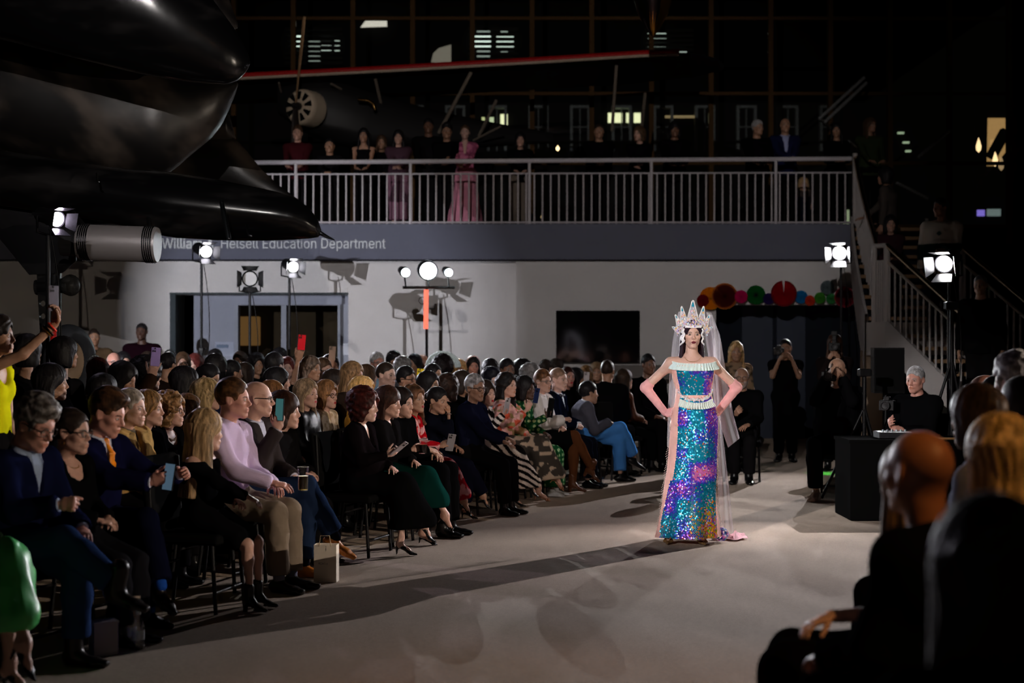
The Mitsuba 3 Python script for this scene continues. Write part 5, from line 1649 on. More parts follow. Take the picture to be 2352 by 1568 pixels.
# sequins: small tilted discs in rows over the front panel
disc = np.array([[math.cos(k * math.pi / 3), math.sin(k * math.pi / 3), 0] for k in range(6)])
sv, sf, scol = [], [], []
TEAL, BLUE, VIO, PINK, GOLD, GREEN, SILV = S(20, 150, 185), S(58, 84, 214), S(128, 66, 214), S(225, 120, 200), S(255, 176, 50), S(110, 220, 70), S(220, 225, 245)
row = 0
for t in np.arange(845, 1229, 2.6):
    row += 1
    n_ = 56
    for i in range(n_):
        a = -1.25 + 2.75 * (i + .5 * (row % 2)) / n_
        left = -.86 + .1 * math.sin(t * .02) - (.1 if t > 1100 else 0); right = 1.02 if t < 920 else 1.3
        if t > 1090: right = 1.25 - (t - 1090) / 146 * .25
        if a < left or a > right or (905 < t < 916 and abs(a) < .7): continue
        p = gown(np.array(t), np.array(a), .004); du = gown(np.array(t), np.array(a + .02), .004) - p; dv = gown(np.array(t + 2.), np.array(a), .004) - p
        nn = nrm(np.cross(dv, du)); nn = nn if nn[1] < 0 else -nn
        if -nn[1] < -.2: continue
        nn = nrm(nn + rg.normal(0, .13, 3) + V(0, 0, -.03)); u_ = nrm(np.cross(nn, V(.1, .2, 1))); w_ = np.cross(nn, u_)
        q = meshkit.noise(np.array([p[0] * 9, t * .025, 1.]), 4) + .25 * (rg.rand() - .5)
        c = TEAL if q < .42 else BLUE if q < .6 else VIO if q < .8 else PINK
        g_ = np.clip((t - 1130) / 80, 0, 1) * np.clip((a + .1) / .6, 0, 1)
        if rg.rand() < g_ * .95: c = GOLD if rg.rand() < .62 else GREEN if rg.rand() < .5 else PINK
        if rg.rand() < .06: c = SILV
        if rg.rand() < .02: c = S(255, 110, 60)
        o = len(sv) * 6
        sv.append(p + .0064 * (disc[:, :1] * u_ + disc[:, 1:2] * w_)); scol.append(c)
        sf += [[o, o + 1, o + 2], [o, o + 2, o + 3], [o, o + 3, o + 4], [o, o + 4, o + 5]]
sv = np.vstack(sv); scv = np.repeat(np.array(scol), 6, 0)
part(KEYM, 'sequins', trimesh.Trimesh(sv, np.array(sf), process=False), 'm_sequin', lambda v: scv, False, kind='stuff', label='iridescent blue, teal and violet sequins')


def ruffle(t0, t1, a0, a1, waves, amp, name, col, sag=0., out=.012):
    a = np.linspace(a0, a1, waves * 6); rows = []
    for k, tq in enumerate(np.linspace(t0, t1, 5)):
        sg = sag * (1 - ((a - (a0 + a1) / 2) / ((a1 - a0) / 2)) ** 2)
        w = amp * (.35 + abs(k - 1.5) * .4) * np.sin(a / (a1 - a0) * waves * 2 * np.pi + k * .4)
        rows.append(np.array([gown(np.array(tq + s_), np.array(x), out + y + .004 * k) for x, y, s_ in zip(a, w, sg)]))
    part(KEYM, name, grid_surface(np.array(rows)), 'm_satin', col)


ruffle(828, 845, -1.62, 1.62, 24, .010, 'bust_ruffle', S(214, 232, 230), 6, .006)
ruffle(915, 930, -.8, .85, 18, .014, 'peplum_ruffle', S(224, 232, 226), 8, .016)


HC, RH_ = J.Hc, J.Rh[:3, :3]
def hp_(x, y, z): return HC + RH_ @ (V(x, y, z) * J.hs)


def beads(pts, r, name, col, mat='m_crystal', sub=1, label=None):
    ms = []; cs = []
    base = trimesh.creation.icosphere(sub)
    for i, p in enumerate(pts):
        rr = r if np.isscalar(r) else r[i]
        ms.append(base.vertices * rr + p); cs.append(np.tile(col[i % len(col)], (len(base.vertices), 1)))
    f = np.vstack([base.faces + k * len(base.vertices) for k in range(len(ms))]); cs = np.vstack(cs)
    part(KEYM, name, trimesh.Trimesh(np.vstack(ms), f, process=False), mat, lambda v: cs, True, kind='stuff', label=label)


CRY = [S(235, 235, 245), S(250, 225, 190), S(210, 230, 240), S(235, 200, 220), S(245, 245, 245)]
pts = [gown(np.array(902 + 15 * (1 - (a / .95) ** 2) + rg.normal(0, 2.2)), np.array(a), .014) for a in np.linspace(-1.1, 1.1, 150)]
beads(pts, rg.uniform(.004, .008, 150), 'jewelled_belt', CRY)
pts = [gown(np.array(842 + 3 * math.sin(a * 3) + rg.normal(0, 2)), np.array(a), .006) for a in np.linspace(-.95, 1.0, 90)]
beads(pts, .004, 'bust_crystals', [S(220, 160, 120), S(250, 200, 160), S(240, 225, 215)])
pts = []
for a0 in (-1.5, 1.5):
    for t in np.linspace(930, 1228, 56):
        for k in range(3): pts.append(gown(np.array(t + 2 * k), np.array(a0), .006 + .009 * k * (1 + .5 * math.sin(t)) * .6))
beads(pts, .0036, 'side_fringe', [S(235, 215, 205), S(250, 240, 235)], sub=0)
# gloves: sheer pink from the upper arm to the finger tips
for q in (1, -1):
    a_, b_, c_, MHd, hp, fd = J.arm[q]
    e0 = a_ + (b_ - a_) * .78
    gl_ = field_mesh([cap(e0, b_, .041, .0385, k=.02), cap(b_, c_, .0385, .028, k=.02), cut(e0, a_ - b_, .07)], .0065)
    hm = hand_mesh(hp, .0036); hm2 = trimesh.Trimesh(np.asarray(hm.vertices) + vnormals(hm) * .0016, hm.faces, process=False)
    hm2 = moved(hm2, MHd) if q == -1 else flipped(hm2, MHd)
    part(KEYM, 'glove', folds(join([gl_, hm2]), .0016, 40, 3), 'm_cloth', tone(S(214, 158, 158), 8, .07, 40), label='sheer pink opera glove')
# crown: beaded cap and five tall rimmed spikes on an arc
HC, RH_ = J.Hc, J.Rh[:3, :3]
def hp_(x, y, z): return HC + RH_ @ (V(x, y, z) * J.hs)
kp = np.array([(-.128, -.02), (-.142, .05), (-.115, .095), (-.06, .125), (0, .15), (.06, .125), (.115, .095), (.142, .05), (.128, -.02), (.1, .045), (.06, .075), (0, .088), (-.06, .075), (-.1, .045)])
kpm = extrude(Polygon(kp), .008); kv = np.asarray(kpm.vertices)
part(KEYM, 'crown_plate', trimesh.Trimesh(np.array([hp_(.032 - 2.2 * v[0] ** 2 + v[2], v[0], v[1]) for v in kv]), kpm.faces, process=False), 'm_crystal', S(205, 196, 206), False)
_kp = Polygon(kp); pts = []
while len(pts) < 330:
    y, z = rg.uniform(-.142, .142), rg.uniform(-.02, .15)
    if _kp.contains(__import__('shapely').geometry.Point(y, z)): pts.append(hp_(.047 - 2.2 * y * y + rg.uniform(0, .006), y, z))
beads(pts, rg.uniform(.0035, .0075, 330), 'plate_crystals', CRY + [S(248, 222, 190), S(205, 190, 235)], sub=1)
caps = []
for i in range(420):
    th = rg.uniform(-1.75, 1.75); ph = rg.uniform(.34, 1.25)
    n_ = V(math.cos(ph) * math.cos(th), math.cos(ph) * math.sin(th), math.sin(ph))
    pz = V(-.012, 0, .035) + n_ * V(.112, .092, .105)
    if pz[0] > .0 and pz[2] < .066: continue
    caps.append(hp_(*pz))
cap_m = trimesh.Trimesh(*[(lambda m: (m.vertices, m.faces))(trimesh.creation.icosphere(3))][0], process=False)
cv = np.asarray(cap_m.vertices); keep = (cv[:, 2] > .28 - .45 * np.clip(-cv[:, 0], -.05, 1))[cap_m.faces].all(1)
part(KEYM, 'crown_cap', trimesh.Trimesh(np.array([hp_(*(V(-.012, 0, .035) + n * V(.108, .089, .1))) for n in cv]), np.asarray(cap_m.faces)[keep], process=False), 'm_crystal', S(196, 186, 214))
beads(caps, rg.uniform(.0045, .009, len(caps)), 'crown_crystals', CRY + [S(160, 140, 220), S(245, 215, 170)], label='crystals and pearls of the crown')
for y, z0, w, h_, tilt in ((0, .105, .10, .185, 0.), (.072, .10, .06, .14, .16), (-.072, .10, .06, .14, -.16), (.108, .075, .045, .10, .4), (-.108, .075, .045, .10, -.4), (.122, .03, .036, .06, 1.0), (-.122, .03, .036, .06, -1.0)):
    o = np.array([(-.5, 0), (-.42, .25), (-.2, .7), (-.08, .96), (0, 1.0), (.08, .96), (.2, .7), (.42, .25), (.5, 0)]) * [w, h_]
    R_ = np.array([[math.cos(tilt), math.sin(tilt)], [-math.sin(tilt), math.cos(tilt)]])
    def spk(xy, x=.03, off=0.): 
        xy = np.asarray(xy) @ R_.T
        return hp_(x + off - .25 * abs(y), y + xy[0], z0 + xy[1])
    pl = trimesh.convex.convex_hull(np.vstack([[spk(p, off=-.004) for p in o], [spk(p, off=.004) for p in o]]))
    part(KEYM, 'crown_spike', pl, 'm_crystal', S(200, 194, 204), False)
    part(KEYM, 'spike_rim', tube([spk(p, off=.003) for p in o], .0048, 6), 'm_crystal', S(238, 238, 240))
    ge = o * .62 + [0, h_ * .30]; ge = ge[2:7]
    part(KEYM, 'spike_gem', trimesh.convex.convex_hull(np.vstack([[spk(p, off=.003) for p in ge], [spk(p * .85 + np.array([0, h_ * .08]), off=.011) for p in ge]])), 'm_satin', S(20, 130, 160), False)
    pts = [spk((rg.uniform(-.36, .36) * w * (1 - v_) , v_ * h_), off=.009) for v_ in rg.uniform(.02, .62, 26)]
    beads(pts, rg.uniform(.004, .0085, 26), 'spike_crystals', CRY + [S(240, 190, 120)])
pts = []
for q in (1, -1):
    for k in range(5):
        for i in range(11 + k): pts.append(hp_(.058 - .015 * k, q * (.078 + .006 * math.sin(i) + .004 * k), .045 - .0098 * i))
for i in range(19):
    y = -.066 + .132 * i / 18
    for k in range(2): pts.append(hp_(.092 - .55 * y * y * 10, y, .072 - .010 * k))
beads(pts, .0066, 'pearl_strands', [S(240, 240, 245), S(225, 230, 240), S(245, 238, 235)], 'm_plastic', label='pearl strands framing the face')
part(KEYM, 'pendant', join([tube([J.c7 + J.f * (.075 + .02 * math.cos(a)) + J.l * .07 * math.sin(a) + J.u * (.02 - .05 * math.cos(a)) for a in np.linspace(-1.4, 1.4, 15)], .0012, 5)]), 'm_metal', S(220, 180, 110))
# veil of white tulle: three hanging sheets
scene['m_tulle'] = {'type': 'mask', 'opacity': .30, 'bsdf': {'type': 'twosided', 'bsdf': {'type': 'diffuse', 'reflectance': rgb((.80, .78, .84))}}}


def sheet(left, right, d0, d1, nf=4, amp=.03, n=30, m=34):
    """left / right: polylines of picture points; hung from depth d0 at the top to d1 at the foot"""
    L_, R_ = np.array(left, float), np.array(right, float)
    tl = np.linspace(0, 1, m); rows = []
    for t in tl:
        k = t * (len(L_) - 1)
        l_ = np.array([np.interp(k, np.arange(len(L_)), L_[:, c]) for c in (0, 1)]); k2 = t * (len(R_) - 1)
        r_ = np.array([np.interp(k2, np.arange(len(R_)), R_[:, c]) for c in (0, 1)])
        rr = []
        for s_ in np.linspace(0, 1, n):
            d = d0 + (d1 - d0) * t + amp * (.4 + t) * math.sin(s_ * nf * 2 + t * 1.5) ; x, y = l_ * (1 - s_) + r_ * s_
            rr.append(P(x, y, d))
        rows.append(rr)
    return grid_surface(np.array(rows))


V0 = sheet([(1558, 716), (1545, 780), (1538, 860), (1534, 940), (1532, 1025)], [(1572, 714), (1562, 780), (1556, 860), (1552, 950), (1552, 1035)], 11.12, 11.25)
V1 = sheet([(1614, 716), (1622, 790), (1634, 860), (1642, 940), (1672, 1028)], [(1634, 718), (1656, 780), (1668, 860), (1684, 950), (1699, 1006)], 11.14, 11.3)
V2 = sheet([(1612, 722), (1630, 840), (1645, 960), (1648, 1100), (1650, 1232)], [(1640, 740), (1648, 840), (1656, 960), (1672, 1100), (1686, 1230)], 11.18, 11.45)
V3 = sheet([(1630, 724), (1636, 780), (1640, 850)], [(1636, 722), (1654, 770), (1656, 840)], 11.05, 11.12, 5)
for m_ in (V0, V1, V2, V3):
    k = uniq(KEYM + '__veil'); scene[k] = mikit.ply(m_, 'm_tulle', smooth=True); labels[k] = {'label': 'sheer white tulle veil'}
# train of pale pink tulle and a sequin flower on the floor behind her
tr = []
u, w = np.meshgrid(np.linspace(0, 1, 44), np.linspace(0, 1, 20), indexing='ij')
base = P(1640, 1247, 11.2); base[2] = 0
q = np.stack([base[0] + .02 + u * .24, base[1] - .12 + w * .34 + .05 * np.sin(u * 9), .014 + .075 * np.abs(meshkit.noise(np.stack([u * 7, w * 5, u * 0], -1), 2) - .35) * np.sin(np.clip(w, .02, .98) * np.pi) * (1.35 - u) * 1.8], -1)
part(KEYM, 'train', grid_surface(q), 'm_cloth', tone(S(232, 190, 196), 3, .1, 30), label='crumpled pink tulle train')
fl_c = P(1657, 1243, 11.02); fl_c[2] = .06
pv, pf, pc_ = [], [], []
for i in range(150):
    n_ = nrm(rg.normal(0, 1, 3) - V(0, .8, -.2)); p = fl_c + n_ * V(.055, .045, .055); p[2] = max(p[2], .01)
    u_ = nrm(np.cross(n_, V(.3, .2, 1))); w_ = np.cross(n_, u_); o = len(pv) * 6
    pv.append(p + .009 * (disc[:, :1] * u_ + disc[:, 1:2] * w_)); pc_.append((BLUE, VIO, PINK, SILV, TEAL)[i % 5]); pf += [[o, o + 1, o + 2], [o, o + 2, o + 3], [o, o + 3, o + 4], [o, o + 4, o + 5]]
pcv = np.repeat(np.array(pc_), 6, 0)
part(KEYM, 'sequin_flower', trimesh.Trimesh(np.vstack(pv), np.array(pf), process=False), 'm_sequin', lambda v: pcv, False, kind='stuff', label='blue and violet sequin flower on the train')
# ================================================================ things held and worn
def phone(label, colr=(.02, .02, .022), side=-1, screen=(.05, .06, .06), tilt=0., up=None, off=(0, 0, 0), land=False, spots=3, face=None, sz=1.):
    def fn(J):
        W, M, fd = J.arm[side][2], J.arm[side][3], J.arm[side][5]
        c = W + fd * .125 * J.s + np.asarray(off, float)
        n = nrm((J.Hc - c)) if face is None else nrm(face)                     # the screen looks back at the holder
        if face is None: n = nrm(n * [1, 1, .35] + [0, 0, tilt])
        u_ = nrm(fd * .55 + V(0, 0, 1)) if up is None else nrm(up)
        u_ = nrm(u_ - n * (u_ @ n)); x_ = np.cross(u_, n)
        if land: u_, x_ = x_, -u_
        R = np.eye(4); R[:3, 0], R[:3, 1], R[:3, 2] = x_, u_, n
        R[:3, :3] *= sz
        root = thing('phone', label, 'phone')
        put(root, moved(rbox((.074, .152, .0095), .0042, 1), R, c), 'm_plastic', colr, 40)
        k = uniq(root + '__screen')
        sm = moved(box((-.033, -.071, .0046), (.033, .071, .0056)), R, c)
        if screen is not None and max(screen) > .03: scene[k] = mikit.ply(sm, {'type': 'diffuse', 'reflectance': rgb((.02, .02, .02))}, emitter=emit(screen))
        else: put(k, sm, 'm_plastic', (.006, .006, .008), False)
        part(root, 'camera_plate', moved(rbox((.034, .036, .004), .0018, 1), R, c + R[:3, :3] @ V(.016, .052, -.006)), 'm_plastic', np.asarray(colr) * .7, 40)
        for i in range(spots):
            part(root, 'lens', moved(trimesh.creation.cylinder(.0065, .003, sections=10), R, c + R[:3, :3] @ V(.009 + .015 * (i % 2), .045 + .015 * (i // 2) + (.007 if i == 2 else 0), -.009)), 'm_plastic', (.004, .004, .005), 40)
    return fn


def tumbler(label, liquid, side=-1, off=(0, 0, 0), h=.11, r=.036):
    def fn(J):
        c = J.arm[side][2] + J.arm[side][5] * .085 * J.s + np.asarray(off, float) - V(0, 0, .02)
        root = thing('drinking_glass', label, 'glass')
        scene[root] = mikit.ply(lathe([(0, 0), (r * .85, 0), (r, h)], 20, (0, 0, 1), c - V(0, 0, h / 2)), 'm_glass', smooth=40)
        part(root, 'drink', lathe([(0, .006), (r * .83, .006), (r * .93, h * .62), (0, h * .62)], 20, (0, 0, 1), c - V(0, 0, h / 2)), 'm_plastic', liquid, 40)
        part(root, 'rim', tube([c + V(r * math.cos(a), r * math.sin(a), h / 2) for a in np.linspace(0, 2 * np.pi, 21)[:-1]], .0016, 5, closed=True), 'm_plastic', (.5, .5, .5))
    return fn


def bracelet(side, col, name='bracelet', r=.031, w=.006, at=.93, mat='m_metal'):
    def fn(J):
        b, c = J.arm[side][1:3]; d = nrm(c - b); p = b + (c - b) * at
        a1 = nrm(np.cross(d, [.2, .3, .9])); a2 = np.cross(d, a1)
        part(J.key, name, tube([p + r * J.s * (a1 * math.cos(a) + a2 * math.sin(a)) for a in np.linspace(0, 2 * np.pi, 19)[:-1]], w, 6, closed=True), mat, col)
    return fn


def earrings(col):
    def fn(J):
        for q in (1, -1):
            c = J.Hc + J.Rh[:3, :3] @ (V(-.012, .083 * q, -.055) * J.hs)
            part(J.key, 'earring', tube([c + .013 * (J.Rh[:3, 0] * math.cos(a) + J.Rh[:3, 2] * math.sin(a)) for a in np.linspace(0, 2 * np.pi, 13)[:-1]], .0026, 5, closed=True), 'm_metal', col)
    return fn


def necklace(col, bead=.005, drop=.07, mat='m_metal'):
    def fn(J):
        n = 34; ms = []
        for i in range(n):
            a = -math.pi + 2 * math.pi * i / n
            p = J.c7 + J.f * (.02 + .075 * math.cos(a)) * J.s + J.l * .075 * math.sin(a) * J.s + J.u * (.03 - drop * (.5 + .5 * math.cos(a)) ** 1.5) * J.s
            s_ = trimesh.creation.icosphere(1, bead); s_.apply_translation(p); ms.append(s_)
        part(J.key, 'necklace', join(ms), mat, col)
    return fn


def headband(col, r=.004, z=.075, spark=False, mat='m_metal'):
    def fn(J):
        pts = [J.Hc + J.Rh[:3, :3] @ (V(.03 * math.cos(a) ** 2 + .0, .094 * math.sin(a), .02 + .115 * math.cos(a)) * J.hs) for a in np.linspace(-1.5, 1.5, 15)]
        part(J.key, 'headband', tube(pts, r, 6), mat, col)
        if spark:
            ms = []
            for i in range(13):
                a = -.9 + 1.8 * i / 12; s_ = trimesh.creation.icosphere(1, .007 if i % 2 else .011)
                s_.apply_translation(J.Hc + J.Rh[:3, :3] @ (V(.03, .094 * math.sin(a), .04 + .122 * math.cos(a)) * J.hs)); ms.append(s_)
            part(J.key, 'tiara', join(ms), 'm_metal', S(220, 230, 235), kind='stuff')
    return fn


def rd(px, k, back=.0):
    """depth of seat row k (0 = front) where the sight line at px meets it"""
    X0, Y0 = -2.3 - (.805 * k + back), 7.0 + .272 * k
    s = (px - CX) / F
    return Y0 + .947 * (s * Y0 - X0) / (.32 - s * .947)


FR = -18.7
NAVY, BLK, BLK2 = S(16, 20, 46), (.0035, .0035, .004), (.006, .0055, .006)
JEANS = S(38, 55, 92)

def tall_boots(J, col):
    prm = []
    for q in (1, -1):
        h, K, An, td = J.leg[q]
        part(J.key, 'boot_shaft', folds(field_mesh([cap(h + (K - h) * .72, K, .072 * J.s, .066 * J.s, k=.04), cap(K, K + (An - K) * .35, .066 * J.s, .061 * J.s, k=.03), cap(K + (An - K) * .35, An, .061 * J.s, .044 * J.s, k=.03)], J.L['cloth']), .004, 12, 3), 'm_cloth', tone(col, 3))



# ================================================================ front row, from the camera away
person('seated woman at the left edge in a green satin skirt, hands together', (-118, 985), 6.35, FR, sex='f', hair=('long', 'dark'), top=dict(kind='shirt', color=S(20, 30, 20), sleeve=.9), bottom=dict(kind='skirt', color=S(58, 180, 84), mat='m_satin', length=.82, fl=.0, fold=.016), shoes=('heel', BLK), legs='cross', arms=('lap', ((.33, .0, 1.02), (.55, -.2, .85), (.1, .95, .1), 'flat')), extras=[bracelet(-1, S(190, 180, 60))])
person('grey haired man in a navy blazer and blue jeans looking down, front row left', (82, 975), 6.85, FR - 4, hyaw=-22, pitch=24, sex='m', skin='ruddy', hair=('thick', S(58, 50, 46), S(150, 145, 142)), glasses=S(25, 15, 12), girth=1.08,
       top=dict(kind='jacket', color=NAVY, shirt=S(150, 165, 190), neck='v'), bottom=dict(kind='jeans', color=JEANS, end=.86), shoes=('boot', S(22, 16, 14), S(12, 12, 16)), legs='fourr', arms=('lap', ((.36, -.02, .83), (.9, -.25, .1), (.3, .9, .5), 'fist')), extras=[bracelet(-1, S(190, 150, 60), 'watch', at=.97)], lean=.14)
person('woman in black with pinned up dark hair and thick black glasses between two suited men', (166, 992), 7.35, FR, hyaw=-12, pitch=4, hair=('updo', 'dark'), glasses=(.004, .004, .005), top=dict(kind='knit', color=BLK, neck='scoop'), bottom=dict(kind='trousers', color=(.008, .008, .01), fold=.012), shoes=('boot', BLK), legs='sit', arms=('lap', 'lap'), extras=[earrings(S(210, 160, 80)), necklace(S(190, 150, 80), .003)], lean=.0)
person('man in a navy suit with an orange tie reading his phone, front row', (247, 950), 7.62, FR - 5, hyaw=-10, pitch=20, sex='m', skin='ruddy', hair=('quiff', S(40, 28, 20), S(90, 60, 40)), girth=1.05, top=dict(kind='jacket', color=S(17, 18, 46), shirt=S(205, 208, 225), tie=S(240, 140, 20), vdepth=.42), bottom=dict(color=S(14, 16, 34)), shoes=('oxford', S(20, 13, 12), S(30, 70, 150)), legs='cross', arms=(((.44, .05, .86), (.8, -.3, .2), (.4, .7, .4), 'phone'), ((.46, -.10, .84), (.85, -.25, .25), (.3, .9, -.2), 'phone')),
       extras=[phone('black phone with a blue lit screen held by the man in the orange tie', (.012, .012, .014), -1, (.05, .085, .12), up=(.12, .1, 1), face=(-.45, -.85, .15)), bracelet(-1, S(200, 165, 80), 'watch')], lean=.1)
person('woman with long blonde hair and bare shoulders in a black dress, seen from behind', (474, 990), 8.25, FR + 6, hyaw=38, pitch=4, hair=('verylong', 'light', 'gold'), skin='fair', top=dict(kind='dress', color=BLK, neck='off', sleeve=.97), bottom=dict(kind='skirt', color=BLK, length=.40), shoes=('bootie', BLK), legs='sit', arms=('lap', ((.5, -.03, .72), (1, -.2, -.55), (.6, 0, 1), 'relaxed')), lean=.02, extras=[])
person('man in a pale lilac shirt and khaki trousers, beside the long haired blonde', (537, 917), 8.95, FR, hyaw=-4, pitch=2, sex='m', skin='ruddy', hair=('short', S(50, 33, 22), S(105, 70, 42)), top=dict(kind='shirt', color=S(196, 176, 206), neck='collar', sleeve=.97, fold=.009), bottom=dict(color=S(120, 106, 92)), shoes=('oxford', S(20, 16, 15), S(110, 110, 125)), legs='sit', arms=('lap', ((.40, -.08, .70), (.9, -.4, -.2), (.3, .2, 1), 'relaxed')), extras=[tumbler('tall lit glass of white wine on the lap of the man in lilac', S(225, 205, 120), -1, (.12, 0, .06), .15, .035)])
person('bald man with glasses in a dark brown jacket, filming with his phone', (592, 916), 9.35, FR, hyaw=6, pitch=2, sex='m', skin='fair', hair=('bald', 'brown'), glasses=(.01, .008, .008), girth=1.06, top=dict(kind='jacket', color=S(48, 42, 42), shirt=S(180, 180, 195)), bottom=dict(kind='jeans', color=S(30, 42, 66), end=.9), shoes=('oxford', S(168, 98, 34), S(16, 16, 22)), legs='crossr', arms=('lap', ((.33, .02, 1.04), (.1, -.15, 1), (.5, .85, -.1), 'phone', (.4, .3, -1.))), extras=[phone('phone with a teal screen held up by the bald man', (.01, .01, .012), -1, (.03, .10, .10), face=(-.55, -.8, .05), off=(.0, -.02, .02))])
person('woman with auburn curled bob in a sheer black blouse holding a phone', (838, 932), 10.4, FR, hyaw=-14, pitch=4, hair=('curlybob', S(40, 16, 15), S(84, 34, 30)), skin='pale', lips=S(120, 30, 45), girth=1.12, top=dict(kind='shirt', color=S(16, 12, 14), neck='deep', sleeve=.97), bottom=dict(kind='skirt', color=BLK, length=.95, fl=.03), shoes=('heel', BLK), legs='crossr', arms=('lap', ((.34, -.06, .80), (.8, -.3, .45), (.3, .85, -.3), 'phone')), extras=[phone('pale grey phone held low by the auburn haired woman', S(150, 140, 142), -1, None, up=(.3, .2, 1), face=(-.5, .3, .6))])
person('woman with dark fringe and long hair in black with a dark green skirt', (893, 925), 10.95, FR, hyaw=-20, pitch=3, hair=('fringe', S(36, 22, 18), S(70, 42, 32)), skin='fair', top=dict(kind='jacket', color=BLK2, neck='v'), bottom=dict(kind='skirt', color=S(8, 40, 36), length=.8, fl=.02), shoes=('sandal', BLK), legs='crossr', arms=('lap', ((.36, -.06, .80), (.7, -.5, .2), (.3, .9, .2), 'grip')), extras=[tumbler('short glass of amber drink held by the woman with a dark fringe', S(150, 60, 20), -1, (.02, -.02, .03))])
person('woman with side swept black hair in a black leather jacket', (924, 927), 11.5, FR, hyaw=-30, pitch=3, hair=('longfront', S(16, 12, 12), S(48, 34, 30)), skin='fair', top=dict(kind='jacket', color=BLK), bottom=dict(color=BLK), shoes=('boot', BLK), legs='sit', arms=('lap', 'clasp'), size=1.0)
person('woman with light brown hair in a red and white print blouse', (952, 918), 11.95, FR, hyaw=-36, pitch=-4, hair=('wavy', S(60, 40, 30), S(130, 90, 60)), skin='olive', lips=S(150, 60, 60), top=dict(kind='shirt', color=pattern('floral', S(190, 22, 34), S(225, 170, 170), .9, 3), neck='v', sleeve=.97), bottom=dict(kind='skirt', color=pattern('floral', S(120, 16, 26), S(160, 110, 110), .9, 3), length=.9), shoes=('sandal', BLK), legs='crossr', arms=('lap', ((.42, -.06, .74), (.8, -.4, .3), (.3, .85, .3), 'phone')), extras=[bracelet(-1, S(200, 160, 70), 'watch'), phone('grey backed phone on the lap of the woman in red print', S(130, 126, 130), -1, None, up=(.1, .1, 1), face=(-.4, .8, .2))])
person('woman with black hair tied back, her hand raised to her nose', (1006, 920), 12.35, FR, hyaw=-34, pitch=8, hair=('bun', 'black'), skin='olive', top=dict(kind='jacket', color=S(14, 16, 26), sleeve=.62), bottom=dict(color=S(14, 15, 28)), shoes=('heel', S(16, 14, 16)), legs='crossr', arms=('lap', ((.22, -.14, 1.10), (-.15, -.25, .9), (.9, .3, .1), 'relaxed', (.5, .2, -1))), extras=[bracelet(-1, S(200, 190, 180)), earrings(S(200, 170, 110))], girth=1.05)
person('woman with short silver hair and glasses in a navy jacket, hands on her knees', (1092, 892), 12.85, FR - 6, hyaw=-44, pitch=2, sex='f', hair=('short', S(110, 106, 106), S(215, 212, 212)), skin='tan', glasses=(.02, .012, .01), top=dict(kind='jacket', color=S(20, 22, 40), neck='crew'), bottom=dict(color=BLK2), shoes=('boot', BLK), legs='sit', arms=(((.38, -.05, .72), (.9, -.4, -.2), (.3, 0, 1), 'relaxed'), ((.44, -.05, .70), (1, -.1, -.4), (.4, 0, 1), 'spread')), girth=1.08, headk=1.03)
person('woman with red lipstick in black and white stripes, half hidden by the silver haired woman', (1117, 905), 13.3, FR, hyaw=-45, hair=('bob', 'dark'), lips=S(170, 30, 40), top=dict(kind='dress', color=pattern('zebra', S(215, 205, 200), S(20, 16, 16), .8, 2), neck='v'), bottom=dict(kind='skirt', color=pattern('zebra', S(190, 175, 165), S(18, 14, 14), .7, 4), length=.98, fl=.03), shoes=('heel', BLK), legs='crossr', arms=('lap', ((.35, .0, 1.0), (.3, -.25, .9), (.5, .85, -.1), 'phone')), extras=[phone('white phone with a dark camera held up by the woman in stripes', S(200, 195, 198), -1, (.04, .04, .04), face=(-.6, .5, .1))])
person('woman with long wavy black hair in a pink floral dress with puffed sleeves', (1166, 885), 13.7, FR, hyaw=-38, pitch=0, hair=('wavy', 'black', 'dark'), skin='fair', makeup=True, top=dict(kind='dress', color=pattern('floral', S(215, 165, 160), S(150, 130, 90), .8, 5, S(190, 120, 60)), neck='scoop', sleeve=.8, puff=.045), bottom=dict(kind='skirt', color=pattern('floral', S(60, 55, 50), S(170, 150, 130), .8, 5), length=.95), shoes=('sandal', S(170, 120, 90)), legs='crossr', arms=('lap', ((.36, .02, .98), (.3, -.25, .9), (.5, .85, -.1), 'phone')), extras=[phone('blue phone with a ring grip held up beside the floral dress', S(30, 44, 84), -1, (.04, .04, .04), face=(-.6, .5, .1), off=(.05, 0, .04))])
person('woman in a green dotted dress holding a black tablet upright', (1208, 893), 14.15, FR, hyaw=-30, hair=('bob', 'black'), skin='dark', top=dict(kind='dress', color=pattern('dots', S(20, 60, 34), S(150, 170, 120), .9, 6), sleeve=.9), bottom=dict(kind='skirt', color=pattern('dots', S(22, 66, 36), S(140, 165, 120), .9, 6), length=.97), shoes=('sneaker', S(205, 205, 205)), legs='sit', arms=('lap', ((.4, -.02, .9), (.3, -.25, .9), (.5, .85, -.1), 'phone')), extras=[phone('black tablet held upright in front of the woman in green dots', BLK, -1, None, face=(-.7, .5, .05), sz=1.35)])
person('woman with short brown hair and glasses in a white cardigan and tall brown boots', (1248, 876), 14.7, FR - 4, hyaw=-44, pitch=2, sex='f', hair=('short', S(70, 44, 30), S(130, 90, 60)), skin='fair', glasses=(.2, .17, .15), top=dict(kind='coat', color=S(205, 198, 195), shirt=S(215, 215, 218), neck='v', cuff=S(205, 198, 195)), bottom=dict(kind='skirt', color=BLK, length=.42), shoes=('bootie', S(82, 48, 28)), legs='crossr', arms=('clasp', ((.36, -.08, .80), (.6, -.7, .1), (.4, .2, .9), 'fist')), extras=[bracelet(-1, S(205, 165, 70), 'watch'), lambda J: tall_boots(J, S(84, 50, 30))])
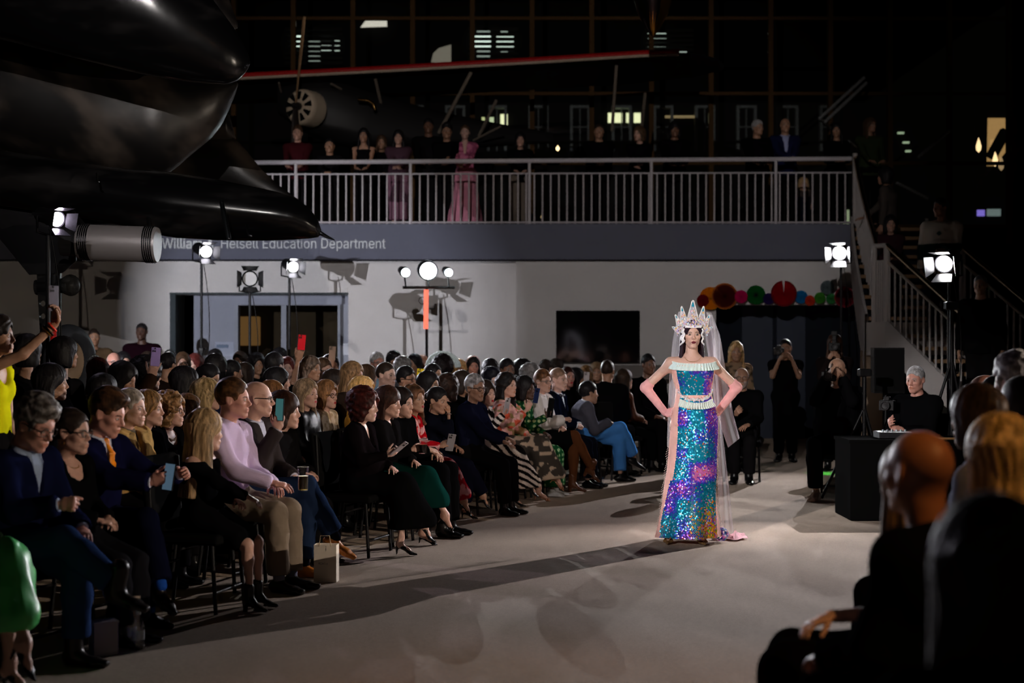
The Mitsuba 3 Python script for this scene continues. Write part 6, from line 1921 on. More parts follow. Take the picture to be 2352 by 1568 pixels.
person('man in a tuxedo with a bow tie beside the woman in the white cardigan', (1284, 872), 15.25, FR, hyaw=-38, pitch=2, sex='m', skin='pale', hair=('crop', S(110, 85, 70), S(150, 120, 100)), top=dict(kind='jacket', color=S(10, 14, 28), shirt=S(225, 232, 245), bow=S(12, 18, 40), vdepth=.46), bottom=dict(color=S(14, 16, 26)), shoes=('oxford', BLK), legs='sit', arms=('clasp', 'clasp'), girth=1.05)
person('boy with short dark hair in a grey jacket and light blue jeans, turned away', (1353, 903), 15.9, 0, hyaw=20, sex='m', hair=('short', 'black'), skin='olive', size=.92, top=dict(kind='jacket', color=S(74, 74, 84), shirt=S(200, 200, 205)), bottom=dict(kind='jeans', color=S(70, 130, 200), end=.9), shoes=('oxford', BLK), legs='crossr', arms=('lap', 'clasp'))
person('broad man in a black overcoat, back turned, ending the front row', (1396, 852), 16.4, 62, hyaw=70, sex='m', hair=('crop', 'dark'), skin='tan', girth=1.2, top=dict(kind='coat', color=BLK, neck='crew'), bottom=dict(color=BLK), shoes=('boot', BLK), legs='sit')
person('woman with long dark hair in a brown leather jacket behind the broad man in black', (1436, 872), 17.0, 20, hyaw=30, hair=('verylong', 'dark', 'brown'), top=dict(kind='jacket', color=S(80, 48, 34), mat='m_leather'), bottom=dict(color=BLK), shoes=('bootie', BLK), legs='sit')


# ================================================================ second row and the crowd behind
person('grey haired woman in a quilted tan jacket behind the man in the orange tie', (302, 938), rd(305, 1), FR, hyaw=-12, pitch=2, hair=('short', S(110, 100, 92), S(185, 172, 160)), skin='fair', top=dict(kind='puffer', color=S(176, 140, 84), neck='v', shirt=S(90, 80, 66), vdepth=.35), bottom=dict(color=BLK2), shoes=('boot', BLK), arms=('lap', ((.42, -.08, .80), (.8, -.4, .1), (.3, .6, .6), 'relaxed')))
person('woman with straight honey blonde hair in a black top, profile to the right', (343, 940), rd(345, 1), FR, hyaw=-6, hair=('long', S(80, 56, 34), S(165, 125, 80)), skin='fair', top=dict(kind='knit', color=BLK), bottom=dict(color=BLK2), shoes=('boot', BLK))
person('woman with curly light hair, glasses and a pearl necklace', (392, 943), rd(392, 1), FR, hyaw=-8, hair=('curlybob', S(90, 62, 38), S(175, 135, 92)), skin='fair', glasses=(.12, .08, .06), top=dict(kind='dress', color=BLK, neck='scoop'), bottom=dict(color=BLK2), shoes=('boot', BLK), extras=[necklace(S(225, 205, 185), .006, .1, 'm_plastic')])
person('woman with long brown hair hiding her face, right of the pearl necklace', (434, 944), rd(434, 1) + .3, FR, hyaw=8, hair=('long', S(60, 40, 28), S(120, 86, 56)), top=dict(kind='knit', color=BLK), bottom=dict(color=BLK2), shoes=('boot', BLK))
person('woman with streaked blonde hair, behind the long haired blonde in black', (478, 908), rd(478, 1) + 1.0, FR, hyaw=10, hair=('bob', S(110, 84, 54), S(220, 190, 140)), top=dict(kind='knit', color=BLK), bottom=dict(color=BLK2), shoes=('boot', BLK))
person('woman with a heavy dark brown bob beside the teal phone screen', (655, 945), 9.9, FR, hyaw=-8, hair=('fringebob', S(34, 20, 14), S(64, 38, 26)), headk=1.08, top=dict(kind='jacket', color=BLK2), bottom=dict(color=BLK2), shoes=('boot', BLK))
person('brown haired head behind the bald man, only the crown showing', (628, 912), 11.3, FR, hair=('bob', S(90, 58, 34), S(150, 105, 66)), top=dict(kind='knit', color=BLK), bottom=dict(color=BLK2))
person('woman with ash blonde hair smiling in a black leather jacket', (706, 905), rd(703, 1) + .2, FR, hyaw=-30, hair=('longfront', S(100, 80, 62), S(180, 152, 120)), skin='fair', lips=S(170, 60, 60), top=dict(kind='jacket', color=BLK, mat='m_leather'), bottom=dict(color=BLK2), shoes=('boot', BLK))
person('woman with ginger blonde bob and glasses in a cream lace blouse', (752, 908), rd(752, 1) + .1, FR, hyaw=-34, hair=('bob', S(96, 66, 42), S(160, 116, 76)), skin='fair', glasses=(.02, .015, .015), lips=S(150, 50, 55), top=dict(kind='shirt', color=pattern('floral', S(225, 205, 180), S(190, 160, 130), 1.3, 7), neck='v'), bottom=dict(color=BLK2), shoes=('boot', BLK))
person('woman with a bright golden bob right behind the auburn bob', (836, 900), rd(838, 1) - .35, FR, hyaw=-12, hair=('bob', S(190, 140, 80), S(245, 205, 140)), headk=1.04, top=dict(kind='dress', color=S(190, 140, 60), neck='v'), bottom=dict(color=BLK2), shoes=('boot', BLK), arms=('lap', 'lap'))
person('woman with dark hair and bronze face looking down behind the grey haired woman', (285, 872), 10.9, FR, hyaw=-15, pitch=18, hair=('bob', 'black'), skin='tan', top=dict(kind='knit', color=BLK), bottom=dict(color=BLK2))
person('person with big black hair raising a lilac phone with an orange wristband', (338, 862), 11.2, FR, hyaw=30, hair=('curly', 'black'), headk=1.08, top=dict(kind='jacket', color=S(40, 26, 18)), bottom=dict(color=BLK2), arms=('lap', ((.18, -.02, 1.24), (.35, .1, 1), (.4, .9, -.1), 'spread')), extras=[phone('lilac phone held upright by the hand with the orange wristband', S(150, 130, 190), -1, (.03, .03, .04), face=(-.3, .9, 0), off=(0, 0, .04)), bracelet(-1, S(240, 70, 20), 'wristband', r=.034, w=.009, at=.7, mat='m_plastic')])
person('woman with dark auburn hair and a sparkling teal hair clip', (222, 858), 11.4, FR - 10, hyaw=140, hair=('longfront', S(34, 14, 12), S(70, 28, 22)), skin='tan', top=dict(kind='dress', color=S(150, 70, 30), neck='off'), bottom=dict(color=BLK2), extras=[headband(S(120, 200, 190), spark=True)])
person('head with a smooth black bob, left of the bronze forehead', (428, 880), 11.4, FR, hyaw=20, hair=('fringebob', 'black'), headk=1.05, top=dict(kind='knit', color=BLK), bottom=dict(color=BLK2))
person('person with black hair pulled back and a bright bronze forehead', (481, 868), 12.0, FR, hyaw=-20, pitch=20, hair=('bun', 'black'), skin='tan', top=dict(kind='knit', color=S(60, 70, 110)), bottom=dict(color=BLK2), glasses=(.1, .12, .12))
person('person with a round black bob in front of the grey door panel', (499, 846), 13.4, FR, hyaw=60, hair=('fringebob', 'black'), top=dict(kind='knit', color=BLK), bottom=dict(color=BLK2))
person('person with cropped black hair seen from behind before the glass door', (632, 842), 13.6, 60, hyaw=60, sex='m', hair=('short', 'black'), skin='brown', top=dict(kind='jacket', color=BLK), bottom=dict(color=BLK2))
person('person in black bending low, dark hair above the bald head', (640, 878), 12.4, FR, hyaw=10, hair=('bob', 'black'), top=dict(kind='jacket', color=BLK), bottom=dict(color=BLK2))
person('woman with grey streaked brown hair raising a red phone', (716, 848), 13.2, FR, hyaw=-28, pitch=2, hair=('long', S(60, 46, 38), S(150, 132, 118)), skin='tan', top=dict(kind='knit', color=S(40, 30, 26), sleeve=-.6), bottom=dict(color=BLK2), arms=('lap', ((.05, .12, 1.34), (.35, .1, .95), (.3, .9, -.1), 'phone', (.2, 1, -.6))), extras=[phone('bright red phone held high against the dark glass door', S(225, 20, 36), -1, None, face=(-.2, .97, 0), spots=3, off=(.0, 0, .05))])
person('small face with glasses peeking right of the raised red phone', (743, 852), 14.2, FR, hyaw=-35, sex='m', hair=('short', 'brown'), skin='fair', glasses=(.03, .03, .03), top=dict(kind='jacket', color=BLK), bottom=dict(color=BLK2))
person('black haired woman raising a phone with a tan case', (760, 842), 15.6, FR, hyaw=-50, hair=('bob', 'black'), skin='tan', top=dict(kind='knit', color=S(30, 34, 50)), bottom=dict(color=BLK2), arms=('lap', ((.14, .05, 1.24), (.2, .0, 1), (.4, .9, -.1), 'phone')), extras=[phone('phone in a tan case with three lenses held above the crowd', S(165, 135, 115), -1, None, face=(-.1, .98, 0), off=(0, 0, .03))])
person('woman with long light brown hair and a sunlit orange face', (812, 863), 12.9, FR, hyaw=-20, pitch=8, hair=('long', S(90, 66, 46), S(165, 132, 96)), skin='tan', top=dict(kind='knit', color=S(50, 40, 34)), bottom=dict(color=BLK2))
person('head with a plain dark brown bob, left of the suited man with receding hair', (845, 866), 14.6, 30, hyaw=30, hair=('bob', 'brown'), top=dict(kind='shirt', color=S(190, 195, 200)), bottom=dict(color=BLK2))
person('man with receding dark hair and a pale violet lit face', (888, 862), 13.8, FR, hyaw=-35, sex='m', hair=('crop', 'dark'), skin='pale', top=dict(kind='jacket', color=BLK2, shirt=S(120, 120, 130)), bottom=dict(color=BLK2))
person('man with black glasses holding up a yellow phone', (934, 872), 13.2, FR, hyaw=-26, sex='m', hair=('short', 'black'), skin='tan', glasses=(.01, .008, .008), top=dict(kind='jacket', color=BLK2), bottom=dict(color=BLK2), arms=('lap', ((.24, -.04, 1.12), (.25, -.1, 1), (.4, .9, -.1), 'phone')), extras=[phone('bright yellow phone held up in the middle of the crowd', S(240, 205, 20), -1, None, face=(-.3, .95, 0), off=(.0, 0, .05))])
person('woman with black hair pulled back, left of the white halo headdress', (996, 862), 14.2, FR, hyaw=-30, hair=('bun', 'black'), skin='olive', makeup=True, top=dict(kind='knit', color=BLK), bottom=dict(color=BLK2))
person('low dark haired head in front of the woman left of the halo', (987, 885), 13.2, FR, hyaw=-30, hair=('bob', 'black'), skin='tan', top=dict(kind='knit', color=BLK), bottom=dict(color=BLK2))
person('person with a large dark curly mop seen from behind, near the raised hand', (1030, 892), 13.2, 40, hyaw=60, hair=('curly', S(32, 22, 18), S(60, 42, 34)), top=dict(kind='knit', color=BLK), bottom=dict(color=BLK2))
person('man with glasses and a grey beard, second head against the white wall', (867, 834), 17.2, FR - 20, hyaw=-60, sex='m', hair=('short', 'grey'), skin='ruddy', glasses=(.02, .02, .02), beard=(S(150, 130, 120), .6), top=dict(kind='shirt', color=S(120, 150, 170)), bottom=dict(color=BLK2))
person('man with thick straight black hair against the white wall', (905, 834), 17.0, FR - 20, hyaw=-60, sex='m', hair=('thick', 'black'), skin='tan', glasses=(.02, .02, .02), top=dict(kind='shirt', color=S(50, 50, 60)), bottom=dict(color=BLK2))
person('person with a grey curly mop below the thick black hair', (926, 845), 16.2, FR, hyaw=60, hair=('curly', 'darkgrey', 'grey'), headk=.9, top=dict(kind='shirt', color=S(70, 70, 75)), bottom=dict(color=BLK2))
person('woman with straight black hair left of the stand of the red tube light', (950, 836), 17.0, FR, hyaw=-120, hair=('long', 'black'), skin='tan', top=dict(kind='knit', color=BLK), bottom=dict(color=BLK2))
person('bald ruddy man right below the red tube light', (971, 834), 17.4, FR - 20, hyaw=-60, sex='m', hair=('bald_ring', 'grey'), skin=(.42, .19, .12), top=dict(kind='shirt', color=S(60, 50, 50)), bottom=dict(color=BLK2))


def halo(J):
    ms = []
    for i in range(46):
        a = -1.45 + 2.9 * i / 45
        for rr in (.15, .172, .19):
            s_ = trimesh.creation.icosphere(1, .012 + .005 * ((i * 7) % 3)); s_.apply_translation(J.Hc + V(rr * math.sin(a) * 1.05, .02 * (i % 3), .0 + rr * math.cos(a))); ms.append(s_)
    part(J.key, 'headdress', join(ms), 'm_plastic', S(225, 240, 240), kind='stuff', label='white beaded halo headdress')


person('person with dark hair under a white beaded halo headdress', (1017, 846), 16.0, 60, hyaw=70, hair=('afro', S(20, 14, 16)), top=dict(kind='knit', color=BLK), bottom=dict(color=BLK2), extras=[halo])
person('blonde smiling woman right of the white halo headdress', (1054, 852), 16.2, FR - 30, hyaw=-70, hair=('curlybob', S(150, 104, 60), S(230, 185, 130)), skin='tan', top=dict(kind='knit', color=S(60, 40, 30)), bottom=dict(color=BLK2))
person('woman with dark hair and a pink hair band among the back rows', (1086, 842), 16.4, FR - 30, hyaw=-75, hair=('longfront', 'black'), skin='ruddy', top=dict(kind='knit', color=BLK), bottom=dict(color=BLK2), extras=[headband(S(235, 190, 185), .012, mat='m_plastic')])
person('head with big black hair right of the pink hair band', (1124, 852), 16.0, FR, hyaw=120, hair=('long', 'black'), headk=1.06, top=dict(kind='knit', color=BLK), bottom=dict(color=BLK2))
person('man with black hair and glasses in a teal print shirt behind the silver haired woman', (1130, 875), 14.3, FR, hyaw=-32, sex='m', hair=('thick', S(14, 14, 24)), skin='pale', glasses=(.3, .35, .4), top=dict(kind='shirt', color=pattern('floral', S(30, 60, 70), S(90, 130, 140), 1.2, 8), neck='collar'), bottom=dict(color=BLK2))
person('dark skinned man with short black hair in the back, beside a white flower', (1165, 850), 16.2, FR, hyaw=-60, sex='m', hair=('short', 'black'), skin='brown', top=dict(kind='jacket', color=BLK), bottom=dict(color=BLK2))
person('woman with black hair and a white flower over her ear', (1196, 852), 16.0, FR, hyaw=150, hair=('curly', 'black'), skin='brown', top=dict(kind='knit', color=BLK), bottom=dict(color=BLK2), extras=[lambda J: part(J.key, 'hair_flower', join([moved(trimesh.creation.icosphere(1, .02), np.eye(4), J.Hc + V(-.10 + .02 * math.cos(a), -.02, .05 + .02 * math.sin(a))) for a in (0, 1.3, 2.6, 3.9, 5.2)]), 'm_plastic', S(230, 225, 220))])
person('person with grey wavy hair behind the woman in the white cardigan', (1222, 862), 15.4, FR, hyaw=20, hair=('curlybob', 'darkgrey', 'grey'), top=dict(kind='knit', color=S(60, 36, 40)), bottom=dict(color=BLK2))
person('woman with dark auburn hair and red lips behind the man in the tuxedo', (1304, 866), 16.2, FR, hyaw=-62, hair=('bun', S(40, 16, 12)), skin='ruddy', lips=S(170, 25, 50), makeup=True, top=dict(kind='knit', color=BLK), bottom=dict(color=BLK2), headk=1.05)
person('woman with black hair holding up a white phone, right of the red lips', (1325, 868), 16.6, FR, hyaw=20, hair=('long', 'black'), skin='tan', top=dict(kind='jacket', color=BLK), bottom=dict(color=BLK2), arms=('lap', ((.14, -.2, 1.06), (.25, -.1, 1), (.4, .9, -.1), 'phone')), extras=[phone('white phone with a black camera held up near the boy', S(215, 205, 205), -1, None, face=(-.25, .95, 0), off=(.02, 0, .06))])
person('woman with straight light brown hair seen from behind below the television', (1347, 862), 17.0, 60, hyaw=70, hair=('long', S(70, 44, 26), S(160, 120, 80)), top=dict(kind='knit', color=BLK), bottom=dict(color=BLK2))
person('small face below the right corner of the television', (1370, 855), 19., FR - 60, hyaw=-90, hair=('bob', 'light'), skin='tan', top=dict(kind='knit', color=BLK), bottom=dict(color=BLK2))
for px, py, d, hs_, lab in ((1255, 848, 17.5, 'short', 'dark haired head just left of the television bottom corner'), (1280, 846, 17.8, 'bob', 'dark head under the left end of the television')):
    person(lab, (px, py), d, FR, hyaw=50, hair=(hs_, 'dark'), top=dict(kind='knit', color=BLK), bottom=dict(color=BLK2))
person('man in dark clothes behind the elbow of the model', (1490, 838), 17.5, -60, hyaw=-70, sex='m', hair=('short', 'black'), skin='brown', top=dict(kind='jacket', color=BLK), bottom=dict(color=BLK2), shoes=('boot', BLK))

# the far left of the crowd
person('woman in a yellow sleeveless top standing with her arm raised to film', (-6, 772), 8.4, -8, hyaw=2, pose='stand', hair=('wavy', 'black', 'dark'), skin='tan', size=1.0, base=0.0, top=dict(kind='tee', color=S(205, 205, 20), neck='tank', sleeve=0.), bottom=dict(color=BLK2), shoes=('boot', BLK), arms=('down', ((.42, -.16, 1.68), (.1, .05, 1), (.35, -.9, -.1), 'phone', (.9, .35, -1.1))), extras=[phone('phone in a silver speckled case raised by the woman in yellow', S(95, 92, 105), -1, None, face=(-.8, .5, 0), off=(-.02, 0, .03)), bracelet(-1, S(230, 60, 40), 'wristband', r=.033, w=.006, at=.9, mat='m_plastic'), bracelet(-1, S(60, 48, 30), 'bracelet', r=.036, w=.008, at=.78), bracelet(-1, S(205, 160, 80), 'bangle', r=.036, w=.004, at=.74)])
person('standing man in a maroon jacket against the white wall', (325, 762), 20.6, -80, hyaw=-90, pose='stand', sex='m', hair=('crop', 'black'), skin='dark', size=1.06, girth=1.15, top=dict(kind='jacket', color=S(27, 10, 18)), bottom=dict(color=BLK2), shoes=('oxford', BLK))
person('standing man in a black and tan coat behind the raised arm', (216, 775), 20.2, -60, hyaw=-70, pose='stand', sex='m', hair=('crop', 'dark'), skin='tan', size=1.02, top=dict(kind='coat', color=lambda v: np.where(v[:, :1] > P(222, 0, 20.2)[0], S(96, 78, 58), S(14, 14, 16))), bottom=dict(color=BLK2), shoes=('oxford', BLK))
for px, py, d, hy, sex, hair, skin, lab in (
        (68, 808, 11.0, 60, 'f', ('fringebob', 'black'), 'tan', 'round black haired head between the woman in yellow and the landing gear'),
        (150, 812, 10.6, 40, 'f', ('bob', 'black'), 'tan', 'black haired head in front of the aircraft wheel'),
        (262, 832, 17.0, -60, 'm', ('bald_ring', 'grey'), 'ruddy', 'balding man with glasses left of the long black hair'),
        (284, 832, 16.6, -50, 'f', ('longfront', 'black'), 'fair', 'woman with long black hair below the man in maroon'),
        (340, 832, 17.4, -60, 'f', ('bob', 'dark'), 'ruddy', 'ruddy face half hidden left of the round pale face'),
        (352, 834, 16.4, -90, 'f', ('bun', 'black'), 'pale', 'pale round face of a woman with black hair below the maroon jacket'),
        (386, 838, 14.5, 70, 'f', ('bun', 'black'), 'tan', 'black haired woman wearing a silver tiara'),
        (420, 834, 17.0, -80, 'f', ('long', 'brown'), 'fair', 'woman with long brown hair right of the lilac phone'),
        (446, 836, 17.2, -120, 'f', ('longfront', 'auburn'), 'pale', 'pale woman half hidden by the leftmost dark lamp pole'),
        (492, 826, 17.6, -120, 'm', ('short', 'black'), 'ruddy', 'man with black hair before the grey door panel'),
        (550, 830, 18.0, -110, 'f', ('long', 'dark'), 'fair', 'woman with a lit cheek in front of the amber door glass'),
        (590, 838, 17.5, -60, 'f', ('curly', 'black'), 'tan', 'dark curly head right of the middle lamp pole'),
        (640, 822, 18.4, -130, 'm', ('short', 'black'), 'fair', 'man with black hair in front of the dark glass door'),
        (660, 846, 16.6, -80, 'f', ('bob', 'auburn'), 'pale', 'pale cheek right of the second lit lamp pole'),
        (535, 858, 14.5, 40, 'm', ('short', 'black'), 'tan', 'dark head low in front of the door panel'),
        (565, 862, 13.6, 60, 'f', ('bob', 'dark'), 'tan', 'dark head left of the black cropped hair'),
        (240, 900, 10.2, 60, 'f', ('bob', 'black'), 'tan', 'dark head behind the man in the orange tie'),
        (120, 880, 9.4, 20, 'f', ('long', 'black'), 'tan', 'dark haired person behind the grey haired man'),
        (770, 880, 13.6, -20, 'f', ('bob', 'dark'), 'tan', 'dark head between the lace blouse and the long light brown hair'),
        (1065, 880, 13.9, -20, 'f', ('bob', 'dark'), 'tan', 'dark head left of the silver hair'),
        (985, 905, 14.4, -20, 'f', ('long', 'black'), 'tan', 'black hair behind the hand raised to a nose'),
        (1185, 890, 15.2, -40, 'f', ('long', 'black'), 'brown', 'dark haired person right of the wavy black hair')):
    person(lab, (px, py), d, FR, hyaw=hy, sex=sex, hair=hair, skin=skin, top=dict(kind='knit', color=(BLK, BLK2, S(26, 24, 30), S(34, 24, 22))[(px // 7) % 4]), bottom=dict(color=BLK2), glasses=(.02, .02, .02) if 'glasses' in lab else None, extras=[headband(S(210, 210, 215), spark=True)] if 'tiara' in lab else [])

# ================================================================ balcony guests
BAL = 3.5
def guest(label, px, py, d=23.05, face=-90, **k):
    k.setdefault('pose', 'stand'); k.setdefault('top', dict(kind='jacket', color=BLK2)); k.setdefault('bottom', dict(color=BLK2)); k.setdefault('arms', ('rail', 'rail'))
    return person(label, (px, py), d, face, base=BAL, lod=2, shoes=k.pop('shoes', ('oxford', BLK)), **k)
guest('man in a dark red shirt leaning on the balcony rail, leftmost guest', 683, 306, sex='m', hair=('short', 'brown'), skin='fair', top=dict(kind='shirt', color=S(58, 20, 24), neck='collar'))
guest('short person with hands joined on the rail, second balcony guest', 757, 335, sex='m', hair=('crop', 'black'), skin='tan', arms=('railclasp', 'railclasp'))
guest('woman with long black hair in a black strapless top on the balcony', 835, 312, hair=('longfront', 'black'), skin='tan', top=dict(kind='dress', color=BLK, neck='off', sleeve=0.))
guest('woman half hidden behind the purple coat on the balcony', 876, 328, d=23.5, hair=('longfront', 'brown'), skin='tan')
guest('woman in a long mauve coat on the balcony', 915, 316, hair=('long', 'black'), skin='fair', top=dict(kind='coat', color=S(70, 48, 58)), bottom=dict(kind='skirt', color=S(120, 84, 100), length=.85), arms=('railclasp', 'railclasp'))
guest('tall man in black behind the other balcony guests', 984, 290, d=23.6, sex='m', hair=('short', 'black'), skin='brown')
guest('man in a black shirt resting his chin on his hand, drink on the rail', 1026, 302, sex='m', hair=('thick', 'black'), skin='tan', arms=('railclasp', 'chin'), top=dict(kind='shirt', color=BLK))
guest('woman in a pink floral blouse and pale pink tulle skirt on the balcony', 1068, 304, hair=('updo', 'brown'), skin='pale', top=dict(kind='dress', color=pattern('floral', S(205, 120, 150), S(150, 70, 110), .8, 9), neck='v'), bottom=dict(kind='skirt', color=S(200, 130, 150), length=.93, fl=.15), arms=('railclasp', 'rail'))
guest('short woman with a black bob right of the pink skirt', 1195, 322, hair=('bob', 'black'), skin='fair', top=dict(kind='jacket', color=BLK), bottom=dict(kind='skirt', color=S(110, 100, 90), length=.9))
guest('stout man in black with hands hanging over the rail, middle of the balcony', 1376, 302, sex='m', hair=('crop', 'dark'), skin='tan', girth=1.2, top=dict(kind='jacket', color=BLK), arms=('railclasp', 'railclasp'))
guest('woman with a light bob leaning sideways on the balcony rail', 1468, 308, hyaw=-130, hair=('bob', 'brown', 'light'), skin='fair', top=dict(kind='knit', color=BLK), arms=('railclasp', 'rail'))
guest('person in a black cap right of the light bob', 1550, 298, sex='m', hair=('fringebob', 'black'), skin='brown', top=dict(kind='jacket', color=BLK))
guest('man with grey hair in a black jacket, third from the right on the balcony', 1741, 294, sex='m', hyaw=-60, hair=('short', 'grey'), skin='tan', top=dict(kind='jacket', color=BLK))
guest('man in a blue suit and white shirt holding a phone on the balcony', 1804, 288, sex='m', hair=('bald_ring', 'dark'), skin='tan', top=dict(kind='jacket', color=S(22, 26, 56), shirt=S(150, 155, 190), vdepth=.5), arms=('railclasp', 'railclasp'))
guest('woman with long black hair at the right end of the balcony', 1922, 300, hyaw=-110, hair=('longfront', 'black'), skin='tan', top=dict(kind='dress', color=BLK), bottom=dict(kind='skirt', color=BLK, length=.9), arms=('clasp', 'clasp'))
guest('person in an olive green top behind the head of the staircase', 2000, 288, d=23.4, hyaw=-60, hair=('longfront', 'brown'), skin='tan', top=dict(kind='shirt', color=S(46, 56, 34)))
person('small child in a pale top behind the balusters near the staircase', (1846, 425), 23.6, -90, base=BAL, lod=2, pose='stand', hair=('bob', 'blonde'), top=dict(kind='knit', color=S(60, 52, 50)), bottom=dict(color=S(20, 22, 36)), shoes=('boot', BLK), arms=('down', 'down'))
# people on the stairs
person('woman with dark hair in a grey top going down the upper stairs', (2032, 405), 20.7, 150, base=2.48, lod=2, pose='stand', hair=('bob', 'black'), top=dict(kind='knit', color=S(72, 66, 62)), bottom=dict(color=BLK2), shoes=('boot', BLK), arms=('down', 'rail'), skin='tan')
person('woman with dark hair looking over the landing rail', (2046, 515), 19.9, -100, base=1.88, lod=2, pose='stand', hair=('bob', 'black'), top=dict(kind='knit', color=S(60, 34, 42)), bottom=dict(color=BLK2), shoes=('boot', BLK), arms=('railclasp', 'railclasp'))


def jacket_patches(J):
    for dx, dz, w, nm in ((-.02, .30, .05, 'patch'), (.12, .1, .05, 'patch')):
        c = J.pel + J.spine * .62 + J.f * .16 + J.l * dx + J.u * (dz - .22)
        part(J.key, nm, moved(rbox((.05, .05, .006), .002, 1), frame(J.l + J.u, J.f), c), 'm_matte', S(40, 60, 60), 40)


person('person in a white racing jacket with dark green bands on the stairs', (2160, 478), 18.9, -110, hyaw=-150, base=1.66, lod=1, pose='stand', sex='m', hair=('short', 'black'), skin='brown', size=1.05, girth=1.1, top=dict(kind='jacket', color=lambda v: np.where((v[:, 2:3] > 2.72) & (v[:, 2:3] < 2.93), S(22, 36, 36), S(168, 160, 150))), bottom=dict(color=BLK2), shoes=('boot', BLK), arms=('clasp', 'side'), extras=[jacket_patches])
person('man in dark clothes in shadow right of the square stage light', (2252, 655), 17.3, -120, base=.56, lod=2, pose='stand', sex='m', hair=('crop', 'darkgrey'), skin='tan', top=dict(kind='jacket', color=BLK), bottom=dict(color=BLK2), shoes=('boot', BLK), arms=('down', 'down'))

# ================================================================ photographers behind the runway
def camera_body(label, side=-1, off=(0, 0, 0), lens=.13, flash=False, aim=(0, -1, 0)):
    def fn(J):
        a = nrm(aim); c = J.Hc + a * .15 + V(0, 0, -.02) + np.asarray(off, float)
        M = frame(np.cross(V(0, 0, 1), a) * -1, V(0, 0, 1))
        root = thing('camera', label, 'camera')
        put(root, join([moved(rbox((.145, .07, .1), .012, 1), M, c), moved(rbox((.06, .06, .05), .012, 1), M, c + V(0, 0, .06))]), 'm_plastic', BLACK, 40)
        part(root, 'lens', lathe([(0, 0), (.036, 0), (.038, lens * .5), (.043, lens * .55), (.043, lens), (.036, lens), (.03, lens - .01), (0, lens - .012)], 20, a, c + a * .03), 'm_plastic', (.015, .015, .016), 40)
        if flash: part(root, 'flash', join([moved(rbox((.05, .05, .06), .008, 1), M, c + V(0, 0, .11)), moved(rbox((.075, .1, .055), .01, 1), M, c + V(0, 0, .165))]), 'm_plastic', (.02, .02, .022), 40)
    return fn


CAM = ('cam', 'cam')
person('woman with wind blown blonde hair in a patterned blouse beyond the veil', (1691, 808), 17.2, -80, hyaw=-95, pose='stand', size=.93, hair=('wavy', S(130, 95, 60), S(235, 195, 140)), skin='tan', top=dict(kind='shirt', color=pattern('floral', S(150, 125, 100), S(70, 55, 48), .9, 11), neck='collar'), bottom=dict(color=BLK2), shoes=('boot', BLK), arms=('down', 'down'), base=-.0)
person('bald man with a grey beard and glasses below the patterned blouse', (1704, 868), 16.0, -100, hyaw=-100, sex='m', hair=('bald_ring', 'grey'), skin='tan', beard=(S(170, 160, 150), .8), glasses=(.05, .03, .02), top=dict(kind='jacket', color=BLK), bottom=dict(color=BLK2), shoes=('boot', BLK), arms=('lap', 'phonelow'))
person('photographer in black aiming a camera in front of the dark doorway', (1804, 800), 18.6, -100, hyaw=-105, pose='stand', sex='m', size=.95, hair=('crop', 'black'), skin='tan', top=dict(kind='tee', color=BLK, sleeve=-.6), bottom=dict(color=BLK), shoes=('boot', BLK), arms=CAM, extras=[camera_body('black camera held to his eye by the photographer in the doorway', off=(-.08, 0, -.02), aim=(-.25, -1, 0))])
person('photographer with long brown hair and a flash camera below the bright lamp', (1917, 792), 17.2, -105, hyaw=-108, pose='stand', size=.97, hair=('longfront', S(50, 30, 20)), skin='tan', top=dict(kind='knit', color=S(24, 18, 18)), bottom=dict(color=BLK), shoes=('boot', BLK), arms=CAM, extras=[camera_body('camera with a tall flash held by the long haired photographer', flash=True, aim=(-.25, -1, 0))])
person('big bald cameraman in black crouching behind a video camera', (1922, 852), 14.3, -110, hyaw=-115, pitch=8, sex='m', hair=('bald_ring', 'black'), skin='tan', girth=1.25, headk=1.08, top=dict(kind='jacket', color=BLK), bottom=dict(color=BLK), shoes=('sneaker', S(120, 100, 85)), arms=('camsit', 'camsit'), legs='wide', extras=[camera_body('large black video camera in front of the bald cameraman', off=(-.07, 0, -.03), lens=.2, aim=(-.3, -1, 0))])
person('grey haired man in black seated with a camera under the stairs', (2102, 872), 13.2, -140, hyaw=-130, pitch=6, sex='m', hair=('crop', 'grey'), skin='ruddy', top=dict(kind='jacket', color=BLK), bottom=dict(color=BLK), shoes=('boot', BLK), arms=('hold', 'phonelow'), girth=1.1, extras=[camera_body('small camera in the hands of the seated man under the stairs', off=(-.2, .08, -.22), lens=.06, aim=(-.6, -1, 0))])

# ================================================================ right side audience, close to the camera
FL = 165.
person('person with dark hair and black top filling the lower right corner', (2268, 1335), 2.35, 120, hyaw=95, lod=0, sex='m', hair=('long', S(8, 5, 5), S(16, 9, 8)), skin='tan', girth=1.15, top=dict(kind='jacket', color=S(14, 10, 10)), bottom=dict(color=BLK), shoes=('boot', BLK), size=1.02, headk=1.02)
person('bald man with a dark beard in black, right side of the runway', (2107, 1085), 3.9, 140, hyaw=118, lod=0, sex='m', hair=('bald', 'black'), skin=(.30, .12, .06), girth=1.15, top=dict(kind='jacket', color=BLK), bottom=dict(color=BLK), shoes=('boot', BLK))
person('woman with bright platinum blonde hair seen from behind', (2290, 1058), 4.15, 130, hyaw=100, lod=0, hair=('long', S(120, 92, 54), S(235, 205, 150)), headk=1.04, top=dict(kind='knit', color=BLK), bottom=dict(color=BLK), shoes=('boot', BLK))
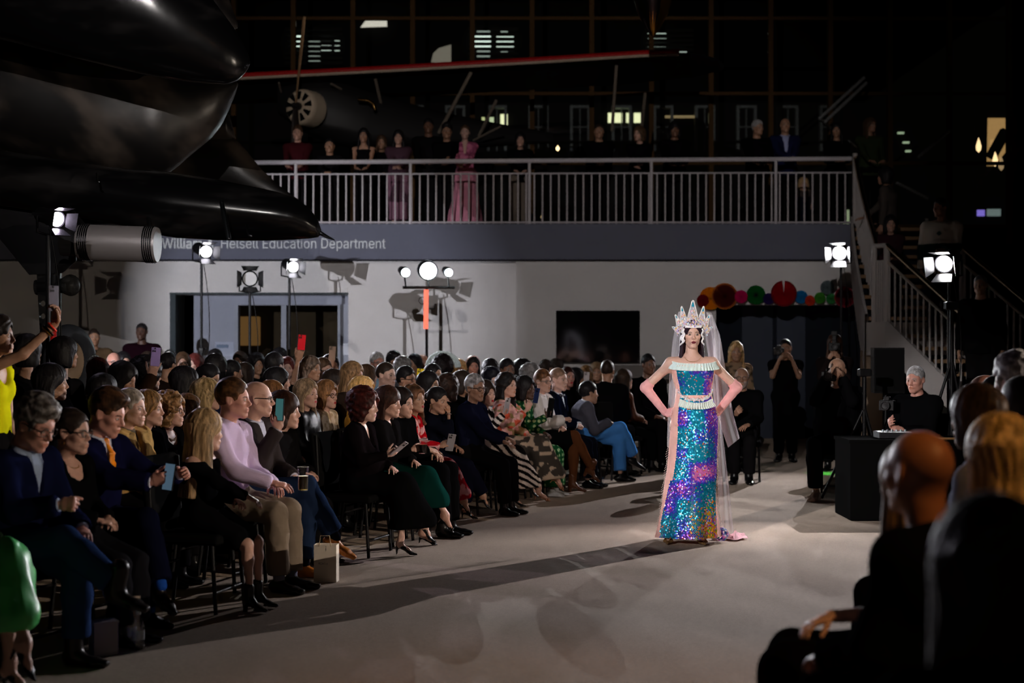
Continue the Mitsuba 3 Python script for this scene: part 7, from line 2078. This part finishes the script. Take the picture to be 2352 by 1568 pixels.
person('woman with wavy brown blonde hair and a bare arm wearing a watch', (2084, 1112), 4.45, 165, hyaw=105, lod=0, hair=('long', S(70, 50, 34), S(160, 125, 84)), skin='pale', size=.95, top=dict(kind='dress', color=BLK, neck='tank', sleeve=0.), bottom=dict(kind='skirt', color=BLK, length=.9), shoes=('heel', BLK), arms=(((.24, .05, .62), (.3, -.1, -1), (.3, .9, .2), 'grip', (.3, .5, -.6)), 'lap'), extras=[bracelet(1, (.012, .012, .02), 'watch', r=.036, w=.009, at=.35, mat='m_plastic'), bracelet(1, S(190, 150, 50), 'bangle', r=.036, w=.004, at=.28)])
person('woman with dark brown hair in a pale sleeve left of the platinum blonde', (2238, 962), 5.6, 150, hyaw=120, lod=1, hair=('bob', S(42, 30, 22), S(80, 58, 40)), skin='tan', top=dict(kind='shirt', color=S(120, 124, 140)), bottom=dict(color=BLK), shoes=('boot', BLK))
person('woman in profile with dark hair and a red earring on the right side', (2290, 915), 7.3, 165, hyaw=168, lod=1, hair=('bun', 'black'), skin='pale', lips=S(140, 50, 55), top=dict(kind='dress', color=BLK), bottom=dict(color=BLK), shoes=('heel', BLK), extras=[earrings(S(200, 40, 40))])
person('man with swept silver hair near the right edge', (2330, 882), 6.7, 160, hyaw=120, lod=1, sex='m', hair=('thick', S(90, 84, 84), S(205, 200, 200)), skin='pale', top=dict(kind='jacket', color=BLK), bottom=dict(color=BLK), shoes=('boot', BLK))
person('man with a shaved head in black at the right edge below the silver hair', (2343, 935), 5.9, 150, hyaw=100, lod=1, sex='m', hair=('crop', S(30, 22, 20)), skin='tan', top=dict(kind='jacket', color=BLK), bottom=dict(color=BLK), shoes=('boot', BLK))
person('bald man with a shiny reddish head farther down the right row', (2258, 905), 8.6, 165, hyaw=150, lod=1, sex='m', hair=('bald', 'brown'), skin=(.30, .12, .08), top=dict(kind='jacket', color=BLK), bottom=dict(color=BLK), shoes=('boot', BLK))
# ================================================================ bags, bottles and stage gear
bg = thing('paper_bag', 'cream paper bag with printed lettering beside the tan shoes', 'bag')
q = P(748, 1345, 9.05); bw, bd, bh = .15, .08, .245
Mx = np.eye(4); Mx[:3, :3] = np.stack([nrm(V(.95, -.1, 0)), nrm(V(.1, .95, 0)), V(0, 0, 1)], 1); Mx[:3, 3] = [q[0] - .01, q[1] + .12, .002]
bagm = join([box((-bw / 2, -bd / 2, 0), (bw / 2, bd / 2, .004)), box((-bw / 2, -bd / 2, 0), (bw / 2, -bd / 2 + .002, bh)), box((-bw / 2, bd / 2 - .002, 0), (bw / 2, bd / 2, bh)), box((-bw / 2, -bd / 2, 0), (-bw / 2 + .002, bd / 2, bh)), box((bw / 2 - .002, -bd / 2, 0), (bw / 2, bd / 2, bh))])
put(bg, moved(bagm, Mx), 'm_matte', S(214, 202, 186), False)
def on_bag(txt, h, x, z):
    t_ = meshkit.text_mesh(txt, h, .0012); t_.apply_transform(np.array([[1, 0, 0, x], [0, 0, -1, -bd / 2 + .0002], [0, 1, 0, z], [0, 0, 0, 1.]])); return moved(t_, Mx)
part(bg, 'lettering', on_bag('REACH', .0135, -.045, .115), 'm_matte', S(50, 44, 40), False)
part(bg, 'emblem', on_bag('i', .03, .0, .205), 'm_matte', S(50, 44, 40), False)
part(bg, 'handle', moved(tube([V(-.04, -bd / 2, bh - .01), V(-.03, -bd / 2 - .004, bh + .06), V(.03, -bd / 2 - .004, bh + .06), V(.04, -bd / 2, bh - .01)], .003, 6), Mx), 'm_matte', S(190, 170, 140))
for lab, px, py, d, sz, col, col2 in (('white and violet gift box under the second front row chair', 238, 1512, 7.0, (.12, .09, .16), S(150, 140, 146), S(86, 70, 140)), ('pale paper carrier bag behind the gift box under the chairs', 285, 1500, 7.25, (.13, .1, .24), S(150, 134, 122), S(120, 105, 98))):
    k = thing('gift_bag', lab, 'bag'); p = P(px, py, d); p[2] = 0
    Mz = trimesh.transformations.rotation_matrix(.6, [0, 0, 1])
    put(k, moved(join([box((-sz[0] / 2, -sz[1] / 2, .002), (sz[0] / 2, sz[1] / 2, sz[2])), box((-sz[0] / 2 - .004, -sz[1] / 2 - .004, sz[2]), (sz[0] / 2 + .004, sz[1] / 2 + .004, sz[2] + .012))]), Mz, p), 'm_matte', col, False)
    part(k, 'side_panel', moved(box((sz[0] / 2, -sz[1] / 2, .004), (sz[0] / 2 + .002, sz[1] / 2, sz[2] - .004)), Mz, p), 'm_matte', col2, False)
for lab, px, d in (('clear plastic water bottle under the front row chairs, left one', 300, 7.2), ('clear plastic water bottle beside the first one under the chairs', 318, 7.12)):
    k = thing('water_bottle', lab, 'bottle'); p = P(px, 1500, d); p[2] = .002
    scene[k] = mikit.ply(lathe([(0, 0), (.03, 0), (.032, .02), (.032, .12), (.028, .14), (.012, .165), (.012, .18), (0, .18)], 18, (0, 0, 1), p), 'm_glass', smooth=True)
    part(k, 'cap', lathe([(0, .178), (.014, .178), (.014, .195), (0, .195)], 14, (0, 0, 1), p), 'm_plastic', S(180, 180, 185), 40)
    part(k, 'label_band', lathe([(.0325, .05), (.0325, .10)], 18, (0, 0, 1), p), 'm_plastic', S(170, 175, 185))
# loudspeaker on a tripod in front of the stairs
k = thing('loudspeaker', 'black loudspeaker on a tripod below the stair landing', 'loudspeaker')
p0 = P(2034, 850, 14.8); Mx = np.eye(4)
put(k, trimesh.convex.convex_hull(np.array([p0 + V(x * (1 if y < 0 else .75), y, z) for x in (-.16, .16) for y in (-.15, .15) for z in (-.24, .24)])), 'm_plastic', BLACK, False)
part(k, 'grille', box(p0 + V(-.145, -.16, -.22), p0 + V(.145, -.151, .22)), 'm_matte', (.006, .006, .006), False)
part(k, 'pole', tube([p0 - V(0, 0, .24), V(p0[0], p0[1], .1)], .02, 8), 'm_plastic', BLACK)
for j in range(3):
    a = .4 + j * 2.09; part(k, 'leg', tube([V(p0[0], p0[1], .7), V(p0[0] + .45 * math.cos(a), p0[1] + .45 * math.sin(a), .02)], .013, 6), 'm_plastic', BLACK)
# black equipment table with a laptop, papers and a green floor lamp
k = thing('equipment_table', 'black draped equipment table in front of the photographers', 'table')
tp = P(2072, 1000, 12.6); tp[2] = .72
put(k, join([box(tp + V(-.55, -.3, -.03), tp + V(.55, .3, 0)), box(tp + V(-.54, -.29, -.71), tp + V(.54, -.27, -.03)), box(tp + V(-.54, .27, -.71), tp + V(.54, .29, -.03)), box(tp + V(-.54, -.29, -.71), tp + V(-.52, .29, -.03)), box(tp + V(.52, -.29, -.71), tp + V(.54, .29, -.03))]), 'm_matte', (.004, .004, .004), False)
k = thing('paper_sheet', 'sheet of pale paper lying at the edge of the black equipment table', 'paper')
put(k, box(tp + V(.28, -.28, .001), tp + V(.5, -.1, .008)), 'm_matte', S(150, 110, 70), False)
k = thing('mixing_desk', 'small mixing desk with shiny knobs on the black equipment table', 'mixing desk')
put(k, moved(rbox((.3, .22, .06), .01, 1), np.eye(4), tp + V(-.1, -.05, .032)), 'm_plastic', (.02, .02, .022), 40)
for j in range(6): part(k, 'knob', lathe([(0, 0), (.011, 0), (.009, .02), (0, .02)], 10, (0, 0, 1), tp + V(-.2 + .04 * j, -.1, .06)), 'm_metal', S(200, 210, 215), 40)
k = thing('floor_lamp_green', 'small black floor lamp throwing green light on the carpet', 'lamp'); labels['floor_light'] = labels.pop(k); k = 'floor_light'
gp = P(2000, 1078, 16.6); gp[2] = .1
put(k, moved(rbox((.22, .16, .18), .02, 1), np.eye(4), gp), 'm_plastic', BLACK, 40)
part(k, 'bracket', box(gp + V(-.13, -.05, -.1), gp + V(-.115, .05, .06)), 'm_plastic', BLACK, False)
kk = k + '__lens'; scene[kk] = mikit.ply(moved(trimesh.creation.cylinder(.05, .01, sections=16), frame(V(0, 1, 0), V(-1, -.05, -.1)), gp + V(-.118, 0, .0)), {'type': 'diffuse', 'reflectance': rgb((.1, .3, .1))}, emitter=emit((.02, .5, .04)))
spot(gp + V(-.14, -.0, .42), P(1912, 1081, 16.9) * [1, 1, 0], 2.2, 20, (.03, 1., .05))
for lab, px, d, zz in (('black tripod with a video head left of the stair column', 1985, 14.0, 1.25), ('black light stand rising in front of the lower stairs', 2186, 13.2, 1.9)):
    k = thing('tripod', lab, 'tripod'); p = P(px, 900, d); p[2] = 0
    put(k, tube([p + V(0, 0, .5), p + V(0, 0, zz)], .022, 8), 'm_plastic', BLACK)
    part(k, 'head', moved(rbox((.14, .1, .08), .02, 1), np.eye(4), p + V(0, 0, zz + .03)), 'm_plastic', BLACK, 40)
    for j in range(3):
        a = .9 + j * 2.09; part(k, 'leg', tube([p + V(0, 0, zz * .75), p + V(.42 * math.cos(a), .42 * math.sin(a), .012)], .015, 6), 'm_plastic', BLACK)
# ================================================================ chairs under the seated people (one build, repeated)
def chair_parts():
    out = {}
    out['seat'] = rbox((.43, .44, .06), .025, 2)
    out['seat'].apply_translation([-.02, 0, .425])
    bk = rbox((.045, .42, .40), .02, 2); bk.apply_transform(trimesh.transformations.rotation_matrix(-.12, [0, 1, 0])); bk.apply_translation([-.27, 0, .70]); out['backrest'] = bk
    for i, (sx, sy) in enumerate(((.16, .19), (.16, -.19), (-.24, .19), (-.24, -.19))):
        out['leg' if i == 0 else f'leg_{i:03d}'] = tube([V(sx * .9, sy, .40), V(sx * 1.08, sy * 1.05, .003)], .0125, 8) if sx > 0 else tube([V(-.26, sy, .88), V(-.235, sy, .42), V(-.29, sy * 1.05, .003)], .0125, 8)
    out['stretcher'] = tube([V(.16, -.19, .12), V(.16, .19, .12)], .009, 6); out['stretcher_001'] = tube([V(-.25, -.19, .25), V(-.25, .19, .25)], .009, 6)
    return out


CH = {}
for n_, m_ in chair_parts().items():
    fab = n_ in ('seat', 'backrest')
    CH[n_] = scene.pop(put('chair_piece', m_, 'm_cloth' if fab else 'm_plastic', (.006, .006, .006) if fab else (.012, .012, .013)))


def chair(J, label, group=None):
    M = np.eye(4); M[:3, 0], M[:3, 1], M[:3, 2] = J.f, J.l, J.u
    M[:3, 3] = V(J.pel[0], J.pel[1], J.base)
    M[2, 2] = (J.pel[2] - J.base - .092) / .455
    root = thing('banquet_chair', label, 'chair', group)
    for n_, d_ in CH.items(): scene[f'{root}__{n_}'] = {**d_, 'to_world': T(M)}
for J in SITTERS:
    if J.pose == 'sit':
        w = J.label.split(',')[0]
        words = w.split()
        chair(J, 'black banquet chair under the ' + ' '.join(words[:10]))
